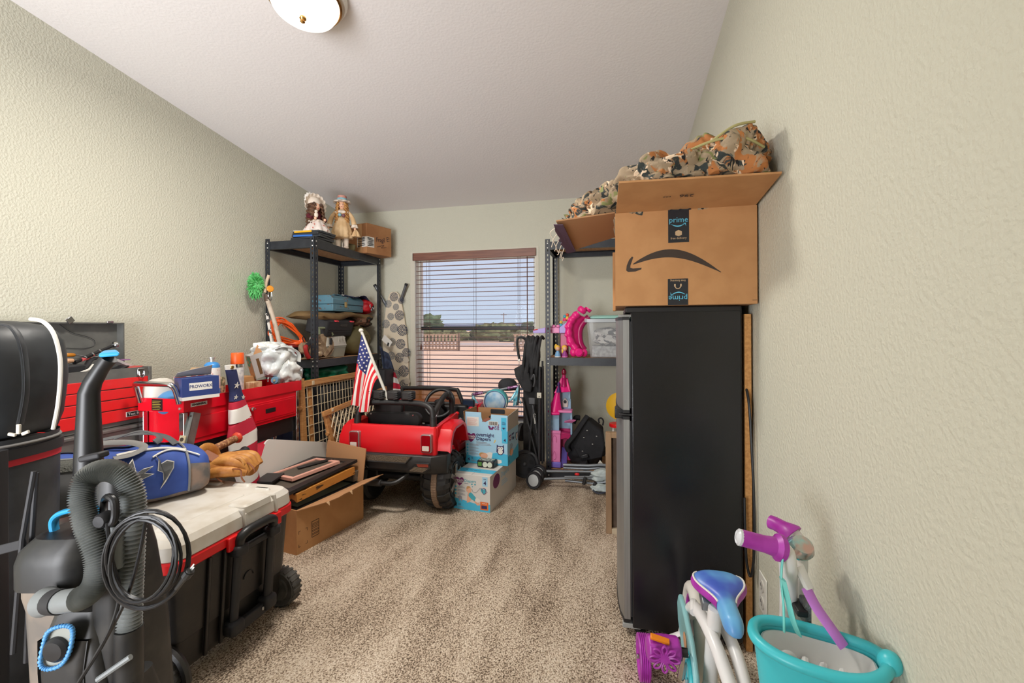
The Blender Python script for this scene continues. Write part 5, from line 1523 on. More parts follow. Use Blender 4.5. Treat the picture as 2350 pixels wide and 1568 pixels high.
# wheels
def jwheel(x, y, s, detail):
    c = V((x, y, .181)); r = .176
    w = part('wheel', B().lathe([(.0,-.06),(.10,-.068),(.115,-.075),(.148,-.088),(.166,-.072),(r-.006,-.04),(r-.004,-.02),(r-.004,.02),(r-.006,.04),(.166,.072),(.148,.088),(.115,.075),(.10,.068),(.0,.06)], c, (1,0,0), 44), M_tire, jp, ang=35)
    part('traction_band', B().lathe([(r-.006,-.019),(r+.004,-.017),(r+.004,.017),(r-.006,.019)], c, (1,0,0), 60, caps=False), M_band, w)
    if detail:
        n = 17
        for side in (-1, 1):
            for k in range(n):
                a = 2*math.pi*(k+(.5 if side > 0 else 0))/n
                R = Matrix.Translation(c) @ Matrix.Rotation(a, 4, 'X')
                b = B()
                b.prism([R @ V((side*.021, .0, r-.008)), R @ V((side*.06, .004, r-.009)), R @ V((side*.092, .010, r-.034)), R @ V((side*.092, .038, r-.036)), R @ V((side*.06, .032, r-.010)), R @ V((side*.021, .026, r-.010))], (R.to_3x3() @ V((0, 0, .013))))
                part('tread_lug', b, M_tire, w, smooth=False)
        nb = B()
        for k in range(70):
            a = 2*math.pi*k/70
            R = Matrix.Translation(c) @ Matrix.Rotation(a, 4, 'X')
            nb.bb(-.0165, .0165, -.0045, .0045, r+.003, r+.0062, R)
        part('band_ribs', nb, M_band, w, smooth=False, kind='stuff')
    rim = part('rim', B().lathe([(.0,.058),(.03,.066),(.034,.078),(.09,.074),(.104,.082),(.11,.08),(.112,.07)], c, (s,0,0), 36, caps=False), mat('rim_dark', (54, 53, 54), rough=.35, metal=.5), w)
    for k in range(6):
        a = 2*math.pi*k/6
        R = Matrix.Translation(c) @ Matrix.Rotation(a, 4, 'X')
        part('spoke', B().bb(s*.074 if s > 0 else -.088, .088 if s > 0 else -.074, -.014, .014, .03, .1, R), mat('rim_silver', (150, 146, 142), rough=.25, metal=.8), rim, bevel=.004)
    part('hub_cap', B().lathe([(.034,.07),(.032,.086),(.02,.092),(.0,.093)], c, (s,0,0), 20), MATS['rim_silver'], rim)
jwheel(-1.088, 2.735, 1, True)
jwheel(-1.645, 2.735, -1, False)
jwheel(-1.088, 3.50, 1, False)
jwheel(-1.645, 3.50, -1, False)
# roll cage
zt_ = .678
part('rear_hoop', B().tube(bez([(JR-.035, 2.60, .54), (JR-.04, 2.605, .60), (JR-.055, 2.615, .645), (JR-.11, 2.63, .672), (JR-.2, 2.64, zt_), (jc, 2.645, zt_), (JL+.2, 2.64, zt_), (JL+.11, 2.63, .672), (JL+.055, 2.615, .645), (JL+.04, 2.605, .60), (JL+.035, 2.60, .54)], 70), .0185, 14), M_jblk, jp)
for x, s in ((JR-.03, 1), (JL+.03, -1)):
    part('cage_upright', B().tube(bez([(x, 2.905, .555), (x, 2.905, .62), (x, 2.90, .66), (x-s*.004, 2.875, .683), (x-s*.008, 2.85, .685)], 24), .017, 12), M_jblk, jp)
    part('cage_side_bar', B().tube(bez([(x-s*.02, 2.62, .60), (x-s*.015, 2.70, .655), (x-s*.01, 2.78, .70), (x-s*.01, 2.83, .712)], 24), .017, 12), M_jblk, jp)
    part('cage_knuckle', B().box((x-s*.008, 2.855, .70), (.045, .05, .045), (rad(-20), 0, 0)), M_jblk, jp, bevel=.012)
    part('cage_sleeve', B().tube([(x-s*.006, 2.60, .535), (x-s*.009, 2.604, .60)], .022, 14), M_jblk, jp)
    part('door_bar', B().tube(bez([(x, 2.99, .36), (x+s*.012, 3.02, .40), (x+s*.012, 3.1, .47), (x+s*.008, 3.18, .53), (x, 3.22, .54)], 24), .016, 10), M_jblk, jp)
    part('door_bar', B().tube([(x+s*.012, 3.05, .37), (x+s*.012, 3.18, .40)], .02, 10), M_jblk, jp)
    part('door_bar', B().tube([(x+s*.01, 3.19, .34), (x+s*.006, 3.2, .53)], .016, 10), M_jblk, jp)
    part('door_handle', B().tube([(x+s*.014, 2.965, .475), (x+s*.018, 3.035, .505)], .013, 10), mat('handle_grey', (168, 166, 162), rough=.5), jp)
for x in (-1.595, -1.497, -1.395, -1.295):
    pod = part('light_pod', B().box((x, 2.652, .724), (.078, .062, .058)), M_jblk, jp, bevel=.012, seg=3)
    for k in range(4):
        part('pod_fin', B().box((x+.028, 2.622, .706+.0125*k), (.03, .02, .0045), (0, rad(-14), rad(10))), M_jblk, pod, bevel=.001)
    part('pod_foot', B().lathe([(.012,0),(.009,.02)], (x, 2.648, .682)), M_jblk, pod)
# seat
part('seat_back', B().loft([[V((-1.655+q.x, 2.74+dy, .49+q.y)) for q in rrect(.0, .40, 0, .105, 0, .045)] for dy in (0, .05)]), M_jblk, jp, bevel=.012)
part('head_rest', B().loft([[V((-1.60+q.x, 2.755+dy, .575+q.y)) for q in rrect(.0, .205, 0, .085, 0, .015)] for dy in (0, .04)]), M_jblk, jp, bevel=.01)
part('seat_ridge', B().box((-1.46, 2.735, .513), (.15, .012, .01)), M_jblk, jp, bevel=.003)
for x in (-1.64, -1.335):
    part('seat_screw', B().lathe([(.006,0),(.005,.003),(.0,.003)], (x+.03, 2.737, .58), (0,-1,0), 10), M_chr, jp)
part('seat_cushion', B().bb(-1.64, -1.2, 2.79, 3.08, .36, .44), M_jblk, jp, bevel=.02)
# steering wheel
swc = V((-1.275, 3.12, .60)); sx_, sy_ = V((1, .12, 0)).normalized(), V((-.02, .45, .9)).normalized()
sw = part('steering_wheel', B().tube([swc + sx_*(.105*math.cos(2*math.pi*k/36)) + sy_*(.105*math.sin(2*math.pi*k/36)) for k in range(36)], .013, 10, closed=True), M_jblk, jp)
part('steering_hub', B().ell(swc, (.045, .02, .03)), M_jblk, sw)
for a in (0, 180, 270):
    part('steering_spoke', B().tube([swc, swc + sx_*(.1*math.cos(rad(a))) + sy_*(.1*math.sin(rad(a)))], .01, 8), M_jblk, sw)
part('column', B().tube([swc, swc+V((0,.14,-.08))], .014, 10), M_jblk, jp)
for x in (-1.285, -1.255):
    part('gauge_stalk', B().tube([(x, 2.98, .50), (x+.01, 3.0, .535)], .004, 8), M_chr, jp)
part('gear_knob', B().ell((-1.13, 3.1, .53), (.016, .016, .016)), M_red, jp)
part('gear_stick', B().tube([(-1.13, 3.1, .44), (-1.13, 3.1, .52)], .006, 8), M_blk, jp)
# windshield
wz0, wz1 = .505, .672
yl = 3.34
wfr = B()
part('windshield_frame', B().tube(bez([(JR-.075, yl-.02, .50), (JR-.10, yl, .56), (JR-.145, yl+.012, .658), (JR-.165, yl+.015, .668), (jc, yl+.018, .674), (JL+.0, yl+.015, .672), (JL-.025, yl+.012, .66), (JL-.012, yl, .56), (JL, yl-.02, .50)], 80), .0155, 10), M_jblk, jp)
part('windshield_sill', B().tube([(JL, yl-.015, .507), (JR-.08, yl-.015, .507)], .016, 10), M_jblk, jp)
part('windshield_pane', B().quadbox([V((JL-.0,yl-.01,.512)), V((JR-.09,yl-.01,.512)), V((JR-.15,yl+.012,.66)), V((JL-.012,yl+.012,.66))], (0,.003,0)), mat('amber_tint', (150, 98, 48), rough=.15, alpha=.62), jp, smooth=False)
mr = part('mirror', B().loft([[V((-1.108+q.x, 3.285+dy, .56+q.y)) for q in rrect(-.048, .048, -.045, .045, 0, .012)] for dy in (0, .03)]), M_jblk, jp, bevel=.005)
part('mirror_face', B().prism([V((-1.108+q.x, 3.284, .56+q.y)) for q in rrect(-.042, .042, -.039, .039, 0, .01)], (0,-.002,0)), mat('mirror_blue', (40, 52, 74), rough=.2), mr)
part('mirror_arm', B().tube([(-1.12, 3.3, .52), (-1.12, 3.3, .49), (-1.1, 3.32, .475)], .014, 10), M_jblk, jp)

# ------------------------------------------------------------------ small flag on a white pole
sf = thing('flag_on_pole', 'small stars and stripes flag hanging from a white pole on the toy car', 'flag')
pA, pB = V((-1.439,2.655,0.691)), V((-1.659,2.700,1.138))
pdv = (pB-pA).normalized()
part('pole', B().tube([pA, pB], .0095, 12), mat('white_pole', (206, 202, 192), rough=.45), sf)
part('finial', B().ell(pB+pdv*.004, (.016, .016, .014)), MATS['white_pole'], sf)
part('pole_foot', B().lathe([(.024,0),(.022,.008),(.01,.012)], pA+V((0,0,-.004))), MATS['white_pole'], sf)
Hs = [V((-1.647,2.685,1.117)), V((-1.606,2.680,1.022)), V((-1.559,2.675,0.914)), V((-1.518,2.670,0.829))]
Es = [V((-1.679,2.600,0.681)), V((-1.622,2.570,0.659)), V((-1.598,2.600,0.618)), V((-1.530,2.570,0.618))]
Ms = [V((-1.662,2.630,0.904)), V((-1.608,2.600,0.885)), V((-1.577,2.630,0.849)), V((-1.534,2.600,0.814))]
def lerp4(P, u):
    i = min(2, int(u*3)); f = u*3-i
    return P[i]*(1-f) + P[i+1]*f
def flp(u, v):
    a, m_, e = lerp4(Hs, u), lerp4(Ms, u), lerp4(Es, u)
    q = a*(1-v)*(1-v) + m_*(2*v*(1-v)*1.0) + e*v*v
    q = q + V((0, .022*math.sin(u*14+v*2)*v, .0))
    return q
for k in range(13):
    u0, u1 = k/13, (k+1)/13
    v0 = .44 if k < 7 else 0.0
    part('stripe', B().surf(lambda a, c: flp(u0+(u1-u0)*a, v0+(1-v0)*c), 3, 18, .0012), M_fredb if k % 2 == 0 else M_fwht, sf, ang=80)
part('canton', B().surf(lambda a, c: flp(7/13*a, .44*c), 10, 10, .0012), mat('flag_blue', (40, 48, 108), rough=.8), sf, ang=80)
st_ = B()
for i in range(5):
    for j in range(4):
        q = flp(7/13*(i+.5+(.0 if j % 2 else .25))/5.4, .44*(j+.5)/4)
        s2 = star(q+V((.004,-.006,0)), .0085, (1, .1, -.3), (.3, 0, 1), .0012)
        st_.add(s2.v, s2.f)
part('stars', st_, M_fwht, sf, smooth=False, kind='stuff')

# ------------------------------------------------------------------ diaper cartons
M_dwht = mat('carton_white', (214, 210, 204), rough=.5)
M_dlb = mat('carton_light_blue', (164, 206, 228), rough=.5)
M_dcy = mat('carton_cyan', (72, 184, 220), rough=.5)
M_plum = mat('print_plum', (112, 28, 92), rough=.5)
M_dnv = mat('print_navy', (52, 44, 92), rough=.5)
M_gr = mat('print_grey', (150, 148, 156), rough=.6)
M_skin = mat('print_skin', (226, 172, 142), rough=.6)
M_hair = mat('print_hair', (196, 148, 92), rough=.6)
M_teal = mat('print_teal', (70, 170, 186), rough=.6)
M_org = mat('print_orange', (226, 110, 44), rough=.5)
HEART = [(0,-.5),(-.28,-.25),(-.46,.0),(-.48,.22),(-.36,.38),(-.18,.38),(0,.24),(.18,.38),(.36,.38),(.48,.22),(.46,.0),(.28,-.25)]
def ellp(cx, cy, rx, ry, n=16):
    return [(cx+rx*math.cos(2*math.pi*k/n), cy+ry*math.sin(2*math.pi*k/n)) for k in range(n)]
class Face:
    def __init__(s, o, x, y, par):
        s.o = V(o); s.x = V(x).normalized(); s.y = V(y).normalized(); s.p = par; s.n = s.x.cross(s.y).normalized(); s.k = 0
    def pt(s, a, b_, off=0.0): return s.o + s.x*a + s.y*b_ + s.n*off
    def shape(s, pts, m, lvl=1, name='print'):
        s.k += 1
        return part(name, poly2(pts, s.pt(0, 0, .0004*lvl + .00002*s.k), s.x, s.y, .0004), m, s.p, smooth=False)
    def rect(s, a0, a1, b0, b1, m, lvl=1, name='print'):
        return s.shape([(a0,b0),(a1,b0),(a1,b1),(a0,b1)], m, lvl, name)
    def text(s, body, size, a, b_, m, lvl=2, align='LEFT', sx=1.0, bold=0.0, rot=0.0):
        x = s.x*math.cos(rot)+s.y*math.sin(rot); y = s.y*math.cos(rot)-s.x*math.sin(rot)
        return text('print', body, size, s.pt(a, b_, .0004*lvl+.0004), x, y, m, s.p, align=align, sx=sx, bold=bold, ext=.0003)
    def lines(s, a, b_, w, n, dz, m, lvl=1):
        b = B()
        for i in range(n):
            ww = w*(.7+.3*abs(math.sin(i*2.3)))
            for q in ([(a,b_-i*dz),(a+ww,b_-i*dz),(a+ww,b_-i*dz+dz*.4),(a,b_-i*dz+dz*.4)],):
                P = poly2(q, s.pt(0,0,.0004*lvl), s.x, s.y, .0004)
                b.add(P.v, P.f)
        return part('print_lines', b, m, s.p, smooth=False, kind='stuff')
    def heart(s, cx, cy, r):
        s.shape([(cx+a*r, cy+c*r) for a, c in HEART], M_plum, 1)
        s.text("Parent's", r*.24, cx, cy+r*.09, M_wht, 2, 'CENTER', bold=r*.006)
        s.text('CHOICE', r*.19, cx, cy-r*.12, M_wht, 2, 'CENTER', bold=r*.004)
def baby_sleep(f, cx, cy, r):
    f.shape(ellp(cx, cy, r*1.25, r*.8), M_skin, 2); f.shape(ellp(cx-r*.5, cy+r*.25, r*.9, r*.6), M_hair, 3); f.shape(ellp(cx+r*.1, cy-r*.05, r*1.0, r*.66), M_skin, 4)
def owl(f, cx, cy, r):
    f.shape([(cx-r*.7,cy+r),(cx-r*.4,cy+r*.75),(cx+r*.4,cy+r*.75),(cx+r*.7,cy+r),(cx+r*.8,cy-r*.4),(cx+r*.3,cy-r),(cx-r*.3,cy-r),(cx-r*.8,cy-r*.4)], M_dnv, 2)
    f.shape(ellp(cx-r*.28, cy+r*.3, r*.3, r*.3), M_wht, 3); f.shape(ellp(cx+r*.28, cy+r*.3, r*.3, r*.3), M_wht, 3)
    f.shape(ellp(cx, cy-r*.35, r*.5, r*.5), M_wht, 3)
    f.shape(ellp(cx-r*.28, cy+r*.3, r*.1, r*.1, 8), M_dnv, 4); f.shape(ellp(cx+r*.28, cy+r*.3, r*.1, r*.1, 8), M_dnv, 4)

# lower carton
lo = thing('diaper_carton', 'white and blue diaper carton on the carpet under another diaper carton', 'box', 'diaper cartons')
a0, a1 = V((-1.018, 2.722, 0)), V((-.768, 2.694, 0))
ex = (a1-a0).normalized(); ey = V((-ex.y, ex.x, 0)); ez = V((0,0,1))
lw, ld_, lh = (a1-a0).length, .5, .225
cor = lambda a, d, z: a0 + ex*a + ey*d + ez*z
b = B(); b.add([cor(0,0,0),cor(lw,0,0),cor(lw,ld_,0),cor(0,ld_,0),cor(0,0,lh),cor(lw,0,lh),cor(lw,ld_,lh),cor(0,ld_,lh)], [(3,2,1,0),(4,5,6,7),(0,1,5,4),(1,2,6,5),(2,3,7,6),(3,0,4,7)])
part('carton', b, M_dwht, lo, bevel=.002)
f = Face(cor(0,0,0), ex, ez, lo)
f.shape([(0,0),(lw,0),(lw,.05),(lw*.6,.045),(lw*.3,.058),(0,.07)], M_dcy)
f.heart(.042, .178, .062)
f.text('Diapers', .026, .075, .183, M_teal); f.lines(.076, .164, .04, 1, .008, M_gr)
f.rect(lw-.052, lw-.016, .16, .218, M_dlb); f.text('4', .034, lw-.034, .18, M_dnv, 2, 'CENTER', bold=.001); f.text('SIZE', .01, lw-.034, .205, M_dnv, 2, 'CENTER')
for i in range(3):
    f.shape(ellp(.014, .14-.022*i, .007, .007, 12), M_dcy); f.lines(.027, .144-.022*i, .055, 3, .005, M_gr)
# crawling baby
f.shape([(.092,.045),(.098,.10),(.115,.118),(.15,.085),(.17,.065),(.185,.04),(.165,.035),(.15,.05),(.125,.075),(.112,.05)], M_skin, 2)
f.shape([(.104,.09),(.11,.112),(.125,.112),(.155,.085),(.15,.06),(.125,.07),(.112,.082)], M_teal, 3)
f.shape(ellp(.107, .128, .018, .020), M_skin, 3); f.shape([(.09,.135),(.095,.15),(.11,.152),(.12,.145),(.108,.14),(.098,.132)], M_hair, 4)
f.shape(ellp(.168, .068, .018, .014), M_wht, 4)
# elephants
f.shape([(.03,.075),(.04,.085),(.052,.085),(.06,.075),(.06,.05),(.055,.05),(.053,.062),(.045,.062),(.043,.05),(.037,.05),(.037,.065),(.03,.068),(.026,.08)], M_gr, 2)
part('print', B().tube([f.pt(a, c, .0012) for a, c in ((.128,.135),(.135,.118),(.155,.115),(.17,.13),(.185,.148),(.215,.15),(.235,.125))], .0012, 5), M_gr, lo)
part('print', B().tube([f.pt(a, c, .0012) for a, c in ((.205,.148),(.222,.145),(.225,.12),(.21,.11),(.2,.125),(.205,.138),(.19,.14))], .002, 5), M_plum, lo)
f.shape([(a*.04+.208, c*.04+.13) for a, c in HEART], M_teal, 3)
for (a, c, r) in ((.128,.165,.012),(.15,.165,.012),(.132,.15,.008)): f.shape([(a+p*r, c+q*r) for p, q in HEART], M_teal, 2)
f.rect(lw-.066, lw-.012, .012, .062, M_org, 3); f.text('WIN A', .011, lw-.039, .053, M_wht, 4, 'CENTER'); f.rect(lw-.058, lw-.02, .02, .04, M_dnv, 4)
f.text('4', .026, .008, .022, M_dnv, 3, bold=.001); f.text('124', .015, .028, .03, M_dnv, 3); f.lines(.028, .016, .05, 2, .006, M_gr, 3)
# top face
tf = Face(cor(0,0,lh), ex, ey, lo)
tf.rect(0, lw, .05, .12, M_dcy); tf.shape(ellp(.105, .23, .035, .05), M_plum, 2); tf.text('4  124 count', .02, .05, .085, M_dnv, 2)
part('flap_seam', B().bb(0,0,0,0,0,0) if False else B().quadbox([cor(lw*.5-.001,0,lh+.0003),cor(lw*.5+.001,0,lh+.0003),cor(lw*.5+.001,ld_,lh+.0003),cor(lw*.5-.001,ld_,lh+.0003)], (0,0,.0003)), M_gr, lo, smooth=False)
sd = Face(cor(lw,0,0), ey, ez, lo)
sd.shape(ellp(.11, .165, .06, .045), M_plum, 1); sd.text('Diapers', .05, .19, .175, M_dlb, 2); sd.lines(.2, .13, .12, 3, .014, M_dlb, 1)

# upper carton
up = thing('diaper_carton', 'open light blue overnight diaper carton stacked on the white carton', 'box', 'diaper cartons')
u0, u1 = V((-1.014, 2.946, .2275)), V((-.708, 2.92, .2275))
ux = (u1-u0).normalized(); uy = V((-ux.y, ux.x, 0)); uw = (u1-u0).length; ud, uh = .24, .232
cu_ = lambda a, d, z: u0 + ux*a + uy*d + ez*z
t5 = .004
part('front_panel', B().quadbox([cu_(0,0,0), cu_(uw,0,0), cu_(uw,0,uh), cu_(0,0,uh)], uy*t5), M_dlb, up, smooth=False)
part('side_panel', B().quadbox([cu_(uw,0,0), cu_(uw,ud,0), cu_(uw,ud,uh), cu_(uw,0,uh)], -ux*t5), M_dlb, up, smooth=False)
part('side_panel', B().quadbox([cu_(0,0,0), cu_(0,ud,0), cu_(0,ud,uh), cu_(0,0,uh)], ux*t5), M_dlb, up, smooth=False)
part('back_panel', B().quadbox([cu_(0,ud,0), cu_(uw,ud,0), cu_(uw,ud,uh+.11), cu_(0,ud,uh+.11)], -uy*t5), M_cardE, up, smooth=False)
part('bottom_panel', B().quadbox([cu_(0,0,0), cu_(uw,0,0), cu_(uw,ud,0), cu_(0,ud,0)], (0,0,t5)), M_cardE, up, smooth=False)
# standing flaps: front with a torn notch, sides
fp = [(0,0),(uw,0),(uw,.105),(uw*.62,.108),(uw*.60,.075),(uw*.5,.058),(uw*.41,.062),(uw*.385,.085),(uw*.38,.118),(0,.118)]
part('front_flap', B().prism([cu_(a, 0, uh+c) for a, c in fp], uy*t5), M_dlb, up, smooth=False)
part('torn_patch', B().prism([cu_(uw*(.40+.1*k), -.001, uh+c) for k, c in ((0,.058),(.9,.056),(2.3,.082),(1.4,.085),(.6,.075))], -uy*.001), mat('torn_brown', (150, 92, 74), rough=.9), up, smooth=False)
part('side_flap', B().quadbox([cu_(uw,0.01,uh), cu_(uw,ud,uh), cu_(uw+.002,ud,uh+.115), cu_(uw+.002,.01,uh+.102)], -ux*t5), mat('flap_inside', (184, 178, 168), rough=.8), up, smooth=False)
part('side_flap', B().quadbox([cu_(0,0.01,uh), cu_(0,ud,uh), cu_(-.02,ud,uh+.115), cu_(-.02,.01,uh+.118)], ux*t5), M_cardE, up, smooth=False)
part('hand_hole', B().prism([cu_(uw*.5+q.x, ud-.0055, uh+.085+q.y) for q in rrect(-.055,.055,-.016,.016,0,.008)], -uy*.001), M_blk2, up, smooth=False)
f = Face(cu_(0,0,0), ux, ez, up)
f.shape([(0,0),(uw,0),(uw,.075),(uw*.8,.085),(uw*.6,.075),(uw*.45,.05),(uw*.2,.045),(0,.06)], M_dcy)
f.heart(.042, .178, .072)
f.text('overnight', .034, .08, .198, M_dnv, bold=.0006); f.text('Diapers', .034, .08, .17, M_dnv, bold=.0006); f.lines(.08, .145, .11, 3, .009, M_gr)
f.rect(uw-.04, uw, .15, uh, M_dcy); f.text('4', .03, uw-.02, .17, M_dnv, 2, 'CENTER', bold=.001)
for i in range(4):
    f.shape(ellp(.016, .125-.02*i, .007, .007, 12), M_dcy); f.lines(.03, .13-.02*i, .07, 3, .005, M_gr)
owl(f, uw-.052, .105, .035)
f.shape([(.213,.165),(.22,.172),(.222,.16),(.214,.15),(.205,.15),(.214,.157)], mat('moon_yellow', (232, 190, 90), rough=.5), 2)
f.shape([(.135,.04),(.15,.075),(.18,.085),(.2,.08),(.195,.05),(.18,.03)], M_wht, 2)
baby_sleep(f, .135, .058, .024)
f.shape([(.22,.03),(.235,.04),(.262,.036),(.265,.02),(.245,.01),(.228,.015)], M_wht, 2)
f.text('4', .028, .018, .025, M_dnv, 3, bold=.001); f.text('78', .014, .042, .034, M_dnv, 3); f.lines(.042, .02, .05, 2, .006, M_gr, 3)
ff = Face(cu_(0,0,uh), ux, ez, up)
ff.rect(.012, .10, .022, .085, M_wht); ff.lines(.016, .074, .075, 8, .0065, mat('print_rose', (212, 170, 164), rough=.6), 2)
ff.rect(uw-.045, uw-.008, .0, .09, M_dcy); ff.text('4', .03, uw-.026, .018, M_dnv, 2, 'CENTER', bold=.001, rot=math.pi/2); ff.lines(uw-.04, .06, .028, 4, .006, M_dnv, 2)
ff.rect(.17, .24, .035, .062, M_wht, 2)
bc_ = B()
for i in range(16):
    P = poly2([(.173+.004*i,.037),(.173+.004*i+.0012+.0012*(i % 3),.037),(.173+.004*i+.0012+.0012*(i % 3),.06),(.173+.004*i,.06)], ff.pt(0,0,.0014), ux, ez, .0003); bc_.add(P.v, P.f)
part('barcode', bc_, M_ink, up, smooth=False, kind='stuff')
ff.shape([(.165,.03),(.178,.005),(.2,.004),(.212,.022),(.2,.028),(.19,.015),(.18,.03)], M_plum, 1)
ff.text('OVER', .02, .222, .006, M_plum, 1, rot=math.pi/2, bold=.0006); ff.text('DIAP', .02, .24, .006, M_plum, 1, rot=math.pi/2, bold=.0006)
sd = Face(cu_(uw,0,0), uy, ez, up)
sd.heart(.05, .18, .05); sd.text('over', .03, .085, .195, M_dnv, 2); sd.text('Diap', .03, .085, .165, M_dnv, 2)
sd.shape([(0,0),(ud,0),(ud,.10),(ud*.6,.075),(0,.06)], M_dcy, 1); owl(sd, .2, .16, .03); baby_sleep(sd, .08, .075, .03); sd.lines(.04, .13, .07, 4, .009, M_gr, 2)
sd.text('4', .026, .02, .025, M_dnv, 3)
# sunglasses in the carton
sg = thing('sunglasses', 'dark sunglasses lying in the open diaper carton', 'sunglasses')
for dx in (-.03, .032):
    part('lens', B().ell(cu_(uw*.56+dx, .16, uh+.052), (.027, .008, .017), frame3((0,0,0), ux, uy), e=.8), mat('sun_lens', (30, 36, 44), rough=.1), sg)
part('bridge', B().tube([cu_(uw*.56-.058,.158,uh+.062), cu_(uw*.56,.155,uh+.06), cu_(uw*.56+.06,.158,uh+.062)], .004, 8), M_blk, sg)
part('temple', B().tube([cu_(uw*.56+.06,.158,uh+.062), cu_(uw*.56+.07,.19,uh+.05)], .003, 6), M_blk, sg)
# bottom glass object seen in carton
# small boxed gadget on the lower carton
gd = thing('small_gadget', 'small black gadget with two pale round windows on the lower diaper carton', 'gadget')
gm = Matrix.Translation(cor(.155, .19, lh+.0245)) @ Matrix.Rotation(math.atan2(ex.y, ex.x), 4, 'Z')
part('case', B().bb(-.06, .06, -.035, .035, -.022, .022, gm), M_blk, gd, bevel=.006)
for dx in (-.002, .032):
    part('round_window', B().lathe([(.018,0),(.017,.003),(.0,.003)], gm @ V((dx, -.035, -.002)), gm.to_3x3() @ V((0,-1,0)), 20), mat('gadget_cream', (216, 218, 196), rough=.4), gd)
part('green_label', B().bb(-.052, -.026, -.0358, -.035, -.014, .012, gm), mat('gadget_green', (92, 140, 60), rough=.5), gd, smooth=False)
part('top_label', B().bb(-.05, .05, -.028, .028, .022, .0228, gm), mat('gadget_label', (170, 184, 176), rough=.5, col2=(60, 66, 64), scale=60, lo=.48, hi=.55), gd, smooth=False)

# ------------------------------------------------------------------ small bike behind the cartons
M_tealp = mat('teal_plastic', (92, 190, 196), rough=.4)
M_foil = mat('teal_foil', (84, 178, 204), rough=.25, metal=.2, col2=(176, 226, 232), scale=40)
M_grip = mat('purple_glitter', (110, 44, 96), rough=.3, metal=.3, col2=(206, 170, 206), scale=70, lo=.5, hi=.6)
M_slv = mat('silver_tube', (132, 136, 140), rough=.4, metal=.6)
kb = thing('kids_bike', 'small bike with teal tassels and a round teal handlebar bag behind the cartons', 'bike')
hbL, hbR = V((-1.125, 3.47, .618)), V((-.755, 3.47, .692))
hd = (hbR-hbL).normalized()
part('handlebar', B().tube([hbL+hd*.02, hbR-hd*.02], .0095, 12), M_slv, kb)
for p_, s in ((hbL, 1), (hbR, -1)):
    g = part('grip', B().tube([p_, p_+hd*(s*.085)], .0125, 12), M_grip, kb)
    part('grip_end', B().ell(p_-hd*(s*.004), (.012, .012, .012)), M_slv, kb)
    ts = B()
    for k in range(22):
        random.seed(k+int(s*50))
        dx, dy = random.uniform(-.035, .055)*1.0, random.uniform(-.02, .02)
        Ln = random.uniform(.10, .16)
        ts.tube(bez([p_, p_+V((dx*.3, dy-.01, -.03)), p_+V((dx*.8+(.02 if s > 0 else -.02), dy-.02, -.09)), p_+V((dx*1.3+(.05 if s > 0 else -.03), dy-.02, -Ln))], 9), .0042, 4, flat=.4)
    part('tassel', ts, M_foil, kb, kind='stuff')
bgc = V((-.925, 3.405, .575))
bgp = part('handlebar_bag', B().lathe([(.082,.075),(.093,.06),(.096,.03),(.096,.0),(.093,-.006),(.0,-.006)], bgc, (0.02,1,.08), 36), M_tealp, kb)
part('bag_front', B().lathe([(.0,-.014),(.073,-.013),(.081,-.008),(.081,0)], bgc, (0.02,1,.08), 36, caps=False), mat('bag_print', (128, 178, 214), rough=.35, col2=(196, 214, 226), scale=12), bgp)
part('bag_piping', B().tube([bgc + V((.084*math.cos(2*math.pi*k/40), -.010, .084*math.sin(2*math.pi*k/40))) for k in range(40)], .004, 6, closed=True), mat('bag_piping', (92, 96, 140), rough=.4), bgp)
part('bag_piping', B().tube([bgc + V((.092*math.cos(2*math.pi*k/40), -.004, .092*math.sin(2*math.pi*k/40))) for k in range(40)], .004, 6, closed=True), M_wht, bgp)
part('stem', B().tube([(-.93, 3.47, .64), (-.93, 3.5, .35)], .012, 10), M_slv, kb)
part('front_wheel', B().tube([V((-.93, 3.56, .16)) + V((.0, .15*math.cos(2*math.pi*k/36), .15*math.sin(2*math.pi*k/36))) for k in range(36)], .018, 10, closed=True), M_blk2, kb)
part('fork', B().tube([(-.93, 3.5, .36), (-.95, 3.53, .30), (-.955, 3.56, .16)], .009, 8), M_slv, kb)
part('rear_wheel', B().tube([V((-.93, 3.72, .16)) + V((.0, .15*math.cos(2*math.pi*k/36), .15*math.sin(2*math.pi*k/36))) for k in range(36)], .018, 10, closed=True), M_blk2, kb)
cp = thing('baseball_cap', 'black cap resting behind the small bike handlebar', 'cap')
cc_ = V((-.885, 3.66, .655))
part('crown', B().lathe([(.078,0),(.08,.02),(.074,.045),(.055,.066),(.03,.076),(.0,.078)], cc_, n=28), mat('cap_black', (56, 57, 60), rough=.85, bump=.5, bscale=160), cp)
part('brim', B().surf(lambda u, v: cc_ + V((.075*math.cos(rad(-60+120*u))*(1+v*.75), .075*math.sin(rad(-60+120*u))*(1+v*.3), -.004-.014*v*(1-abs(u-.5)))), 14, 6, .003), M_blk, cp)
part('cap_ledge', B().lathe([(.06,-.02),(.076,0)], cc_, n=20), M_blk, cp)

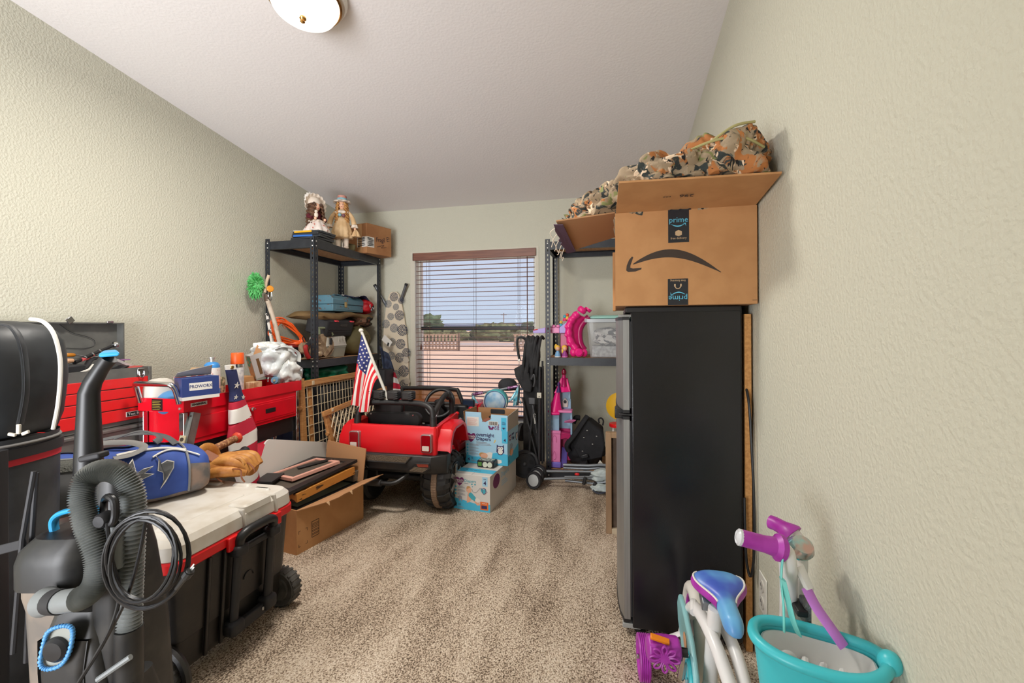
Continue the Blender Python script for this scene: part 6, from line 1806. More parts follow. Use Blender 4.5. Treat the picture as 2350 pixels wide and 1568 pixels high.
# ------------------------------------------------------------------ folded black stroller
M_stf = mat('stroller_fabric', (42, 42, 44), rough=.8, col2=(32, 32, 34), scale=14, bump=.3, bscale=30)
M_stt = mat('stroller_tube', (62, 63, 66), rough=.4)
so = thing('folded_stroller', 'folded black stroller standing in front of the right shelving', 'stroller')
b = B()
blob_cloth(b, (-.625, 3.385, .95), (.062, .05, .135), .2, 2.0, 21.0, 40, 30, .8, .06, 9.0)
part('canopy_fold', b, M_stf, so, ang=60)
for k in range(4):
    x = -.685+.035*k
    part('canopy_rib', B().tube(bez([(x-.01, 3.36, .76), (x, 3.345, .88), (x+.018, 3.35, 1.02), (x+.03, 3.38, 1.085), (x+.04, 3.42, 1.07)], 24), .011, 8), M_stf, so)
b = B(); b.loft([[V((-.77,3.37,.84)),V((-.68,3.36,.885)),V((-.66,3.40,.885)),V((-.74,3.42,.84))], [V((-.755,3.36,.78)),V((-.65,3.34,.82)),V((-.63,3.40,.82)),V((-.72,3.42,.78))], [V((-.71,3.36,.70)),V((-.62,3.345,.72)),V((-.61,3.40,.72)),V((-.69,3.42,.70))], [V((-.68,3.37,.66)),V((-.63,3.35,.66)),V((-.63,3.39,.66)),V((-.67,3.41,.66))]])
part('seat_fabric', b, M_stf, so, ang=50, bevel=.01)
hn = part('handle', B().tube(bez([(-.725, 3.40, .90), (-.735, 3.395, .96), (-.742, 3.39, 1.03), (-.735, 3.39, 1.075), (-.70, 3.40, 1.08), (-.68, 3.42, 1.06)], 30), .019, 10, flat=.5), mat('handle_dark', (66, 68, 70), rough=.45), so)
part('handle_button', B().lathe([(.010,0),(.010,.004),(.0,.005)], (-.727, 3.385, .905), (0,-1,0), 14), M_wht, so)
for pts, r in (([(-.60, 3.345, .62), (-.635, 3.35, .35), (-.645, 3.345, .12)], .011), ([(-.56, 3.35, .86), (-.565, 3.35, .5), (-.57, 3.35, .10)], .011), ([(-.70, 3.37, .62), (-.64, 3.36, .38), (-.575, 3.35, .13)], .009), ([(-.625, 3.35, .62), (-.60, 3.34, .50), (-.585, 3.35, .36)], .009), ([(-.545, 3.39, .9), (-.55, 3.39, .12)], .01), ([(-.72, 3.36, .70), (-.735, 3.365, .56)], .009), ([(-.68, 3.36, .56), (-.66, 3.36, .42)], .008)):
    part('frame_tube', B().tube([V(q) for q in pts], r, 10, flat=.75), M_stt, so)
part('side_joint', B().box((-.618, 3.338, .60), (.055, .022, .055)), M_stt, so, bevel=.008)
part('lever', B().tube(bez([(-.62,3.33,.77),(-.60,3.325,.80),(-.595,3.325,.75),(-.605,3.33,.71)], 16), .008, 8), M_stt, so)
part('lower_link', B().tube(bez([(-.65,3.335,.20),(-.62,3.33,.205),(-.59,3.33,.175),(-.575,3.33,.12)], 16), .012, 8), M_stt, so)
cl = part('clip', B().box((-.563, 3.338, .645), (.034, .016, .04)), mat('clip_cream', (206, 200, 184), rough=.5), so, bevel=.003)
part('clip_hole', B().lathe([(.004,0),(.004,.001)], (-.562, 3.33, .637), (0,-1,0), 10), M_blk, cl)
wv_ = part('web_panel', B().quadbox([V((-.70,3.40,.13)), V((-.535,3.40,.13)), V((-.54,3.41,.86)), V((-.70,3.41,.8))], (0,.012,0)), M_stf, so, smooth=False)
text('brand_print', 'Caboose', .024, (-.598, 3.334, .47), V((.12,0,-.99)), V((.99,0,.12)), M_wht, so, sx=.9, bold=.0004)
def swheel(par, c, ax, r, w, mh):
    o = part('wheel', B().lathe([(.0,-w*.2),(r*.3,-w*.3),(r*.75,-w*.3),(r*.8,-w/2),(r*.95,-w/2),(r,-w*.25),(r,w*.25),(r*.95,w/2),(r*.8,w/2),(r*.75,w*.3),(r*.3,w*.3),(.0,w*.2)], c, ax, 32), M_blk2, par, ang=30)
    return o
w1_ = swheel(so, (-.675, 3.33, .125), (.25,-1,.05), .105, .035, None)
for k in range(5):
    a = 2*math.pi*k/5+.3
    x_, y_, d_ = frame_from((.25,-1,.05))
    c = V((-.675, 3.33, .125)) + d_*.012 + (x_*math.cos(a)+y_*math.sin(a))*.052
    part('wheel_cutout', B().lathe([(.016,0),(.016,.0015),(.0,.0016)], c, (.25,-1,.05), 14), M_blk, w1_)
part('wheel_hub', B().lathe([(.018,.0),(.016,.02),(.006,.026),(.0,.026)], (-.675, 3.33, .125), (.25,-1,.05), 16), M_stt, w1_)
w2_ = swheel(so, (-.72, 3.44, .34), (1,-.25,0), .07, .03, None)

# ------------------------------------------------------------------ silver umbrella stroller lying on the floor
us = thing('umbrella_stroller', 'silver umbrella stroller lying folded on the carpet', 'stroller')
for (c, ax) in (((-.575, 3.165, .062), (-.35,-1,.15)), ((-.565, 3.215, .075), (-.35,-1,.15)), ((-.555, 3.265, .085), (-.35,-1,.15))):
    o = swheel(us, c, ax, .06, .03, None)
    part('wheel_disc', B().lathe([(.042,.0),(.042,.012),(.03,.016),(.0,.016)], c, ax, 24), mat('disc_silver', (176, 178, 178), rough=.4), o)
part('axle', B().tube([(-.575, 3.165, .062), (-.55, 3.29, .09)], .012, 10), M_blk2, us)
for pts, r in (([(-.55, 3.20, .06), (-.30, 3.235, .075), (-.05, 3.24, .08)], .009), ([(-.54, 3.26, .10), (-.30, 3.29, .105), (-.05, 3.29, .115)], .009), ([(-.38, 3.31, .12), (-.2, 3.31, .125), (-.13, 3.31, .135), (.03, 3.31, .138)], .0105), ([(-.38, 3.30, .145), (-.2, 3.30, .15), (-.12, 3.30, .16), (.03, 3.31, .162)], .0105), ([(-.36, 3.24, .05), (-.10, 3.23, .045), (.03, 3.25, .06)], .008), ([(-.16, 3.2, .06), (.0, 3.2, .085)], .009), ([(-.36, 3.2, .09), (-.02, 3.24, .1)], .007)):
    part('frame_tube', B().tube([V(q) for q in pts], r, 10), M_slv, us)
for c in ((-.22, 3.21, .07), (-.09, 3.21, .075), (-.15, 3.19, .045)):
    part('joint', B().box(c, (.024, .03, .055), (0, rad(14), 0)), M_blk, us, bevel=.006)
part('red_catch', B().ell((-.275, 3.245, .10), (.018, .01, .01)), M_red, us)
b = B(); blob_cloth(b, (-.07, 3.235, .105), (.10, .05, .042), .3, 2.6, 31.0, 30, 20, .8, .1, 9.0)
b2 = B(); blob_cloth(b2, (-.075, 3.185, .038), (.095, .045, .024), .3, 2.6, 33.0, 30, 16, .8, .1, 9.0)
M_sfab = mat('pale_grey_fabric', (182, 192, 190), rough=.8, col2=(150, 160, 162), scale=14)
part('seat_fabric', b, M_sfab, us, ang=60); part('seat_fabric', b2, M_sfab, us, ang=60)
part('fabric_edge', B().tube(bez([(-.16,3.15,.03),(-.12,3.14,.012),(-.05,3.145,.03),(.01,3.15,.05)], 16), .005, 6), mat('edge_navy', (44, 50, 66), rough=.7), us)

# ------------------------------------------------------------------ toys on the right shelves
M_pink1 = mat('hot_pink_plastic', (232, 32, 128), rough=.3)
M_pink2 = mat('soft_pink_plastic', (226, 124, 178), rough=.35)
M_mag = mat('magenta_plastic', (176, 16, 92), rough=.3)
M_lil = mat('lilac_plastic', (124, 108, 204), rough=.4)
M_lil2 = mat('pale_lilac_plastic', (172, 152, 218), rough=.4)
M_bluc = mat('castle_blue', (142, 174, 200), rough=.4)
z0 = .072
ct = thing('toy_castle', 'tall pink and blue toy castle tower on the bottom right shelf', 'toy castle')
part('base', B().bb(-.515, -.415, 3.445, 3.56, z0, z0+.045), M_lil, ct, bevel=.006)
part('base_step', B().quadbox([V((-.415,3.46,z0)), V((-.375,3.50,z0)), V((-.375,3.53,z0+.13)), V((-.415,3.5,z0+.15))], (0,.03,0)), M_lil, ct, bevel=.004)
wall = part('lower_wall', B().prism([V((-.507,3.45,z0+.045)), V((-.42,3.45,z0+.045)), V((-.418,3.452,.352)), V((-.515,3.452,.352))], (0,.012,0)), M_pink2, ct, bevel=.004)
part('wall_cap', B().bb(-.518, -.416, 3.447, 3.468, .335, .358), M_pink2, wall, bevel=.003)
part('wall_relief', B().tube([(-.48,3.448,.27),(-.48,3.448,.31),(-.465,3.448,.325),(-.45,3.448,.31),(-.45,3.448,.27)], .003, 6), M_pink2, wall)
part('wall_relief', B().tube(bez([(-.485,3.448,.16),(-.465,3.448,.2),(-.455,3.448,.15),(-.48,3.448,.13),(-.46,3.448,.12)], 20), .003, 6), M_pink2, wall)
part('lower_back', B().bb(-.515, -.35, 3.53, 3.545, z0+.04, .36), M_mag, ct, bevel=.003)
part('awning', B().prism([V((-.418,3.46,.345)), V((-.345,3.47,.335)), V((-.335,3.47,.275)), V((-.375,3.465,.30)), V((-.418,3.46,.29))], (0,.05,0)), M_mag, ct, bevel=.004)
part('mid_wall', B().prism([V((-.495,3.47,.35)), V((-.43,3.47,.35)), V((-.43,3.47,.49)), V((-.505,3.47,.49))], (0,.01,0)), M_bluc, ct, bevel=.003)
part('mid_back', B().bb(-.495, -.33, 3.545, 3.555, .29, .50), M_bluc, ct, bevel=.003)
part('mid_side', B().bb(-.345, -.33, 3.48, 3.545, .29, .50), M_bluc, ct, bevel=.003)
part('balcony', B().prism([V((-.39,3.455,.43)), V((-.34,3.45,.445)), V((-.30,3.46,.44)), V((-.33,3.47,.42)), V((-.39,3.47,.418))], (0,.04,0)), M_pink2, ct, bevel=.003)
part('upper_floor', B().bb(-.435, -.33, 3.46, 3.55, .497, .515), M_pink2, ct, bevel=.003)
# curved roof
def roof(u, v):
    t = v
    w = .048*(1-t)**1.6 + .012
    x = -.468 + .036*t + w*(2*u-1)
    return V((x, 3.452+.03*(2*u-1)**2*(1-t)+.012*t, .50 + .20*t))
part('roof', B().surf(roof, 10, 12, .008), M_pink1, ct, ang=60)
part('roof_eave', B().tube([(-.515,3.475,.495),(-.5,3.45,.492),(-.46,3.445,.49),(-.425,3.45,.492)], .012, 8), M_pink1, ct)
part('upper_room', B().bb(-.43, -.345, 3.54, 3.552, .515, .66), M_bluc, ct, bevel=.003)
part('upper_room', B().bb(-.36, -.345, 3.49, 3.54, .60, .66), M_bluc, ct, bevel=.003)
part('window', B().prism([V((-.41,3.53,.53)), V((-.37,3.53,.53)), V((-.366,3.53,.575)), V((-.39,3.53,.605)), V((-.412,3.53,.575))], (0,.008,0)), mat('castle_cream', (206, 196, 188), rough=.6), ct, bevel=.002)
part('window_hole', B().lathe([(.012,0),(.012,.002),(.0,.002)], (-.39,3.529,.572), (0,-1,0), 12), M_blk2, ct)
part('purple_lady', B().lathe([(.02,0),(.014,.025),(.008,.045),(.011,.058),(.009,.072),(.004,.08)], (-.43,3.455,.655), n=12), mat('deep_purple', (62, 24, 96), rough=.4), ct)
part('spire', B().lathe([(.055,.0),(.045,.03),(.03,.09),(.026,.10)], (-.392,3.505,.66), n=8), M_pink1, ct)
part('spire_roof', B().prism([V((-.47,3.46,.645)), V((-.34,3.47,.66)), V((-.365,3.48,.76)), V((-.415,3.48,.765)), V((-.445,3.47,.69))], (0,.02,0)), M_pink1, ct, bevel=.004)
part('spire_column', B().lathe([(.022,0),(.018,.06),(.02,.064),(.015,.07),(.013,.09)], (-.392,3.475,.70), n=16), M_mag, ct)
part('finial', B().lathe([(.010,0),(.018,.012),(.02,.026),(.014,.042),(.006,.052),(.0,.055)], (-.392,3.475,.785), n=16), mat('dark_red_plastic', (120, 10, 44), rough=.3), ct)

bpk = thing('baby_carrier', 'black fabric baby carrier slumped on the bottom right shelf', 'carrier')
M_bpk = mat('black_canvas', (22, 22, 26), rough=.85, col2=(30, 30, 34), scale=12, bump=.3, bscale=40)
b = B(); blob_cloth(b, (-.235, 3.58, .20), (.14, .10, .125), .25, 2.0, 41.0, 40, 26, .75, .05, 5.0); part('carrier_body', b, M_bpk, bpk, ang=60)
b = B()
b.loft([[V((x0_, y_, z_)) for (x0_, y_, z_) in pts] for pts in (
    [(-.34,3.50,.24),(-.26,3.46,.12),(-.10,3.47,.16),(-.12,3.54,.3),(-.24,3.55,.33)],
    [(-.30,3.49,.34),(-.22,3.46,.22),(-.08,3.47,.25),(-.09,3.55,.38),(-.2,3.56,.42)],
    [(-.24,3.51,.455),(-.18,3.49,.42),(-.10,3.5,.36),(-.11,3.56,.40),(-.19,3.57,.46)])])
part('carrier_flap', b, M_bpk, bpk, ang=50, bevel=.02, seg=3)
part('padded_strap', B().tube(bez([(-.215,3.52,.468),(-.25,3.5,.42),(-.31,3.48,.33),(-.37,3.47,.25),(-.36,3.48,.2)], 30), .026, 12, flat=.7), M_bpk, bpk)
part('padded_strap', B().tube(bez([(-.33,3.56,.40),(-.31,3.57,.44),(-.28,3.58,.44)], 16), .02, 10), M_bpk, bpk)
part('loop', B().tube(bez([(-.125,3.5,.42),(-.13,3.5,.45),(-.11,3.5,.46),(-.095,3.5,.44),(-.10,3.5,.405)], 20), .006, 8), M_bpk, bpk)
part('rolled_strap', B().tube([(-.245,3.45,.13),(-.225,3.47,.08)], .032, 14), M_bpk, bpk)
part('buckle', B().box((-.235,3.445,.175), (.06,.016,.03), (0,rad(-18),0)), M_blk, bpk, bevel=.006)
for c in ((-.215,3.455,.37),(-.145,3.455,.33),(-.24,3.455,.315),(-.175,3.45,.27),(-.25,3.44,.215)):
    part('snap', B().ell(c, (.006,.004,.004)), M_rivet, bpk)
part('care_label', B().quadbox([V((-.155,3.44,.10)), V((-.115,3.43,.07)), V((-.06,3.43,.09)), V((-.12,3.44,.155))], (0,.001,0)), M_wht, bpk, smooth=False)

# mid shelf
zm = .926
tb_ = thing('toy_table', 'hot pink scalloped toy stand leaning on end on the middle right shelf', 'toy')
pth = bez([(-.285,3.47,.955),(-.30,3.47,.99),(-.34,3.47,1.05),(-.352,3.47,1.12),(-.345,3.47,1.18),(-.315,3.47,1.23),(-.275,3.47,1.265)], 40)
part('curved_leg', B().tube(pth, [.036+.004*math.sin(i*1.2) for i in range(len(pth))], 14, flat=.8), M_pink1, tb_)
for i in range(4, 40, 6):
    part('scallop', B().ell(pth[i]+V((-.018,-.026,0)), (.014,.006,.014)), M_pink1, tb_)
part('curved_leg', B().tube([q+V((.075,.06,-.03)) for q in pth[8:]], .026, 12), M_mag, tb_)
part('cross_web', B().surf(lambda u, v: pth[int(6+28*v)]*(1-u)+(pth[int(6+28*v)]+V((.075,.06,-.03)))*u, 3, 14, .004), M_pink1, tb_)
part('foot_cup', B().lathe([(.028,0),(.036,.012),(.036,.03),(.026,.045)], (-.262,3.47,1.27), (.55,0,.83), 20), M_pink1, tb_)
part('foot_cup', B().lathe([(.022,0),(.028,.01),(.028,.026)], (-.215,3.51,1.28), (.55,0,.83), 18), M_pink1, tb_)
part('foot_curl', B().lathe([(.02,0),(.032,.01),(.032,.03),(.02,.04)], (-.275,3.45,.962), (.2,-1,.1), 20), M_pink1, tb_)
part('foot_curl', B().ell((-.315,3.46,.965), (.028,.022,.034)), M_pink1, tb_)
part('foot_curl', B().ell((-.235,3.47,.96), (.026,.02,.03)), M_pink1, tb_)
ty = thing('toy_ramp', 'pink and lilac toy ramp sticking out past the right shelving post', 'toy')
def ramp(x0, x1, m, nm, h0, h1):
    b = B(); b.loft([[V((x0,3.47,1.112)),V((x0,3.56,1.112)),V((x0,3.56,1.112+h0)),V((x0,3.47,1.112+h0))], [V((x1,3.47,1.112)),V((x1,3.56,1.112)),V((x1,3.56,1.112+h1)),V((x1,3.47,1.112+h1))]])
    return part(nm, b, m, ty, bevel=.003)
ramp(-.632, -.535, M_lil2, 'ramp_tip', .022, .045)
ramp(-.535, -.425, M_pink2, 'ramp_deck', .05, .045)
ramp(-.425, -.345, M_lil2, 'ramp_end', .045, .10)
part('tip_edge', B().tube([(-.63,3.47,1.136),(-.595,3.47,1.142)], .004, 6), M_red, ty)
for k in range(3):
    part('deck_heart', B().ell((-.505+.035*k, 3.468, 1.165), (.016,.008,.012)), M_pink2, ty)
part('ramp_support', B().bb(-.42, -.36, 3.5, 3.55, zm, 1.112), M_mag, ty, bevel=.004)
for (x, c1, c2) in ((-.415,(230,190,70),(70,170,190)), (-.385,(60,170,190),(225,60,110)), (-.365,(228,84,60),(230,190,80))):
    ft = thing('toy_figurine', {-.415: 'yellow headed toy figure sitting on the pink ramp', -.385: 'teal toy figure perched on the pink ramp', -.365: 'red topped toy figure on the high end of the pink ramp'}[x], 'figurine', 'toy figures on the ramp')
    zz = 1.16+(.045 if x > -.40 else 0)+(.012 if x > -.37 else 0)
    part('figure_body', B().lathe([(.016,0),(.018,.008),(.012,.022),(.008,.028)], (x, 3.5, zz), n=14), mat('fig_%d' % int(-x*1000), c2, rough=.4), ft)
    part('figure_head', B().ell((x, 3.497, zz+.036), (.013,.013,.013)), mat('figh_%d' % int(-x*1000), c1, rough=.4), ft)
for i, (x, dress) in enumerate(((-.437, (120,170,212)), (-.382, (150, 60, 140)))):
    fg = thing('toy_princess', ('small blonde figurine in a blue dress on the middle right shelf', 'small blonde figurine in a purple dress on the middle right shelf')[i], 'figurine', 'figurines on the middle shelf')
    part('base', B().lathe([(.024,0),(.024,.008),(.0,.009)], (x,3.462,zm), n=18), M_wht if i == 0 else M_pink2, fg)
    part('dress', B().lathe([(.024,.008),(.022,.02),(.012,.042),(.01,.05)], (x,3.462,zm), n=18), mat('dress_%d' % i, dress, rough=.5), fg)
    part('head', B().ell((x,3.458,zm+.066), (.017,.016,.018)), mat('fig_skin', (226,178,146), rough=.5), fg)
    part('hair', B().ell((x-.004,3.466,zm+.074), (.022,.018,.02)), mat('fig_hair', (240,196,70), rough=.5), fg)
    part('hair_tail', B().ell((x-.015,3.472,zm+.05 if i else zm+.08), (.012,.012,.022)), MATS['fig_hair'], fg)
bn_ = thing('storage_bin', 'clear plastic storage bin of folded clothes on the middle right shelf', 'bin')
M_clr = mat('clear_bin', (214, 218, 222), rough=.12, alpha=.28)
rings = [rrect(-.19, .10, 3.46, 3.78, zm, .02), rrect(-.215, .12, 3.44, 3.80, zm+.27, .02)]
part('tub', B().loft(rings, False), M_clr, bn_, ang=40)
part('rim', B().loft([rrect(-.23, .135, 3.425, 3.815, zm+.268, .025), rrect(-.232, .137, 3.423, 3.817, zm+.292, .025)]), mat('bin_lid', (196, 202, 208), rough=.25, alpha=.75), bn_, ang=40)
b = B(); rr_loft(b, -.178, .09, 3.475, 3.77, [(.0,zm+.006),(0,zm+.085)], .02); solo('grey_blanket', b, mat('blanket_grey', (176, 178, 178), rough=.9, col2=(140, 142, 144), scale=40), 'folded grey fleece at the bottom of the clear bin', 'blanket')
b = B(); blob_cloth(b, (-.045, 3.6, zm+.155), (.115, .125, .068), .3, 2.2, 51.0, 40, 26, .7, .1, 6.0)
solo('patterned_clothes', b, camo_mat('grey_pattern', (190, 188, 184), [((58, 60, 66), .5, 11, (1,1,2)), ((226, 224, 220), .62, 14, (1,1,1)), ((70, 160, 160), .72, 9, (1,1,1))]), 'grey and white patterned clothes crumpled in the clear bin', 'clothes', ang=60)
b = B(); rr_loft(b, -.20, .08, 3.5, 3.75, [(.01,zm+.293),(.0,zm+.30),(.0,zm+.312),(.02,zm+.322)], .04)
solo('mint_cushion', b, mat('mint_cloth', (158, 206, 194), rough=.8), 'flat mint green pad on top of the clear bin', 'pad')
yp = thing('yellow_disc', 'yellow plastic disc leaning behind the fridge door', 'disc')
part('disc', B().lathe([(.0,.012),(.05,.01),(.09,.0),(.105,-.006),(.10,-.01),(.0,.002)], (.02, 3.6, .54), (-.35,-1,.18), 32), mat('disc_yellow', (222, 172, 36), rough=.4), yp)
part('disc_stand', B().bb(.0, .06, 3.62, 3.8, .072, .47), M_blk2, yp)
rs_ = thing('red_stool', 'red topped small stool at the back of the bottom right shelf', 'stool')
part('seat', B().lathe([(.06,0),(.062,.004),(.062,.022),(.058,.026)], (.01, 3.55, .39), n=24), M_red, rs_)
for dx in (-.03, .035):
    part('leg', B().tube([(.01+dx, 3.54, .39), (.01+dx*1.5, 3.53, .072)], .008, 8), M_wht, rs_)
# wooden sign frame leaning by the fridge door
M_wfr = mat('rustic_wood', (158, 128, 96), rough=.75, col2=(132, 104, 76), scale=12, stretch=(1,1,.15))
wf = thing('shadow_box_frame', 'tall rustic wooden frame standing beside the fridge door', 'frame')
part('frame_bar', B().bb(-.058, -.026, 2.56, 2.60, .0, .565), M_wfr, wf, bevel=.002)
part('frame_bar', B().bb(.16, .19, 2.56, 2.60, .0, .565), M_wfr, wf, bevel=.002)
part('frame_bar', B().bb(-.026, .16, 2.56, 2.60, .535, .565), M_wfr, wf, bevel=.002)
part('frame_bar', B().bb(-.026, .16, 2.56, 2.60, .0, .03), mat('rustic_pale', (182, 166, 140), rough=.8), wf, bevel=.002)
part('inner_panel', B().bb(-.026, .16, 2.585, 2.598, .03, .535), mat('inner_dark_wood', (98, 80, 64), rough=.8, col2=(84, 68, 54), scale=20), wf, smooth=False)
part('pink_card', B().bb(.012, .11, 2.578, 2.584, .08, .49), mat('card_pink', (226, 168, 168), rough=.6), wf, smooth=False)

# ------------------------------------------------------------------ foreground girls bike
M_bw = mat('bike_white', (226, 224, 222), rough=.3)
M_bteal = mat('bike_teal', (64, 190, 200), rough=.35)
M_btl = mat('bike_pale_teal', (150, 206, 210), rough=.35, alpha=.9)
M_purp = mat('bike_purple', (156, 40, 150), rough=.4, col2=(170, 56, 166), scale=30)
bk = thing('girls_bike', 'white and teal bike with purple grips and a training wheel by the fridge', 'bike')
rw = V((.245, 1.545, .155))
part('rear_tire', B().tube([rw + V((.0, .135*math.cos(2*math.pi*k/40), .135*math.sin(2*math.pi*k/40))) for k in range(40)], .021, 12, closed=True), mat('tire_white', (214, 210, 202), rough=.6), bk)
part('rear_rim', B().tube([rw + V((.0, .111*math.cos(2*math.pi*k/40), .111*math.sin(2*math.pi*k/40))) for k in range(40)], .013, 10, closed=True), M_purp, bk)
part('rear_hub', B().tube([rw-V((.045,0,0)), rw+V((.045,0,0))], .013, 12), M_slv, bk)
for k in range(16):
    a = 2*math.pi*k/16
    part('spoke', B().tube([rw, rw+V((0,.1*math.cos(a),.1*math.sin(a)))], .0015, 5), M_slv, bk)
# training wheel and arm
tw = V((.083, 1.53, .068))
t_w = part('training_wheel', B().lathe([(.0,-.006),(.045,-.010),(.05,-.016),(.066,-.016),(.068,-.012),(.065,-.009),(.068,-.006),(.065,-.003),(.068,0),(.065,.003),(.068,.006),(.065,.009),(.068,.012),(.066,.016),(.05,.016),(.045,.010),(.0,.006)], tw, (1,.08,0), 36), M_purp, bk, ang=30)
part('axle_nut', B().lathe([(.008,0),(.008,.008),(.0,.009)], tw-V((.012,0,0)), (-1,0,0), 10), M_chr, t_w)
part('training_arm', B().tube([tw+V((.03,0,-.0)), tw+V((.045,.0,.01)), tw+V((.075,.005,.07)), rw-V((.04,0,0))], .012, 8, flat=.5), M_bw, bk)
# cranks and pedal
bc2 = V((.225, 1.30, .19))
part('crank', B().tube([bc2-V((.05,0,0)), bc2+V((-.055,.0,.0)), V((.178, 1.285, .265)), V((.165, 1.285, .27))], .010, 10), M_chr, bk)
part('crank', B().tube([bc2+V((-.045,0,0)), V((.185, 1.27, .10))], .010, 10), M_chr, bk)
pd_ = part('pedal', B().lathe([(.0,-.045),(.022,-.045),(.034,-.04),(.036,0),(.034,.04),(.022,.045),(.0,.045)], (.122, 1.285, .272), (1,.1,0), 8), M_purp, bk, bevel=.004)
for k in range(8):
    a = 2*math.pi*k/8
    part('petal', B().tube(bez([V((.122,1.247,.272))+V((.008*math.cos(a),0,.008*math.sin(a))), V((.122,1.243,.272))+V((.026*math.cos(a+.25),0,.026*math.sin(a+.25))), V((.122,1.243,.272))+V((.038*math.cos(a),0,.034*math.sin(a))), V((.122,1.243,.272))+V((.026*math.cos(a-.25),0,.026*math.sin(a-.25)))], 16, True), .0028, 6, closed=True), M_purp, pd_)
part('pedal_core', B().lathe([(.014,0),(.014,.006),(.0,.007)], (.122,1.25,.272), (0,-1,0), 14), M_purp, pd_)
part('reflector', B().box((.112, 1.268, .308), (.05,.016,.008), (rad(20),rad(12),0)), mat('amber_reflector', (228, 130, 20), rough=.3), pd_, bevel=.002)
part('pedal_axle', B().tube([(.15,1.285,.27), (.185,1.285,.27)], .012, 10), M_blk, bk)
# chain guard
cg = part('chain_guard', B().prism([V((.192, 1.56, .25)), V((.192, 1.53, .29)), V((.192, 1.45, .30)), V((.192, 1.32, .285)), V((.192, 1.24, .24)), V((.192, 1.225, .18)), V((.192, 1.26, .12)), V((.192, 1.34, .11)), V((.192, 1.45, .16)), V((.192, 1.54, .20))], (.016,0,0)), M_btl, bk, bevel=.006)
part('guard_ring', B().tube([bc2+V((-.036,.06*math.cos(2*math.pi*k/24),.06*math.sin(2*math.pi*k/24))) for k in range(24)], .007, 8, closed=True), M_bteal, bk)
part('guard_badge', B().ell((.19, 1.37, .245), (.003,.03,.02)), mat('badge_peach', (214, 160, 120), rough=.5), cg)
# frame
part('seat_tube', B().tube([(.245,1.31,.18), (.25,1.30,.30), (.255,1.285,.40)], .018, 14), M_bw, bk)
part('frame_tube', B().tube(bez([rw+V((-.035,.0,.0)), (.218,1.44,.30), (.23,1.36,.335), (.25,1.25,.32), (.28,1.14,.24), (.30,1.08,.20)], 44), .017, 14), M_bw, bk)
part('frame_tube', B().tube(bez([rw+V((.035,.0,.0)), (.272,1.44,.29), (.285,1.36,.32), (.30,1.25,.30), (.31,1.14,.22), (.315,1.08,.19)], 44), .016, 14), M_bw, bk)
part('down_tube', B().tube(bez([(.245,1.31,.18), (.27,1.2,.15), (.30,1.09,.20), (.325,1.06,.34), (.335,1.05,.42)], 36), .022, 14), M_bw, bk)
part('front_guard', B().loft([rrect(.24,.33,1.02,1.13,.14,.03), rrect(.235,.34,1.01,1.15,.2,.04), rrect(.25,.34,1.01,1.13,.24,.03)]), M_bteal, bk, ang=50)
# saddle
def sadw(u):
    if u < .4: w = .010 + .014*math.sin(min(1, u/.16)*math.pi/2)
    else: w = .024 + .046*(.5-.5*math.cos(math.pi*min(1, (u-.4)/.42)))
    if u > .84: w *= math.sqrt(max(.06, 1-((u-.84)/.165)**2))
    return w
def sad(u, v):
    # u: nose to tail, v: 0..1 round the cross section (top half 0..0.5)
    a = 2*math.pi*v
    h = .030 if math.sin(a) > 0 else .014
    k = math.sqrt(max(.05, 1-((u-.86)/.145)**2)) if u > .86 else math.sqrt(max(.1, min(1, u/.10)))
    return V((.272 + .012*(1-u) + sadw(u)*math.copysign(abs(math.cos(a))**.8, math.cos(a)), 1.185 + .19*u, .395 + .045*u + h*k*math.copysign(abs(math.sin(a))**.8, math.sin(a))))
M_sad = mat('saddle_blue', (70, 96, 190), rough=.35, col2=(108, 176, 222), scale=7, lo=.42, hi=.62)
sdl = part('saddle', B().loft([[sad(i/26, k/28) for k in range(28)] for i in range(27)]), M_sad, bk, ang=80)
for v0 in (.07, .43):
    part('saddle_piping', B().tube([sad(.42+.52*k/16, v0)+V((0,0,.0015)) for k in range(17)], .0028, 6), M_wht, sdl)
for v0, v1 in ((-.06,.065), (.435,.56)):
    part('saddle_side', B().surf(lambda u, v: sad(.42+.52*u, v0+(v1-v0)*v)+V((.0015 if v1 < .3 else -.0015,0,.001)), 14, 5, .001), M_purp, sdl, ang=80)
part('saddle_clamp', B().box((.235,1.33,.40), (.02,.06,.03), (rad(20),0,0)), M_slv, bk, bevel=.003)
part('seat_stay', B().tube(bez([(.215,1.37,.33),(.222,1.42,.33),(.225,1.47,.25),(.225,1.52,.17)], 20), .012, 10), M_bw, bk)
# head tube, handlebars
hb = V((.345, 1.00, .60))
part('head_tube', B().tube([(.337,1.05,.36), (.343,1.04,.50)], .02, 16), M_bw, bk)
part('fork', B().tube(bez([(.337,1.05,.42), (.33,1.02,.3), (.33,.96,.18)], 16), .016, 12), M_bw, bk)
part('front_tire', B().tube([V((.33,.955,.155)) + V((.135*math.cos(2*math.pi*k/40)*.75, .135*math.cos(2*math.pi*k/40)*-.66, .135*math.sin(2*math.pi*k/40))) for k in range(40)], .021, 12, closed=True), MATS['tire_white'], bk)
part('handlebar', B().tube(bez([(0.321,1.003,0.702), (0.332,1.005,0.692), (0.338,1.012,0.663), (0.352,1.051,0.598), (0.360,1.079,0.513)], 30), .0165, 14), M_bw, bk)
part('handlebar', B().tube(bez([(0.375,1.113,0.694), (0.387,1.105,0.685), (0.392,1.096,0.668), (0.389,1.091,0.609), (0.389,1.101,0.508)], 30), .0135, 14), M_bw, bk)
g1 = [V((0.246,0.996,0.719)), V((0.265,0.997,0.715)), V((0.292,0.999,0.709)), V((0.309,1.001,0.705)), V((0.315,1.001,0.704)), V((0.322,1.003,0.702))]
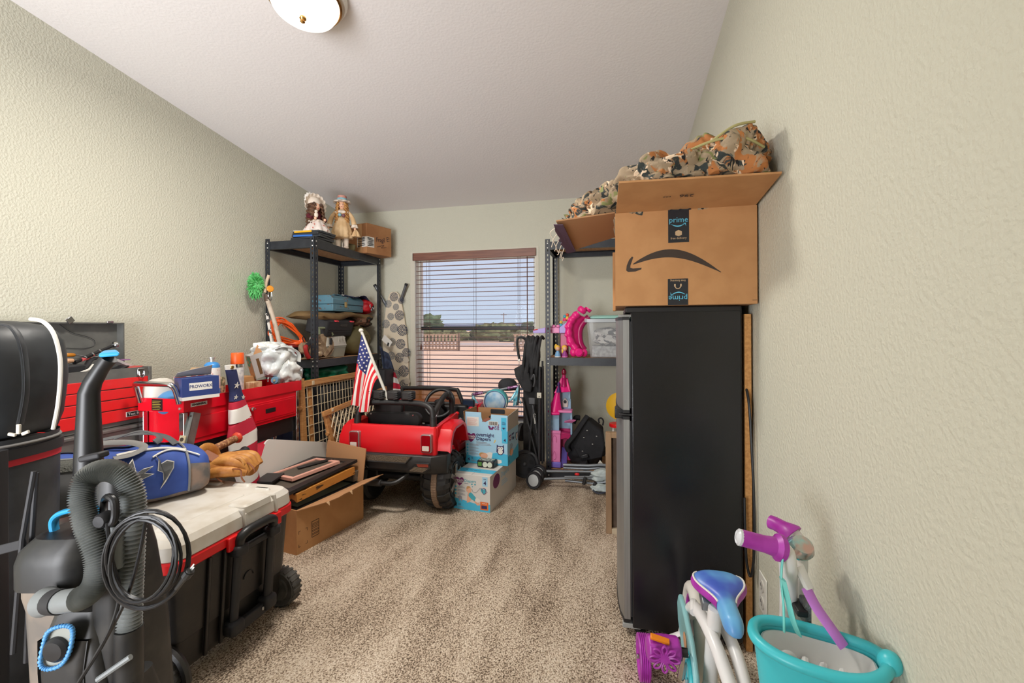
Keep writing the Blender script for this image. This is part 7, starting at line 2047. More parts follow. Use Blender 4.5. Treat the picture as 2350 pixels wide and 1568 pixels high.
gp = part('grip', B().tube(g1, [.0165,.0165,.0168,.019,.0265,.0265], 18), M_purp, bk)
part('grip_cap', B().lathe([(.0165,-.001),(.0165,.004),(.013,.007),(.010,.005),(.006,.008),(.0,.0085)], g1[0], (g1[0]-g1[1]), 22), mat('cap_clear', (206, 208, 212), rough=.25), gp)
g2 = [V((0.351,1.159,0.692)), V((0.359,1.150,0.692)), V((0.369,1.132,0.691)), V((0.373,1.118,0.690)), V((0.378,1.114,0.686)), V((0.380,1.112,0.684))]
gp = part('grip', B().tube(g2, [.0155,.0155,.016,.021,.026,.026], 18), M_purp, bk)
part('bell', B().lathe([(.024,0),(.026,.01),(.02,.024),(.0,.03)], (0.380,1.073,0.671), (.1,-.6,.8), 20), mat('bell_iridescent', (150, 200, 200), rough=.15, metal=.7, col2=(206, 170, 160), scale=30), bk)
part('bell_lever', B().tube(bez([(0.369,1.060,0.649), (0.376,1.057,0.664), (0.388,1.054,0.672)], 14), .007, 8, flat=.5), M_bteal, bk)
part('brake_bracket', B().tube(bez([(0.361,1.048,0.656), (0.370,1.040,0.652), (0.378,1.037,0.632), (0.388,1.034,0.608)], 20), [.008,.009,.010,.010,.011,.012,.012,.011,.011,.010,.010,.009,.009,.008,.008,.007,.007,.006,.006] if False else .010, 10, flat=.6), M_bw, bk)
part('reflector_mount', B().box((0.366,1.039,0.567), (.02,.05,.014)), M_blk, bk, bevel=.003)
part('front_reflector', B().box((0.378,1.037,0.563), (.012,.035,.048)), mat('reflector_grey', (120, 124, 126), rough=.3, bump=.6, bscale=200), bk, bevel=.003)
# doll carrier basket
bkc = V((.360, .94, 0)); bux = V((.955, -.295, 0)); buy = V((.295, .955, 0))
def bpt(a, k, z):
    ca, sa = math.cos(a), math.sin(a)
    return bkc + bux*(.103*k*math.copysign(abs(ca)**.85, ca)) + buy*(.064*k*math.copysign(abs(sa)**.85, sa)) + V((0, 0, z + .012*ca*ca*(1 if ca > 0 else .4)))
part('basket', B().surf(lambda u, v: bpt(2*math.pi*u, .66+.34*v**.6, .33+.215*v), 48, 12, .008), M_bteal, bk, ang=60)
part('basket_rim', B().tube([bpt(2*math.pi*k/48, 1.0, .547) for k in range(48)], .0105, 12, closed=True), M_bteal, bk)
part('basket_tip', B().ell(bpt(0, 1.04, .55), (.018, .02, .02)), M_bteal, bk)
part('basket_floor', B().add([bpt(2*math.pi*k/32, .68, .34) for k in range(32)], [tuple(range(32))]), M_bw, bk)
part('basket_liner', B().surf(lambda u, v: bpt(2*math.pi*u, .62+.26*v, .46+.075*v), 40, 6, .004), M_bw, bk, ang=60)
part('basket_seat', B().add([bpt(2*math.pi*k/32, .8, .49) for k in range(32)], [tuple(range(32))]), M_bw, bk)
for k in range(4):
    part('seat_rib', B().tube([bkc+bux*(-.045+.03*k)+buy*-.04+V((0,0,.497)), bkc+bux*(-.045+.03*k)+buy*.04+V((0,0,.497))], .007, 8), M_bw, bk)
part('clear_buckle', B().ell(bkc-bux*.045-buy*.012+V((0,0,.515)), (.02,.012,.022)), mat('buckle_clear', (206, 206, 206), rough=.15, alpha=.8), bk)
# straps / streamers
M_rib1 = mat('teal_ribbon', (126, 216, 208), rough=.5)
M_rib2 = mat('lilac_strap', (196, 124, 212), rough=.6)
part('streamer', B().tube(bez([(0.319,0.982,0.697), (0.314,0.976,0.653), (0.318,0.977,0.602), (0.319,0.977,0.550)], 24), .004, 6, flat=.5), M_rib1, bk)
part('streamer', B().tube(bez([(0.315,0.971,0.656), (0.323,0.973,0.622), (0.333,0.975,0.579), (0.344,0.977,0.549)], 24), .011, 8, flat=.25), M_rib1, bk)
part('doll_strap', B().tube(bez([(0.370,1.009,0.624), (0.379,0.991,0.601), (0.395,0.974,0.576), (0.414,0.958,0.548)], 24), .012, 8, flat=.3), M_rib2, bk)
part('doll_strap_buckle', B().tube(bez([(0.362,1.028,0.657), (0.369,1.019,0.640), (0.376,1.011,0.622)], 14), .013, 8, flat=.5), M_bw, bk)

# ------------------------------------------------------------------ left shelf, middle level
zs_ = .926
# saw
sw_ = thing('circular_saw', 'dusty beige power saw with a red and black handle on the middle left shelf', 'saw')
M_dustb = mat('dusty_beige_metal', (170, 146, 118), rough=.75, col2=(132, 108, 84), scale=22, bump=.3, bscale=60)
part('motor_housing', B().lathe([(.03,0),(.042,.01),(.045,.07),(.04,.09),(.05,.10),(.05,.13)], (-2.30, 2.93, zs_+.085), (.1,1,.0), 24), M_dustb, sw_)
part('blade_guard', B().lathe([(.0,0),(.088,.0),(.092,.008),(.092,.03),(.088,.036),(.0,.036)], (-2.24, 3.09, zs_+.098), (1,-.15,.1), 32), M_dustb, sw_)
part('front_cover', B().ell((-2.215, 2.985, zs_+.06), (.045,.06,.045)), M_dustb, sw_)
part('gear_knob', B().lathe([(.02,0),(.02,.02),(.012,.026),(.0,.027)], (-2.185, 2.975, zs_+.04), (1,-.4,0), 16), mat('worn_metal', (190, 168, 140), rough=.4, metal=.5), sw_)
part('base_plate', B().box((-2.25, 3.02, zs_+.008), (.14,.30,.006), (0,0,rad(6))), M_dustb, sw_, bevel=.002)
part('angle_plate', B().prism([V((-2.18,3.05,zs_+.01)), V((-2.18,3.16,zs_+.09)), V((-2.185,3.12,zs_+.10)), V((-2.185,3.03,zs_+.03))], (-.006,0,0)), M_dustb, sw_, smooth=False)
part('name_plate', B().box((-2.205, 2.985, zs_+.108), (.02,.05,.03), (0,rad(40),0)), mat('plate_tan', (186, 160, 126), rough=.6), sw_, bevel=.002)
part('handle_grip', B().tube([(-2.21, 2.865, zs_+.10), (-2.225, 2.95, zs_+.145)], .0145, 12), M_blk2, sw_)
part('handle_end', B().tube(bez([(-2.21,2.865,zs_+.10),(-2.205,2.85,zs_+.09),(-2.2,2.855,zs_+.05),(-2.195,2.875,zs_+.015)], 16), .016, 10), mat('saw_red', (168, 34, 36), rough=.5), sw_)
part('handle_end', B().tube(bez([(-2.225,2.95,zs_+.145),(-2.225,2.97,zs_+.15),(-2.22,2.985,zs_+.125),(-2.215,2.995,zs_+.105)], 16), .016, 10), MATS['saw_red'], sw_)
part('cable_loop', B().tube(bez([(-2.24,2.88,zs_+.13),(-2.26,2.89,zs_+.16),(-2.27,2.92,zs_+.17),(-2.27,2.94,zs_+.15)], 16), .004, 6), M_blk, sw_)
# red tool
rtl = thing('red_power_tool', 'dusty red power tool beside the orange cord on the middle left shelf', 'tool')
part('tool_body', B().loft([[V((-2.42+q.x, 2.90+y_, zs_+.07+q.y*k)) for q in rrect(-.05,.05,-.045,.045,0,.02)] for y_, k in ((0,.7),(.03,1),(.14,1),(.18,.6))]), mat('tool_dark_red', (166, 40, 38), rough=.5, col2=(140, 40, 36), scale=14), rtl, ang=40)
part('tool_vent', B().bb(-2.372,-2.368,2.93,2.98,zs_+.06,zs_+.09), M_blk, rtl)
part('tool_foot', B().bb(-2.46,-2.38,2.92,3.06,zs_,zs_+.03), M_blk2, rtl, bevel=.004)
# orange cord
oc = thing('extension_cord', 'bundled orange extension cord hanging at the end of the left shelving', 'cord')
M_oc = mat('cord_orange', (232, 92, 28), rough=.45)
ocb = B()
for k in range(15):
    random.seed(100+k)
    j = lambda s_: random.uniform(-s_, s_)
    ocb.tube(bez([(-2.48+j(.03), 2.845+j(.02), 1.10+j(.03)), (-2.48+j(.02), 2.85+j(.02), 1.19+j(.03)), (-2.45+j(.02), 2.90+j(.02), 1.225+j(.025)), (-2.40+j(.02), 2.96+j(.02), 1.16+j(.03)), (-2.36+j(.01), 3.02+j(.015), 1.07+j(.015)), (-2.38+j(.02), 2.98+j(.02), 1.05+j(.015)), (-2.44+j(.03), 2.90+j(.02), 1.06+j(.03))], 40, True), .0058, 6, closed=True)
part('cord_loops', ocb, M_oc, oc, kind='stuff')
part('cord_tie', B().tube([(-2.365,3.03,1.055),(-2.345,3.06,1.035)], .012, 8), M_blk2, oc)
part('cord_end', B().tube([(-2.47,2.94,1.19),(-2.455,2.955,1.16)], .013, 10), mat('cord_plug_clear', (200, 150, 120), rough=.3), oc)
# tackle box
tk = thing('tackle_box', 'small pale grey plastic tackle box on the middle left shelf', 'box')
M_tkl = mat('tackle_lid', (196, 192, 182), rough=.5); M_tkb = mat('tackle_base', (158, 160, 146), rough=.5)
part('base', B().loft([rrect(-2.36,-2.21,3.10,3.345,zs_,.015), rrect(-2.37,-2.20,3.09,3.355,zs_+.075,.015)]), M_tkb, tk, ang=40)
part('band', B().loft([rrect(-2.372,-2.198,3.088,3.357,zs_+.076,.015), rrect(-2.372,-2.198,3.088,3.357,zs_+.09,.015)]), M_tkb, tk, ang=40)
part('lid', B().loft([rrect(-2.376,-2.194,3.084,3.361,zs_+.091,.015), rrect(-2.374,-2.196,3.086,3.359,zs_+.105,.018), rrect(-2.365,-2.205,3.096,3.35,zs_+.165,.02), rrect(-2.35,-2.22,3.11,3.335,zs_+.177,.02)]), M_tkl, tk, ang=40)
part('latch', B().box((-2.19,3.13,zs_+.13), (.012,.025,.05)), M_blk2, tk, bevel=.003)
for k in range(5):
    part('lid_rib', B().box((-2.195,3.24+.02*k,zs_+.135), (.006,.006,.055), (0,rad(8),0)), M_tkl, tk, bevel=.002)
# black tool case (tilted on the tackle box)
bcs = thing('black_tool_case', 'black moulded tool case tilted on the tackle box', 'case')
BM = Matrix.Translation((-2.29, 3.27, 1.18)) @ Euler((0, rad(14), rad(4))).to_matrix().to_4x4()
part('case_body', B().loft([[BM @ V((q.x, q.y, z_)) for q in rrect(-.10+i, .10-i, -.20+i, .20-i, 0, .03)] for i, z_ in ((.01,-.07),(0,-.06),(0,.055),(.02,.07))]), M_blk2, bcs, ang=40)
part('case_handle_slot', B().box(BM @ V((.101,.02,.03)), (.006,.11,.026), (0,rad(14),rad(4))), M_blk, bcs, bevel=.004)
for y_ in (-.10, .14):
    part('red_catch', B().box(BM @ V((.10,y_,.062)), (.02,.045,.012), (0,rad(14),rad(4))), mat('catch_red', (222, 60, 72), rough=.4), bcs, bevel=.003)
for k in range(3):
    part('case_rib', B().box(BM @ V((.103,-.02,-.045+.02*k)), (.006,.34,.006), (0,rad(14),rad(4))), M_blk2, bcs, bevel=.002)
hn_ = thing('green_hand_tool', 'sage green plastic grip frame in front of the black tool case', 'tool')
part('grip_frame', B().tube(bez([(-2.20,3.00,1.11),(-2.205,3.005,1.145),(-2.21,3.01,1.16),(-2.21,3.09,1.16),(-2.205,3.13,1.158),(-2.2,3.14,1.14),(-2.195,3.16,1.105)], 30), .010, 8), mat('sage_plastic', (132, 140, 112), rough=.5), hn_)
# olive roll, camo roll, brown cushion
or_ = thing('sleeping_bag', 'olive green rolled sleeping bag on the middle left shelf', 'sleeping bag')
M_olv = mat('olive_cloth', (112, 103, 68), rough=.8, col2=(94, 86, 56), scale=8, bump=.25, bscale=20)
oc_ = V((-2.30, 3.60, 1.05))
rr_ = []
for i in range(13):
    t = i/12
    x = -2.50+.34*t
    k = .125*(1-.55*max(0, (t-.75)/.25)**2)*(1-.5*max(0,(.15-t)/.15)**2)
    rr_.append([V((x, 3.60+k*1.25*math.cos(a)*(1+.05*math.sin(3*a+t*6)), 1.052+k*math.sin(a)*(1+.04*math.sin(5*a)))) for a in [2*math.pi*j/32 for j in range(32)]])
part('roll', B().loft(rr_), M_olv, or_, ang=60)
part('roll_fold', B().tube([(-2.165,3.60+.06*math.cos(a)*(1-a/14),1.06+.05*math.sin(a)*(1-a/14)) for a in [k*.5 for k in range(20)]], .008, 6), M_olv, or_)
cr = thing('camouflage_bag', 'brown camouflage stuff bag above the olive sleeping bag', 'bag')
b = B(); blob_cloth(b, (-2.32, 3.66, 1.225), (.15, .14, .062), .25, 2.2, 61.0, 44, 24, .85, .07, 6.0)
part('bag_body', b, camo_mat('forest_camo', (112, 78, 58), [((60, 48, 34), .5, 10, (1,1,1)), ((190, 160, 130), .63, 16, (1,1,1)), ((34, 34, 26), .6, 14, (1,1,1)), ((150, 70, 52), .66, 9, (1,1,1))]), cr, ang=60)
bs_ = thing('brown_mat', 'folded brown canvas mat under the blue toolbox', 'mat')
def bmat(u, v):
    y = 3.03 + .72*u; x = -2.52+.34*v
    z = 1.272 - .02*(1-u) + .012*math.sin(u*9+v*3) + .006*noise.noise(V((u*8,v*5,2)))
    return V((x, y, z))
b = B()
rg = []
for i in range(25):
    u = i/24
    ring_ = []
    for k in range(24):
        a = 2*math.pi*k/24
        q = bmat(u, .5+.5*math.copysign(abs(math.cos(a))**.6, math.cos(a)))
        th_ = .03 + .008*math.sin(u*7)
        if u < .08: th_ *= math.sqrt(u/.08+.05)
        if u > .95: th_ *= math.sqrt((1-u)/.05+.05)
        ring_.append(q+V((0,0,math.sin(a)*th_*abs(math.sin(a))**-.3 if abs(math.sin(a)) > .05 else 0)))
    rg.append(ring_)
b.loft(rg); part('canvas', b, mat('brown_canvas', (128, 102, 64), rough=.85, col2=(108, 84, 52), scale=6, bump=.25, bscale=20), bs_, ang=60)
# blue steel toolbox
bt_ = thing('steel_toolbox', 'worn blue steel toolbox with rusty edges on top of the left shelf pile', 'toolbox')
M_tbx = mat('toolbox_blue', (92, 134, 152), rough=.4, col2=(120, 76, 52), scale=26, lo=.6, hi=.68, detail=5)
TBz = 1.303
def TB(y_, x_, z_): return V((x_, y_, z_))
part('lower_case', B().bb(-2.48, -2.27, 3.275, 3.73, TBz, TBz+.058), M_tbx, bt_, bevel=.006)
part('lid', B().prism([V((-2.268,3.272,TBz+.06)), V((-2.268,3.272,TBz+.104)), V((-2.30,3.272,TBz+.134)), V((-2.45,3.272,TBz+.134)), V((-2.482,3.272,TBz+.104)), V((-2.482,3.272,TBz+.06))], (0,.461,0)), M_tbx, bt_, bevel=.006)
part('latch', B().bb(-2.267,-2.261,3.43,3.465,TBz+.035,TBz+.082), mat('latch_brass', (186, 160, 110), rough=.35, metal=.7), bt_, bevel=.002)
part('handle', B().tube(bez([(-2.375,3.42,TBz+.134),(-2.375,3.43,TBz+.148),(-2.375,3.48,TBz+.152),(-2.375,3.54,TBz+.148),(-2.375,3.55,TBz+.134)], 24), .006, 8), M_tbx, bt_)
part('embossed_panel', B().bb(-2.27,-2.2665,3.31,3.70,TBz+.014,TBz+.044), M_tbx, bt_, bevel=.003)
rb_ = thing('red_bag', 'bright red nylon bag behind the blue toolbox', 'bag')
b = B(); blob_cloth(b, (-2.33, 3.79, 1.365), (.11, .06, .072), .2, 2.0, 71.0, 40, 24, .85, .06, 6.0)
part('bag_body', b, mat('nylon_red', (206, 22, 34), rough=.5, col2=(170, 16, 30), scale=10), rb_, ang=60)
part('bag_logo', B().lathe([(.0,.0),(.03,.0),(.034,-.004)], (-2.222, 3.80, 1.355), (1,-.2,0), 20), mat('logo_white', (206, 204, 206), rough=.5, col2=(60, 60, 70), scale=50, lo=.48, hi=.52), rb_)
nv = thing('star_cloth', 'navy cloth with white stars lying over the red bag', 'cloth')
def navc(u, v): return V((-2.47+.22*v, 3.54+.27*u, 1.442+.012*math.sin(u*6+v*4) - .06*max(0, u-.75)*2))
part('cloth', B().surf(navc, 16, 12, .006), mat('navy_star_cloth', (38, 44, 76), rough=.8, col2=(226, 224, 222), scale=24, lo=.64, hi=.66), nv, ang=60)
# white card hanging from the shelf end
cdp = thing('hang_tag', 'white paper tag hanging at the far post of the left shelving', 'tag')
part('card', B().quadbox([V((-2.125,3.80,1.05)), V((-2.045,3.80,.985)), V((-2.015,3.80,1.03)), V((-2.095,3.80,1.10))], (0,.002,0)), M_wht, cdp, smooth=False)
part('print', B().quadbox([V((-2.07,3.799,1.0)), V((-2.055,3.799,.99)), V((-2.045,3.799,1.02)), V((-2.06,3.799,1.03))], (0,-.001,0)), M_blk2, cdp, smooth=False)

# ------------------------------------------------------------------ poles and duster at the near end
gd_ = thing('duster', 'fluffy green duster on a bent pale handle by the left shelving', 'duster')
M_grn = mat('green_fluff', (84, 178, 96), rough=.95, col2=(120, 206, 130), scale=30)
dc = V((-2.500,2.721,1.469)); 
fl2 = B()
ax_ = V((0,.42,-.9)).normalized()
random.seed(9)
fl2.ell(dc, (.035,.045,.075), Matrix.Rotation(rad(-28), 3, 'X').to_4x4().to_3x3(), n=14, m=10)
for k in range(420):
    a = random.uniform(0, 2*math.pi); t = random.uniform(-1, 1)
    d = V((math.cos(a)*math.sqrt(1-t*t), math.sin(a)*math.sqrt(1-t*t), t))
    base = dc + V((d.x*.03, d.y*.04, d.z*.07))
    tip = dc + V((d.x*.045-.0, d.y*.065-.012, d.z*.10-.006)) + V((random.uniform(-.01,.01), random.uniform(-.01,.01), random.uniform(-.012,.008)))
    fl2.tube([base, (base+tip)/2+V((0,-.003,.004)), tip], [.006,.004,.001], 4)
part('fluff', fl2, M_grn, gd_, kind='stuff', ang=80)
part('handle', B().tube(bez([(-2.470,2.761,1.418), (-2.470,2.774,1.489), (-2.460,2.789,1.547)], 12), .011, 10), mat('pale_handle', (206, 182, 156), rough=.6), gd_)
po_ = thing('worn_pole', 'worn white wooden pole leaning on the left shelving post', 'pole')
part('shaft', B().tube([(-2.440,2.752,1.366), (-2.400,2.773,1.203), (-2.360,2.793,0.998)], [.017,.016,.015], 12), mat('worn_white_wood', (196, 180, 162), rough=.7, col2=(150, 128, 110), scale=14, lo=.5, hi=.7), po_)
part('collar', B().tube([(-2.450,2.755,1.404), (-2.440,2.752,1.354)], .0185, 12), mat('collar_brown', (86, 66, 52), rough=.6), po_)
mp = thing('metal_pole', 'thin chipped metal pole beside the worn white pole', 'pole')
part('shaft', B().tube([(-2.420,2.721,1.265), (-2.400,2.726,1.156), (-2.380,2.731,1.016)], .010, 10), mat('chipped_paint', (210, 204, 196), rough=.5, col2=(50, 46, 44), scale=30, lo=.5, hi=.54), mp)
part('ferrule', B().tube([(-2.400,2.738,1.109), (-2.375,2.730,1.016)], .012, 10), M_chr, mp)
lan = thing('carabiner_light', 'orange capped carabiner hanging on the worn pole', 'carabiner')
part('cap', B().lathe([(.022,0),(.024,.004),(.024,.014),(.02,.018),(.0,.019)], (-2.420,2.751,1.441), (1,-.6,.25), 20), mat('amber_cap', (222, 146, 46), rough=.3), lan)
part('loop', B().tube(bez([(-2.420,2.742,1.428), (-2.420,2.738,1.390), (-2.420,2.754,1.360), (-2.420,2.771,1.383), (-2.420,2.767,1.430)], 24), .0035, 8), M_chr, lan)

# ------------------------------------------------------------------ top of the left shelving
zt2 = 1.816
M_case = mat('video_case_black', (46, 50, 56), rough=.35)
for k in range(5):
    z = zt2 + .0155*k
    o_ = thing('binder', ['black case at the bottom of the stack under the seated doll', 'second lowest black case in the stack under the seated doll', 'blue edged case in the stack under the seated doll', 'black case under the yellow one in the doll stack', 'yellow edged case at the top of the stack under the seated doll'][k], 'case', 'cases stacked under the doll')
    random.seed(k)
    rz = rad(random.uniform(-5, 5))
    Mx = Matrix.Translation((-2.285+.006*k, 3.03, z+.0075)) @ Matrix.Rotation(rz, 4, 'Z')
    part('shell', B().bb(-.11, .12, -.10, .10, -.0075, .0070, Mx), M_case, o_, bevel=.002)
    if k in (2, 4):
        part('edge', B().bb(-.095, .06, -.103, -.099, -.0065, .0068, Mx), mat('edge_yellow', (222, 168, 28), rough=.4) if k == 4 else mat('edge_blue', (44, 104, 186), rough=.4), o_, smooth=False)
solo('white_magazine', B().box((-2.27, 3.05, zt2+.0805), (.23,.2,.004), (0,0,rad(6))), M_wht, 'white magazine under the seated doll', 'magazine')

M_dsk = mat('doll_porcelain', (236, 186, 154), rough=.35)
M_eye = mat('doll_eye', (52, 66, 80), rough=.2)
M_lip = mat('doll_lip', (196, 84, 84), rough=.4)
def doll_head(t, c, r, fwd_, mhair, hairlen, curls, seed):
    # head with face features looking along fwd_
    f = V(fwd_).normalized(); x_ = f.cross(V((0,0,1))).normalized(); u_ = x_.cross(f).normalized()
    c = V(c)
    b = B()
    rings = []
    for i in range(17):
        th = -math.pi/2+math.pi*i/16
        ring_ = []
        for k in range(24):
            a = 2*math.pi*k/24
            dx = math.cos(th)*math.cos(a); df = math.cos(th)*math.sin(a); dz = math.sin(th)
            rr2 = r*(1+.0)
            w = 1.0 - .22*max(0, -dz)**1.2*max(0, df)*.6 - .14*max(0, -dz)
            p_ = V((dx*rr2*.92*w, df*rr2*.95, dz*rr2*1.12))
            # nose, cheeks, brow
            if df > .5:
                p_.y += r*.20*math.exp(-((dx/.10)**2+((dz+.12)/.16)**2)) + r*.05*math.exp(-(((abs(dx)-.36)/.2)**2+((dz+.22)/.2)**2)) - r*.06*math.exp(-(((abs(dx)-.32)/.14)**2+((dz-.08)/.1)**2)) + r*.05*math.exp(-((dx/.2)**2+((dz+.42)/.08)**2))
            ring_.append(c + x_*p_.x + f*p_.y + u_*p_.z)
        rings.append(ring_)
    b.loft(rings)
    hd_ = part('head', b, M_dsk, t, ang=80)
    for s in (-1, 1):
        part('eye', B().ell(c + x_*(s*r*.31) + f*(r*.82) + u_*(r*.05), (r*.13, r*.13, r*.10)), M_eye, hd_)
        part('eyebrow', B().tube([c + x_*(s*r*.18) + f*(r*.9) + u_*(r*.24), c + x_*(s*r*.32) + f*(r*.86) + u_*(r*.29), c + x_*(s*r*.46) + f*(r*.77) + u_*(r*.23)], r*.022, 5), mhair, hd_)
    part('mouth', B().ell(c + f*(r*.86) - u_*(r*.48), (r*.17, r*.09, r*.065)), M_lip, hd_)
    # hair cap and curls
    hb_ = B()
    cap_r = []
    hb_.ell(c - f*(r*.14) + u_*(r*.16), (r*1.06, r*1.02, r*1.05), n=20, m=12)
    part('hair_cap', hb_, mhair, hd_, ang=80)
    hb_ = B()
    random.seed(seed)
    for k in range(curls):
        a = rad(-62 + (304)*k/(curls-1)) + math.pi   # around the back, leaving the face
        a = rad(40) + rad(280)*k/(curls-1)
        d0 = f*math.cos(a) + x_*math.sin(a)
        st = c + d0*(r*.98) + u_*(r*(.30+.2*math.cos(a)))
        ln_ = hairlen*random.uniform(.75, 1.05)
        pts = []
        for i in range(28):
            tt2 = i/27
            ph = tt2*ln_/(r*.36)*2*math.pi*.55+k
            rc = r*.13
            out = r*(.15+.42*math.sin(min(1, tt2*1.3)*math.pi*.5))
            pts.append(st + d0*out*.7 - V((0,0,1))*(ln_*tt2) + x_*(rc*math.cos(ph)) + f*(rc*math.sin(ph)))
        hb_.tube(pts, r*.19, 6)
    part('curls', hb_, mhair, hd_, kind='stuff', ang=80)
    return hd_, f, x_, u_
# standing doll
d2 = thing('standing_doll', 'porcelain doll with long blond curls and a cream dress standing on the shelving', 'doll')
M_blond = mat('blond_hair', (206, 152, 88), rough=.6, col2=(164, 108, 54), scale=40)
M_crm = mat('cream_dress', (222, 190, 146), rough=.8, col2=(206, 170, 124), scale=14)
M_lace = mat('lace_white', (226, 212, 196), rough=.85)
o2 = V((-2.205, 3.31, zt2))
fw2 = V((.42, -.90, 0)).normalized(); sx2 = V((.90, .42, 0)).normalized()
for s in (-1, 1):
    lg = part('leg', B().tube([o2+sx2*(s*.032)+V((0,0,.02)), o2+sx2*(s*.031)+V((0,0,.08)), o2+sx2*(s*.028)+V((0,0,.16))], [.017,.021,.024], 14), M_lace, d2)
    part('shoe', B().ell(o2+sx2*(s*.032)+fw2*.012+V((0,0,.012)), (.018,.026,.012)), M_lace, lg)
part('stand', B().tube([o2-fw2*.02, o2-fw2*.02+V((0,0,.2))], .006, 8).lathe([(.035,0),(.035,.004),(.0,.005)], o2-fw2*.03, n=20), M_wht, d2, kind='stuff')
def skirt(o, prof, n, wave, seed):
    rings = []
    for r, h, w in prof:
        rings.append([o + V((math.cos(2*math.pi*k/n)*r*(1+w*math.sin(k*wave+seed)), math.sin(2*math.pi*k/n)*r*(1+w*math.sin(k*wave+seed)), h)) for k in range(n)])
    return B().loft(rings)
part('dress_skirt', skirt(o2, [(.078,.085,.10),(.086,.10,.08),(.074,.12,.05),(.082,.135,.05),(.072,.17,.03),(.05,.235,.02),(.04,.26,0)], 60, 1.05, 0), M_crm, d2, ang=70)
part('dress_top', B().ell(o2+V((0,0,.285)), (.048,.042,.05)), M_crm, d2)
part('collar', skirt(o2, [(.05,.29,.1),(.054,.305,.08),(.02,.325,0)], 40, 1.2, 2), M_lace, d2, ang=70)
for s in (-1, 1):
    ar = part('sleeve', B().tube(bez([o2+sx2*(s*.045)+V((0,0,.31)), o2+sx2*(s*.078)+V((0,0,.265)), o2+sx2*(s*.098)+fw2*.01+V((0,0,.20))], 16), [.013+.008*i/16 for i in range(17)], 14), M_crm, d2)
    part('cuff', skirt(o2+sx2*(s*.10)+fw2*.012, [(.028,.175,.16),(.022,.20,.05)], 30, 1.3, s), M_lace, ar, ang=70)
    part('hand', B().ell(o2+sx2*(s*.104)+fw2*.02+V((0,0,.165)), (.009,.009,.018)), M_dsk, ar)
part('flower', B().ell(o2+fw2*.05+sx2*-.01+V((0,0,.272)), (.014,.014,.014)), mat('flower_blue', (134, 178, 190), rough=.7), d2)
part('flower', B().ell(o2+fw2*.05+sx2*.018+V((0,0,.268)), (.014,.014,.014)), mat('flower_mauve', (128, 82, 88), rough=.7), d2)
part('bouquet', skirt(o2+sx2*.11+fw2*.02, [(.03,.10,.3),(.022,.135,.2),(.008,.16,.1)], 30, 1.4, 5), M_crm, d2, ang=70)
doll_head(d2, o2+V((0,0,.362)), .036, fw2, M_blond, .19, 26, 3)
part('hat_brim', skirt(o2-fw2*.004, [(.064,.385,.2),(.056,.398,.12),(.03,.408,0)], 44, 1.1, 1), M_lace, d2, ang=70)
part('hat_crown', B().lathe([(.034,.402),(.037,.425),(.034,.440),(.012,.446),(.0,.447)], o2-fw2*.004, n=24), mat('hat_rose', (176, 84, 84), rough=.8, col2=(206, 150, 134), scale=18), d2)
part('hat_band', B().lathe([(.036,.404),(.0385,.406),(.0395,.418),(.0375,.42)], o2-fw2*.004, n=24, caps=False), MATS['flower_blue'], d2)
solo('olive_pouch', B().box((-2.225, 3.44, zt2+.035), (.10,.09,.07), (rad(8),rad(10),rad(30))), M_olv, 'olive pouch lying behind the standing doll', 'pouch', bevel=.012)
# seated doll
d1 = thing('seated_doll', 'porcelain doll with dark brown curls and a white lace bonnet sitting on the shelving', 'doll')
M_brn = mat('brown_hair', (74, 48, 32), rough=.6, col2=(104, 70, 46), scale=40)
M_burg = mat('burgundy_velvet', (84, 16, 28), rough=.9)
M_flor = mat('floral_white', (222, 210, 202), rough=.85, col2=(190, 110, 96), scale=40, lo=.6, hi=.64)
o1 = V((-2.265, 3.05, zt2+.083))
fw1 = V((.93, -.37, 0)).normalized(); sx1 = V((.37, .93, 0)).normalized()
part('skirt', skirt(o1+fw1*.02, [(.088,.0,.07),(.092,.012,.09),(.082,.03,.07),(.055,.07,.03),(.038,.095,0)], 60, 1.05, 2), M_flor, d1, ang=70)
part('torso', B().ell(o1+V((0,0,.125)), (.042,.04,.055)), M_burg, d1)
part('apron_lace', skirt(o1+fw1*.01, [(.062,.075,.12),(.055,.09,.08),(.036,.10,0)], 50, 1.2, 4), M_lace, d1, ang=70)
for s in (-1, 1):
    ar = part('sleeve', B().tube(bez([o1+sx1*(s*.04)+V((0,0,.15)), o1+sx1*(s*.062)+fw1*.01+V((0,0,.12)), o1+sx1*(s*.05)+fw1*.045+V((0,0,.10))], 14), [.015+.004*math.sin(i) for i in range(15)], 12), M_burg, d1)
    part('hand', B().ell(o1+sx1*(s*.04)+fw1*.065+V((0,0,.098)), (.010,.010,.012)), M_dsk, ar)
part('teddy', B().ell(o1+fw1*.06-sx1*.03+V((0,0,.125)), (.015,.015,.022)).ell(o1+fw1*.06-sx1*.03+V((0,0,.152)), (.012,.012,.012)), M_lace, d1, kind='stuff')
doll_head(d1, o1+V((0,0,.205)), .042, fw1, M_brn, .165, 26, 8)
def bonnet(u, v):
    a = rad(-115+230*u)
    r = .052+.036*v*(1+.12*math.sin(u*60))
    c = o1+V((0,0,.215))+fw1*(-.022+.03*v)
    return c + sx1*(r*math.sin(a)) + V((0,0,1))*(r*math.cos(a))
part('bonnet_brim', B().surf(bonnet, 80, 6, .003), M_lace, d1, ang=80)
part('bonnet_crown', B().ell(o1+V((0,0,.228))-fw1*.02, (.058,.056,.056), wob=.1), M_lace, d1)
part('feather', B().ell(o1+V((0,0,.275))-fw1*.045-sx1*.02, (.036,.036,.04), wob=.35, ws=5.0, n=28, m=18), mat('feather_white', (232, 226, 218), rough=.95, bump=.8, bscale=60), d1)
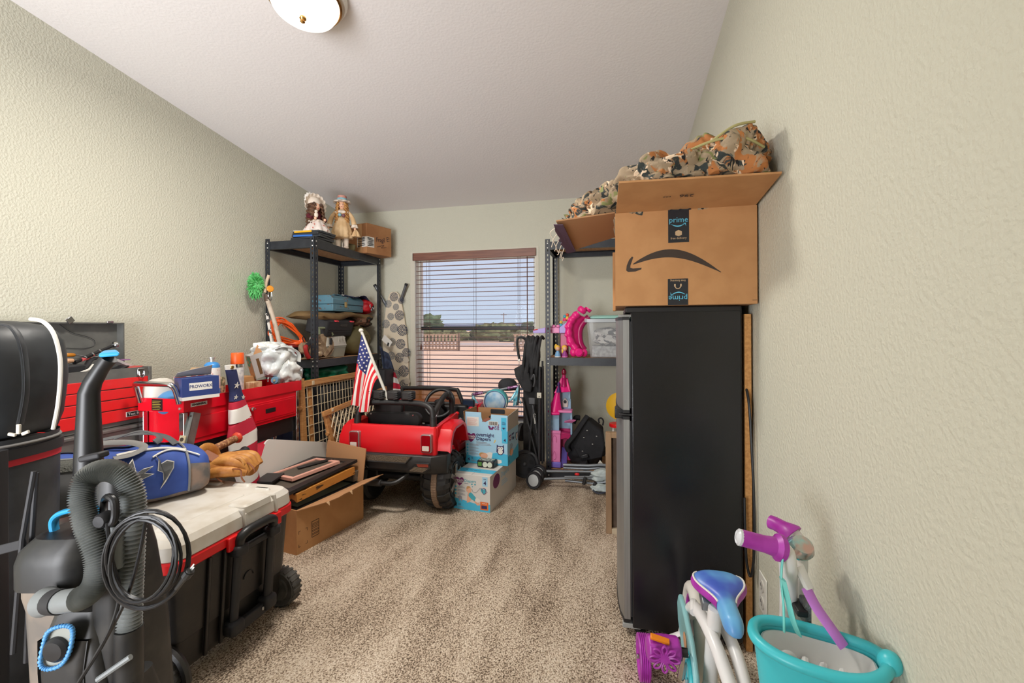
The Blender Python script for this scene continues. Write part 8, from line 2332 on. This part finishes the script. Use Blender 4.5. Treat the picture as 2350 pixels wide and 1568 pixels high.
part('feather', B().ell(o1+V((0,0,.225))-fw1*.062-sx1*.02, (.022,.026,.035), wob=.4, ws=5.0, n=24, m=14), MATS['feather_white'], d1)

# FRAGILE carton
fg_ = thing('fragile_carton', 'taped brown carton marked Fragile on top of the left shelving', 'box')
FA, FB_ = V((-2.105, 3.52, zt2)), V((-2.02, 3.80, zt2))
fu = (FB_-FA).normalized(); fn = V((-fu.y, fu.x, 0)); flen = (FB_-FA).length
fc = lambda a, d, z: FA + fu*a + fn*d + V((0,0,z))
fh = .262
M_fc = mat('carton_brown', (176, 126, 82), rough=.8, col2=(158, 108, 68), scale=6)
b = B(); b.add([fc(0,0,0),fc(flen,0,0),fc(flen,.25,0),fc(0,.25,0),fc(0,0,fh),fc(flen,0,fh),fc(flen,.25,fh),fc(0,.25,fh)], [(3,2,1,0),(4,5,6,7),(0,1,5,4),(1,2,6,5),(2,3,7,6),(3,0,4,7)])
part('carton', b, M_fc, fg_, bevel=.003)
fF = Face(fc(0,0,0), fu, (0,0,1), fg_)
fN = Face(fc(0,.25,0), -fn, (0,0,1), fg_)
fF.rect(.0, .085, .055, .145, M_wht, 1); fN.rect(.13, .25, .055, .145, M_wht, 1)
def scribble(fc_, pts, r=.003):
    part('marker_line', B().tube([fc_.pt(a, c, .0012) for a, c in pts], r, 5), mat('marker_black', (30, 28, 40), rough=.5), fg_)
scribble(fF, [(.01+.065*(k % 2)+.004*math.sin(k), .065+.007*k/1.2) for k in range(13)], .005)
scribble(fN, [(.145+.085*(k % 2)+.005*math.sin(k), .065+.0065*k) for k in range(12)], .005)
text('marker_text', 'Fragil', .058, fF.pt(.16, .135, .001), fu+V((0,0,.10)), (0,0,1), MATS['marker_black'], fg_, sx=.85)
text('marker_text', 'E!', .06, fF.pt(.25, .155, .001), fu+V((0,0,.10)), (0,0,1), MATS['marker_black'], fg_, sx=.85)
scribble(fF, [(.12,.07),(.2,.095),(.165,.065),(.23,.08)], .0018)
scribble(fN, [(.115,.18),(.09,.15),(.1,.145)], .0018)
part('packing_tape', B().quadbox([fc(-.0006,.06,0), fc(-.0006,.11,0), fc(-.0006,.11,fh), fc(-.0006,.06,fh)], -fu*.0006), mat('tape_tan', (190, 144, 98), rough=.25), fg_, smooth=False)
part('top_tape', B().quadbox([fc(.0,.08,fh), fc(flen,.08,fh), fc(flen,.15,fh+.002), fc(0,.15,fh+.002)], (0,0,.001)), MATS['tape_tan'], fg_, smooth=False)

# ------------------------------------------------------------------ ironing board
M_ib = mat('ironing_cover', (222, 208, 184), rough=.85)
ib = thing('ironing_board', 'ironing board with a dandelion print cover against the window wall', 'ironing board')
iy = 3.895
def iw(z):   # half outline of the board (nose up)
    t = (1.50-z)/1.2
    return .045 + .085*min(1, t*1.35)**.7 if t > 0 else .03
ol = []
cx_i = -2.045
zz = [1.505, 1.48, 1.44, 1.38, 1.30, 1.20, 1.08, .95, .8, .6, .4, .2]
hw = [.028, .05, .065, .08, .095, .11, .122, .130, .134, .136, .136, .13]
for z_, h_ in zip(zz, hw): ol.append((cx_i - h_ + .018*(1.5-z_), z_))
for z_, h_ in list(zip(zz, hw))[::-1]: ol.append((cx_i + h_ + .018*(1.5-z_), z_))
part('board', B().prism([V((x_, iy+.012, z_)) for x_, z_ in ol], (0,-.022,0)), M_ib, ib, bevel=.006)
M_dnd = mat('dandelion_navy', (48, 56, 78), rough=.8)
M_dnd2 = mat('dandelion_grey', (104, 112, 122), rough=.8)
M_dnd3 = mat('dandelion_beige', (200, 188, 170), rough=.8)
random.seed(12)
spots = [(-2.04,1.455,.04,0),(-2.10,1.39,.034,1),(-2.02,1.36,.03,1),(-1.965,1.42,.03,0),(-1.985,1.28,.045,0),(-2.075,1.27,.032,1),(-2.125,1.20,.038,1),(-2.04,1.16,.04,1),(-1.955,1.14,.05,0),(-1.975,1.01,.045,0),(-2.06,1.03,.035,1),(-1.915,.93,.04,0),(-1.985,.88,.044,0),(-2.07,.9,.036,1),(-1.945,.755,.05,0),(-1.92,.86,.03,2),(-1.91,.66,.03,2),(-1.945,.63,.042,0),(-2.02,.72,.04,1),(-2.01,.56,.045,0),(-1.935,.50,.045,0),(-2.08,.62,.04,0)]
for (x_, z_, r, k_) in spots:
    db_ = B()
    if k_ == 2:
        for q in (ellp(0, 0, r, r, 18),):
            P = poly2(q, (x_, iy-.0125, z_), (1,0,0), (0,0,1), .0006); db_.add(P.v, P.f)
    else:
        for ri, n in ((.25,6),(.5,11),(.75,16),(.97,21)):
            for k in range(n):
                a = 2*math.pi*k/n + ri*3
                c = V((x_+r*ri*math.cos(a), iy-.0125, z_+r*ri*math.sin(a)))
                d1_ = V((math.cos(a),0,math.sin(a))); d2_ = V((-math.sin(a),0,math.cos(a)))
                l_, w_ = r*.15, r*.12
                db_.add([c-d1_*l_, c+d2_*w_, c+d1_*l_, c-d2_*w_], [(0,1,2,3)])
    part('dandelion_print', db_, (M_dnd, M_dnd2, M_dnd3)[k_], ib, smooth=False, kind='stuff')
M_itb = mat('grey_leg_tube', (112, 114, 116), rough=.35, metal=.5)
for a_, c_ in (((-2.235, 3.87, 1.575), (-2.12, 3.905, 1.36)), ((-1.905, 3.87, 1.575), (-1.995, 3.905, 1.38))):
    part('leg', B().tube([V(a_), V(c_)], .0135, 12), M_itb, ib)
    part('leg_cap', B().tube([V(a_), V(a_)+(V(c_)-V(a_))*.08], .0155, 12), M_blk2, ib)
# bin and large flag in the corner
tbn = thing('waste_bin', 'tall black waste bin behind the toy car', 'bin')
part('bin_body', B().loft([rrect(-2.06,-1.93,3.5,3.63,.0,.02), rrect(-2.075,-1.915,3.48,3.65,.80,.025)]), M_blk2, tbn, ang=40)
lf = thing('draped_flag', 'large striped flag draped in the corner beside the ironing board', 'flag')
def lfp(u, v):
    top = V((-2.07, 3.66, 1.0))*(1-u) + V((-1.985, 3.66, .93))*u
    bot = V((-1.96, 3.60, .45))*(1-u) + V((-1.76, 3.60, .50))*u
    q = top*(1-v) + bot*v
    return q + V((0, .015*math.sin(u*8+v*5), 0))
part('canton', B().surf(lambda u, v: lfp(u, .36*v), 14, 8, .002), mat('flag_dark_navy', (28, 34, 54), rough=.85, col2=(50, 60, 84), scale=20), lf, ang=80)
for k in range(6):
    part('stripe', B().surf(lambda u, v: lfp(u, .36+(.64/6)*(k+v)+.03*u*(1 if k < 5 else 0)), 14, 4, .002), M_fred if k % 2 == 0 else M_fwht, lf, ang=80)
# things stored under the left shelving and behind the cart
b = B(); blob_cloth(b, (-2.32, 3.22, .80), (.14, .22, .075), .3, 2.2, 81.0, 44, 26, .85, .07, 6.0)
solo('green_bag', b, mat('green_nylon', (18, 128, 92), rough=.4, col2=(10, 96, 68), scale=10), 'shiny green nylon bag below the middle left shelf', 'bag', ang=60)
b = B(); blob_cloth(b, (-2.27, 2.73, .37), (.08, .09, .36), .3, 2.0, 85.0, 44, 30, .8, .07, 6.0)
solo('denim_jacket', b, mat('denim_blue', (64, 88, 130), rough=.85, col2=(44, 62, 98), scale=8), 'blue denim jacket hanging between the cart and the grid gate', 'jacket', ang=60)
b = B(); blob_cloth(b, (-2.42, 2.92, .72), (.10, .12, .12), .3, 2.0, 88.0, 40, 26, .8, .06, 6.0)
solo('dark_backpack', b, mat('dark_cloth', (44, 46, 54), rough=.85, col2=(30, 52, 52), scale=8), 'dark backpack on the floor shelf behind the grid gate', 'backpack', ang=60)
stb = thing('storage_tote', 'dark grey storage tote on the bottom left shelf', 'bin')
part('tub', B().loft([rrect(-2.52,-2.2,3.06,3.78,.072,.03), rrect(-2.54,-2.18,3.04,3.80,.42,.03)]), mat('tote_dark', (40, 41, 44), rough=.5), stb, ang=40)
part('lid', B().loft([rrect(-2.55,-2.17,3.03,3.81,.42,.03), rrect(-2.55,-2.17,3.03,3.81,.45,.03)]), mat('tote_lid', (52, 54, 58), rough=.5), stb, ang=40)
bst = thing('storage_tote', 'grey storage tote stacked on the dark tote below the middle left shelf', 'bin')
part('tub', B().loft([rrect(-2.5,-2.22,3.06,3.7,.452,.03), rrect(-2.52,-2.2,3.04,3.72,.70,.03)]), mat('tote_grey', (70, 72, 76), rough=.5), bst, ang=40)
# inflator under the cart
vcm = thing('red_floor_jack', 'red and black jack on the lower deck of the cart', 'jack')
part('jack_body', B().loft([[V((-2.12+q.x, 2.28+y_, .24+q.y*k)) for q in rrect(-.07,.07,-.06,.06,0,.03)] for y_, k in ((0,.8),(.04,1),(.17,1),(.2,.7))]), M_red, vcm, ang=40)
part('jack_post', B().tube([(-2.08,2.36,.28), (-2.06,2.40,.59)], .010, 10), M_chr, vcm)
part('jack_hose', B().tube(bez([(-2.06,2.28,.3),(-2.03,2.34,.36),(-2.03,2.42,.34),(-2.05,2.47,.26)], 20), .006, 8), M_blk, vcm)
# ------------------------------------------------------------------ outside the window
M_pal = mat('weathered_pallet', (206, 176, 148), rough=.9, col2=(168, 142, 120), scale=3)
def pallet_fence(label, x0, x1, y, n):
    t = thing('pallet_fence', label, 'fence', 'pallet fences outside')
    zb = ground_z(y)
    for z0_, z1_ in ((.02,.14),(.42,.52),(.66,.74),(1.2,1.32)):
        part('rail', B().bb(x0, x1, y, y+.05, zb+z0_+.0, zb+z1_), M_pal, t, smooth=False)
    s0_ = None
    for k in range(n):
        x_ = x0 + (x1-x0)*(k+.5)/n
        if s0_ is None:
            s0_ = part('slat', B().bb(x_-.075, x_+.075, y-.04, y, zb, zb+1.32), M_pal, t, smooth=False); x00 = x_
        else:
            inst(s0_, (x_-x00, 0, 0))
    part('post', B().bb(x1-.05, x1+.06, y-.06, y+.06, zb-.1, zb+1.42), mat('pallet_post', (126, 104, 88), rough=.9), t, smooth=False)
pallet_fence('weathered pallet fence outside at the left of the window view', -16.4, -12.2, 34.0, 14)
pallet_fence('weathered pallet fence outside at the right of the window view', -7.75, -5.0, 34.0, 9)
M_bush = mat('desert_scrub', (126, 122, 84), rough=.95, col2=(92, 96, 62), scale=1.5, lo=.4, hi=.6)
random.seed(21)
sb_ = B()
for k in range(60):
    x_ = -56 + 1.3*k + random.uniform(-.8, .8); y_ = 60 + random.uniform(-5, 14)
    r_ = random.uniform(1.0, 2.3)
    blob_cloth(sb_, (x_, y_, ground_z(y_)+r_*.3), (r_*1.3, r_, r_*.75), .6, 3.4, k*3.1, 24, 14, 1.0)
o_ = solo('desert_scrub', sb_, M_bush, 'band of dusty desert scrub beyond the dirt road', 'scrub', ang=80)
o_['kind'] = 'stuff'
for k, (x_, y_, h_) in enumerate(((-30.6, 70, 3.4), (-18.0, 95, 2.6), (-13.5, 90, 3.0), (-9.4, 100, 2.6))):
    t = thing('mesquite_tree', ['round mesquite tree on the horizon at the left of the window', 'low mesquite tree on the horizon left of the centre cord', 'wide mesquite tree on the horizon right of the centre cord', 'small mesquite tree on the horizon at the right of the window'][k], 'tree')
    zb = ground_z(y_)
    b = B()
    blob_cloth(b, (x_, y_, zb+h_*.72), (h_*.75, h_*.6, h_*.45), .5, 3.0, k*5.0, 30, 18, 1.0)
    part('crown', b, mat('mesquite_green', (92, 106, 74), rough=.95, col2=(70, 84, 58), scale=1.2), t, ang=80)
    part('trunk', B().tube([(x_, y_, zb), (x_, y_, zb+h_*.5)], .18, 8), mat('bark', (92, 78, 66), rough=.9), t)
up_ = thing('utility_pole', 'thin utility pole standing on the desert horizon', 'pole')
part('pole', B().tube([(-27.5, 110, ground_z(110)), (-27.5, 110, ground_z(110)+5.6)], .12, 8), mat('pole_grey', (150, 140, 136), rough=.8), up_)
part('crossarm', B().box((-27.5, 110, ground_z(110)+5.1), (1.6,.12,.12)), MATS['pole_grey'], up_)
hb2 = B()
pts = []
for i in range(41):
    x_ = -220 + 11*i
    pts.append((x_, 5.0 + 1.6*noise.noise(V((i*.23, 4, 1))) ))
hb2.loft([[V((x_, 290, 0)), V((x_, 290, h_)), V((x_, 300, h_*.96)), V((x_, 300, 0))] for x_, h_ in pts])
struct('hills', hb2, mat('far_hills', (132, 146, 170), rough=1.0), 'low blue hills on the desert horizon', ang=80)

finish()
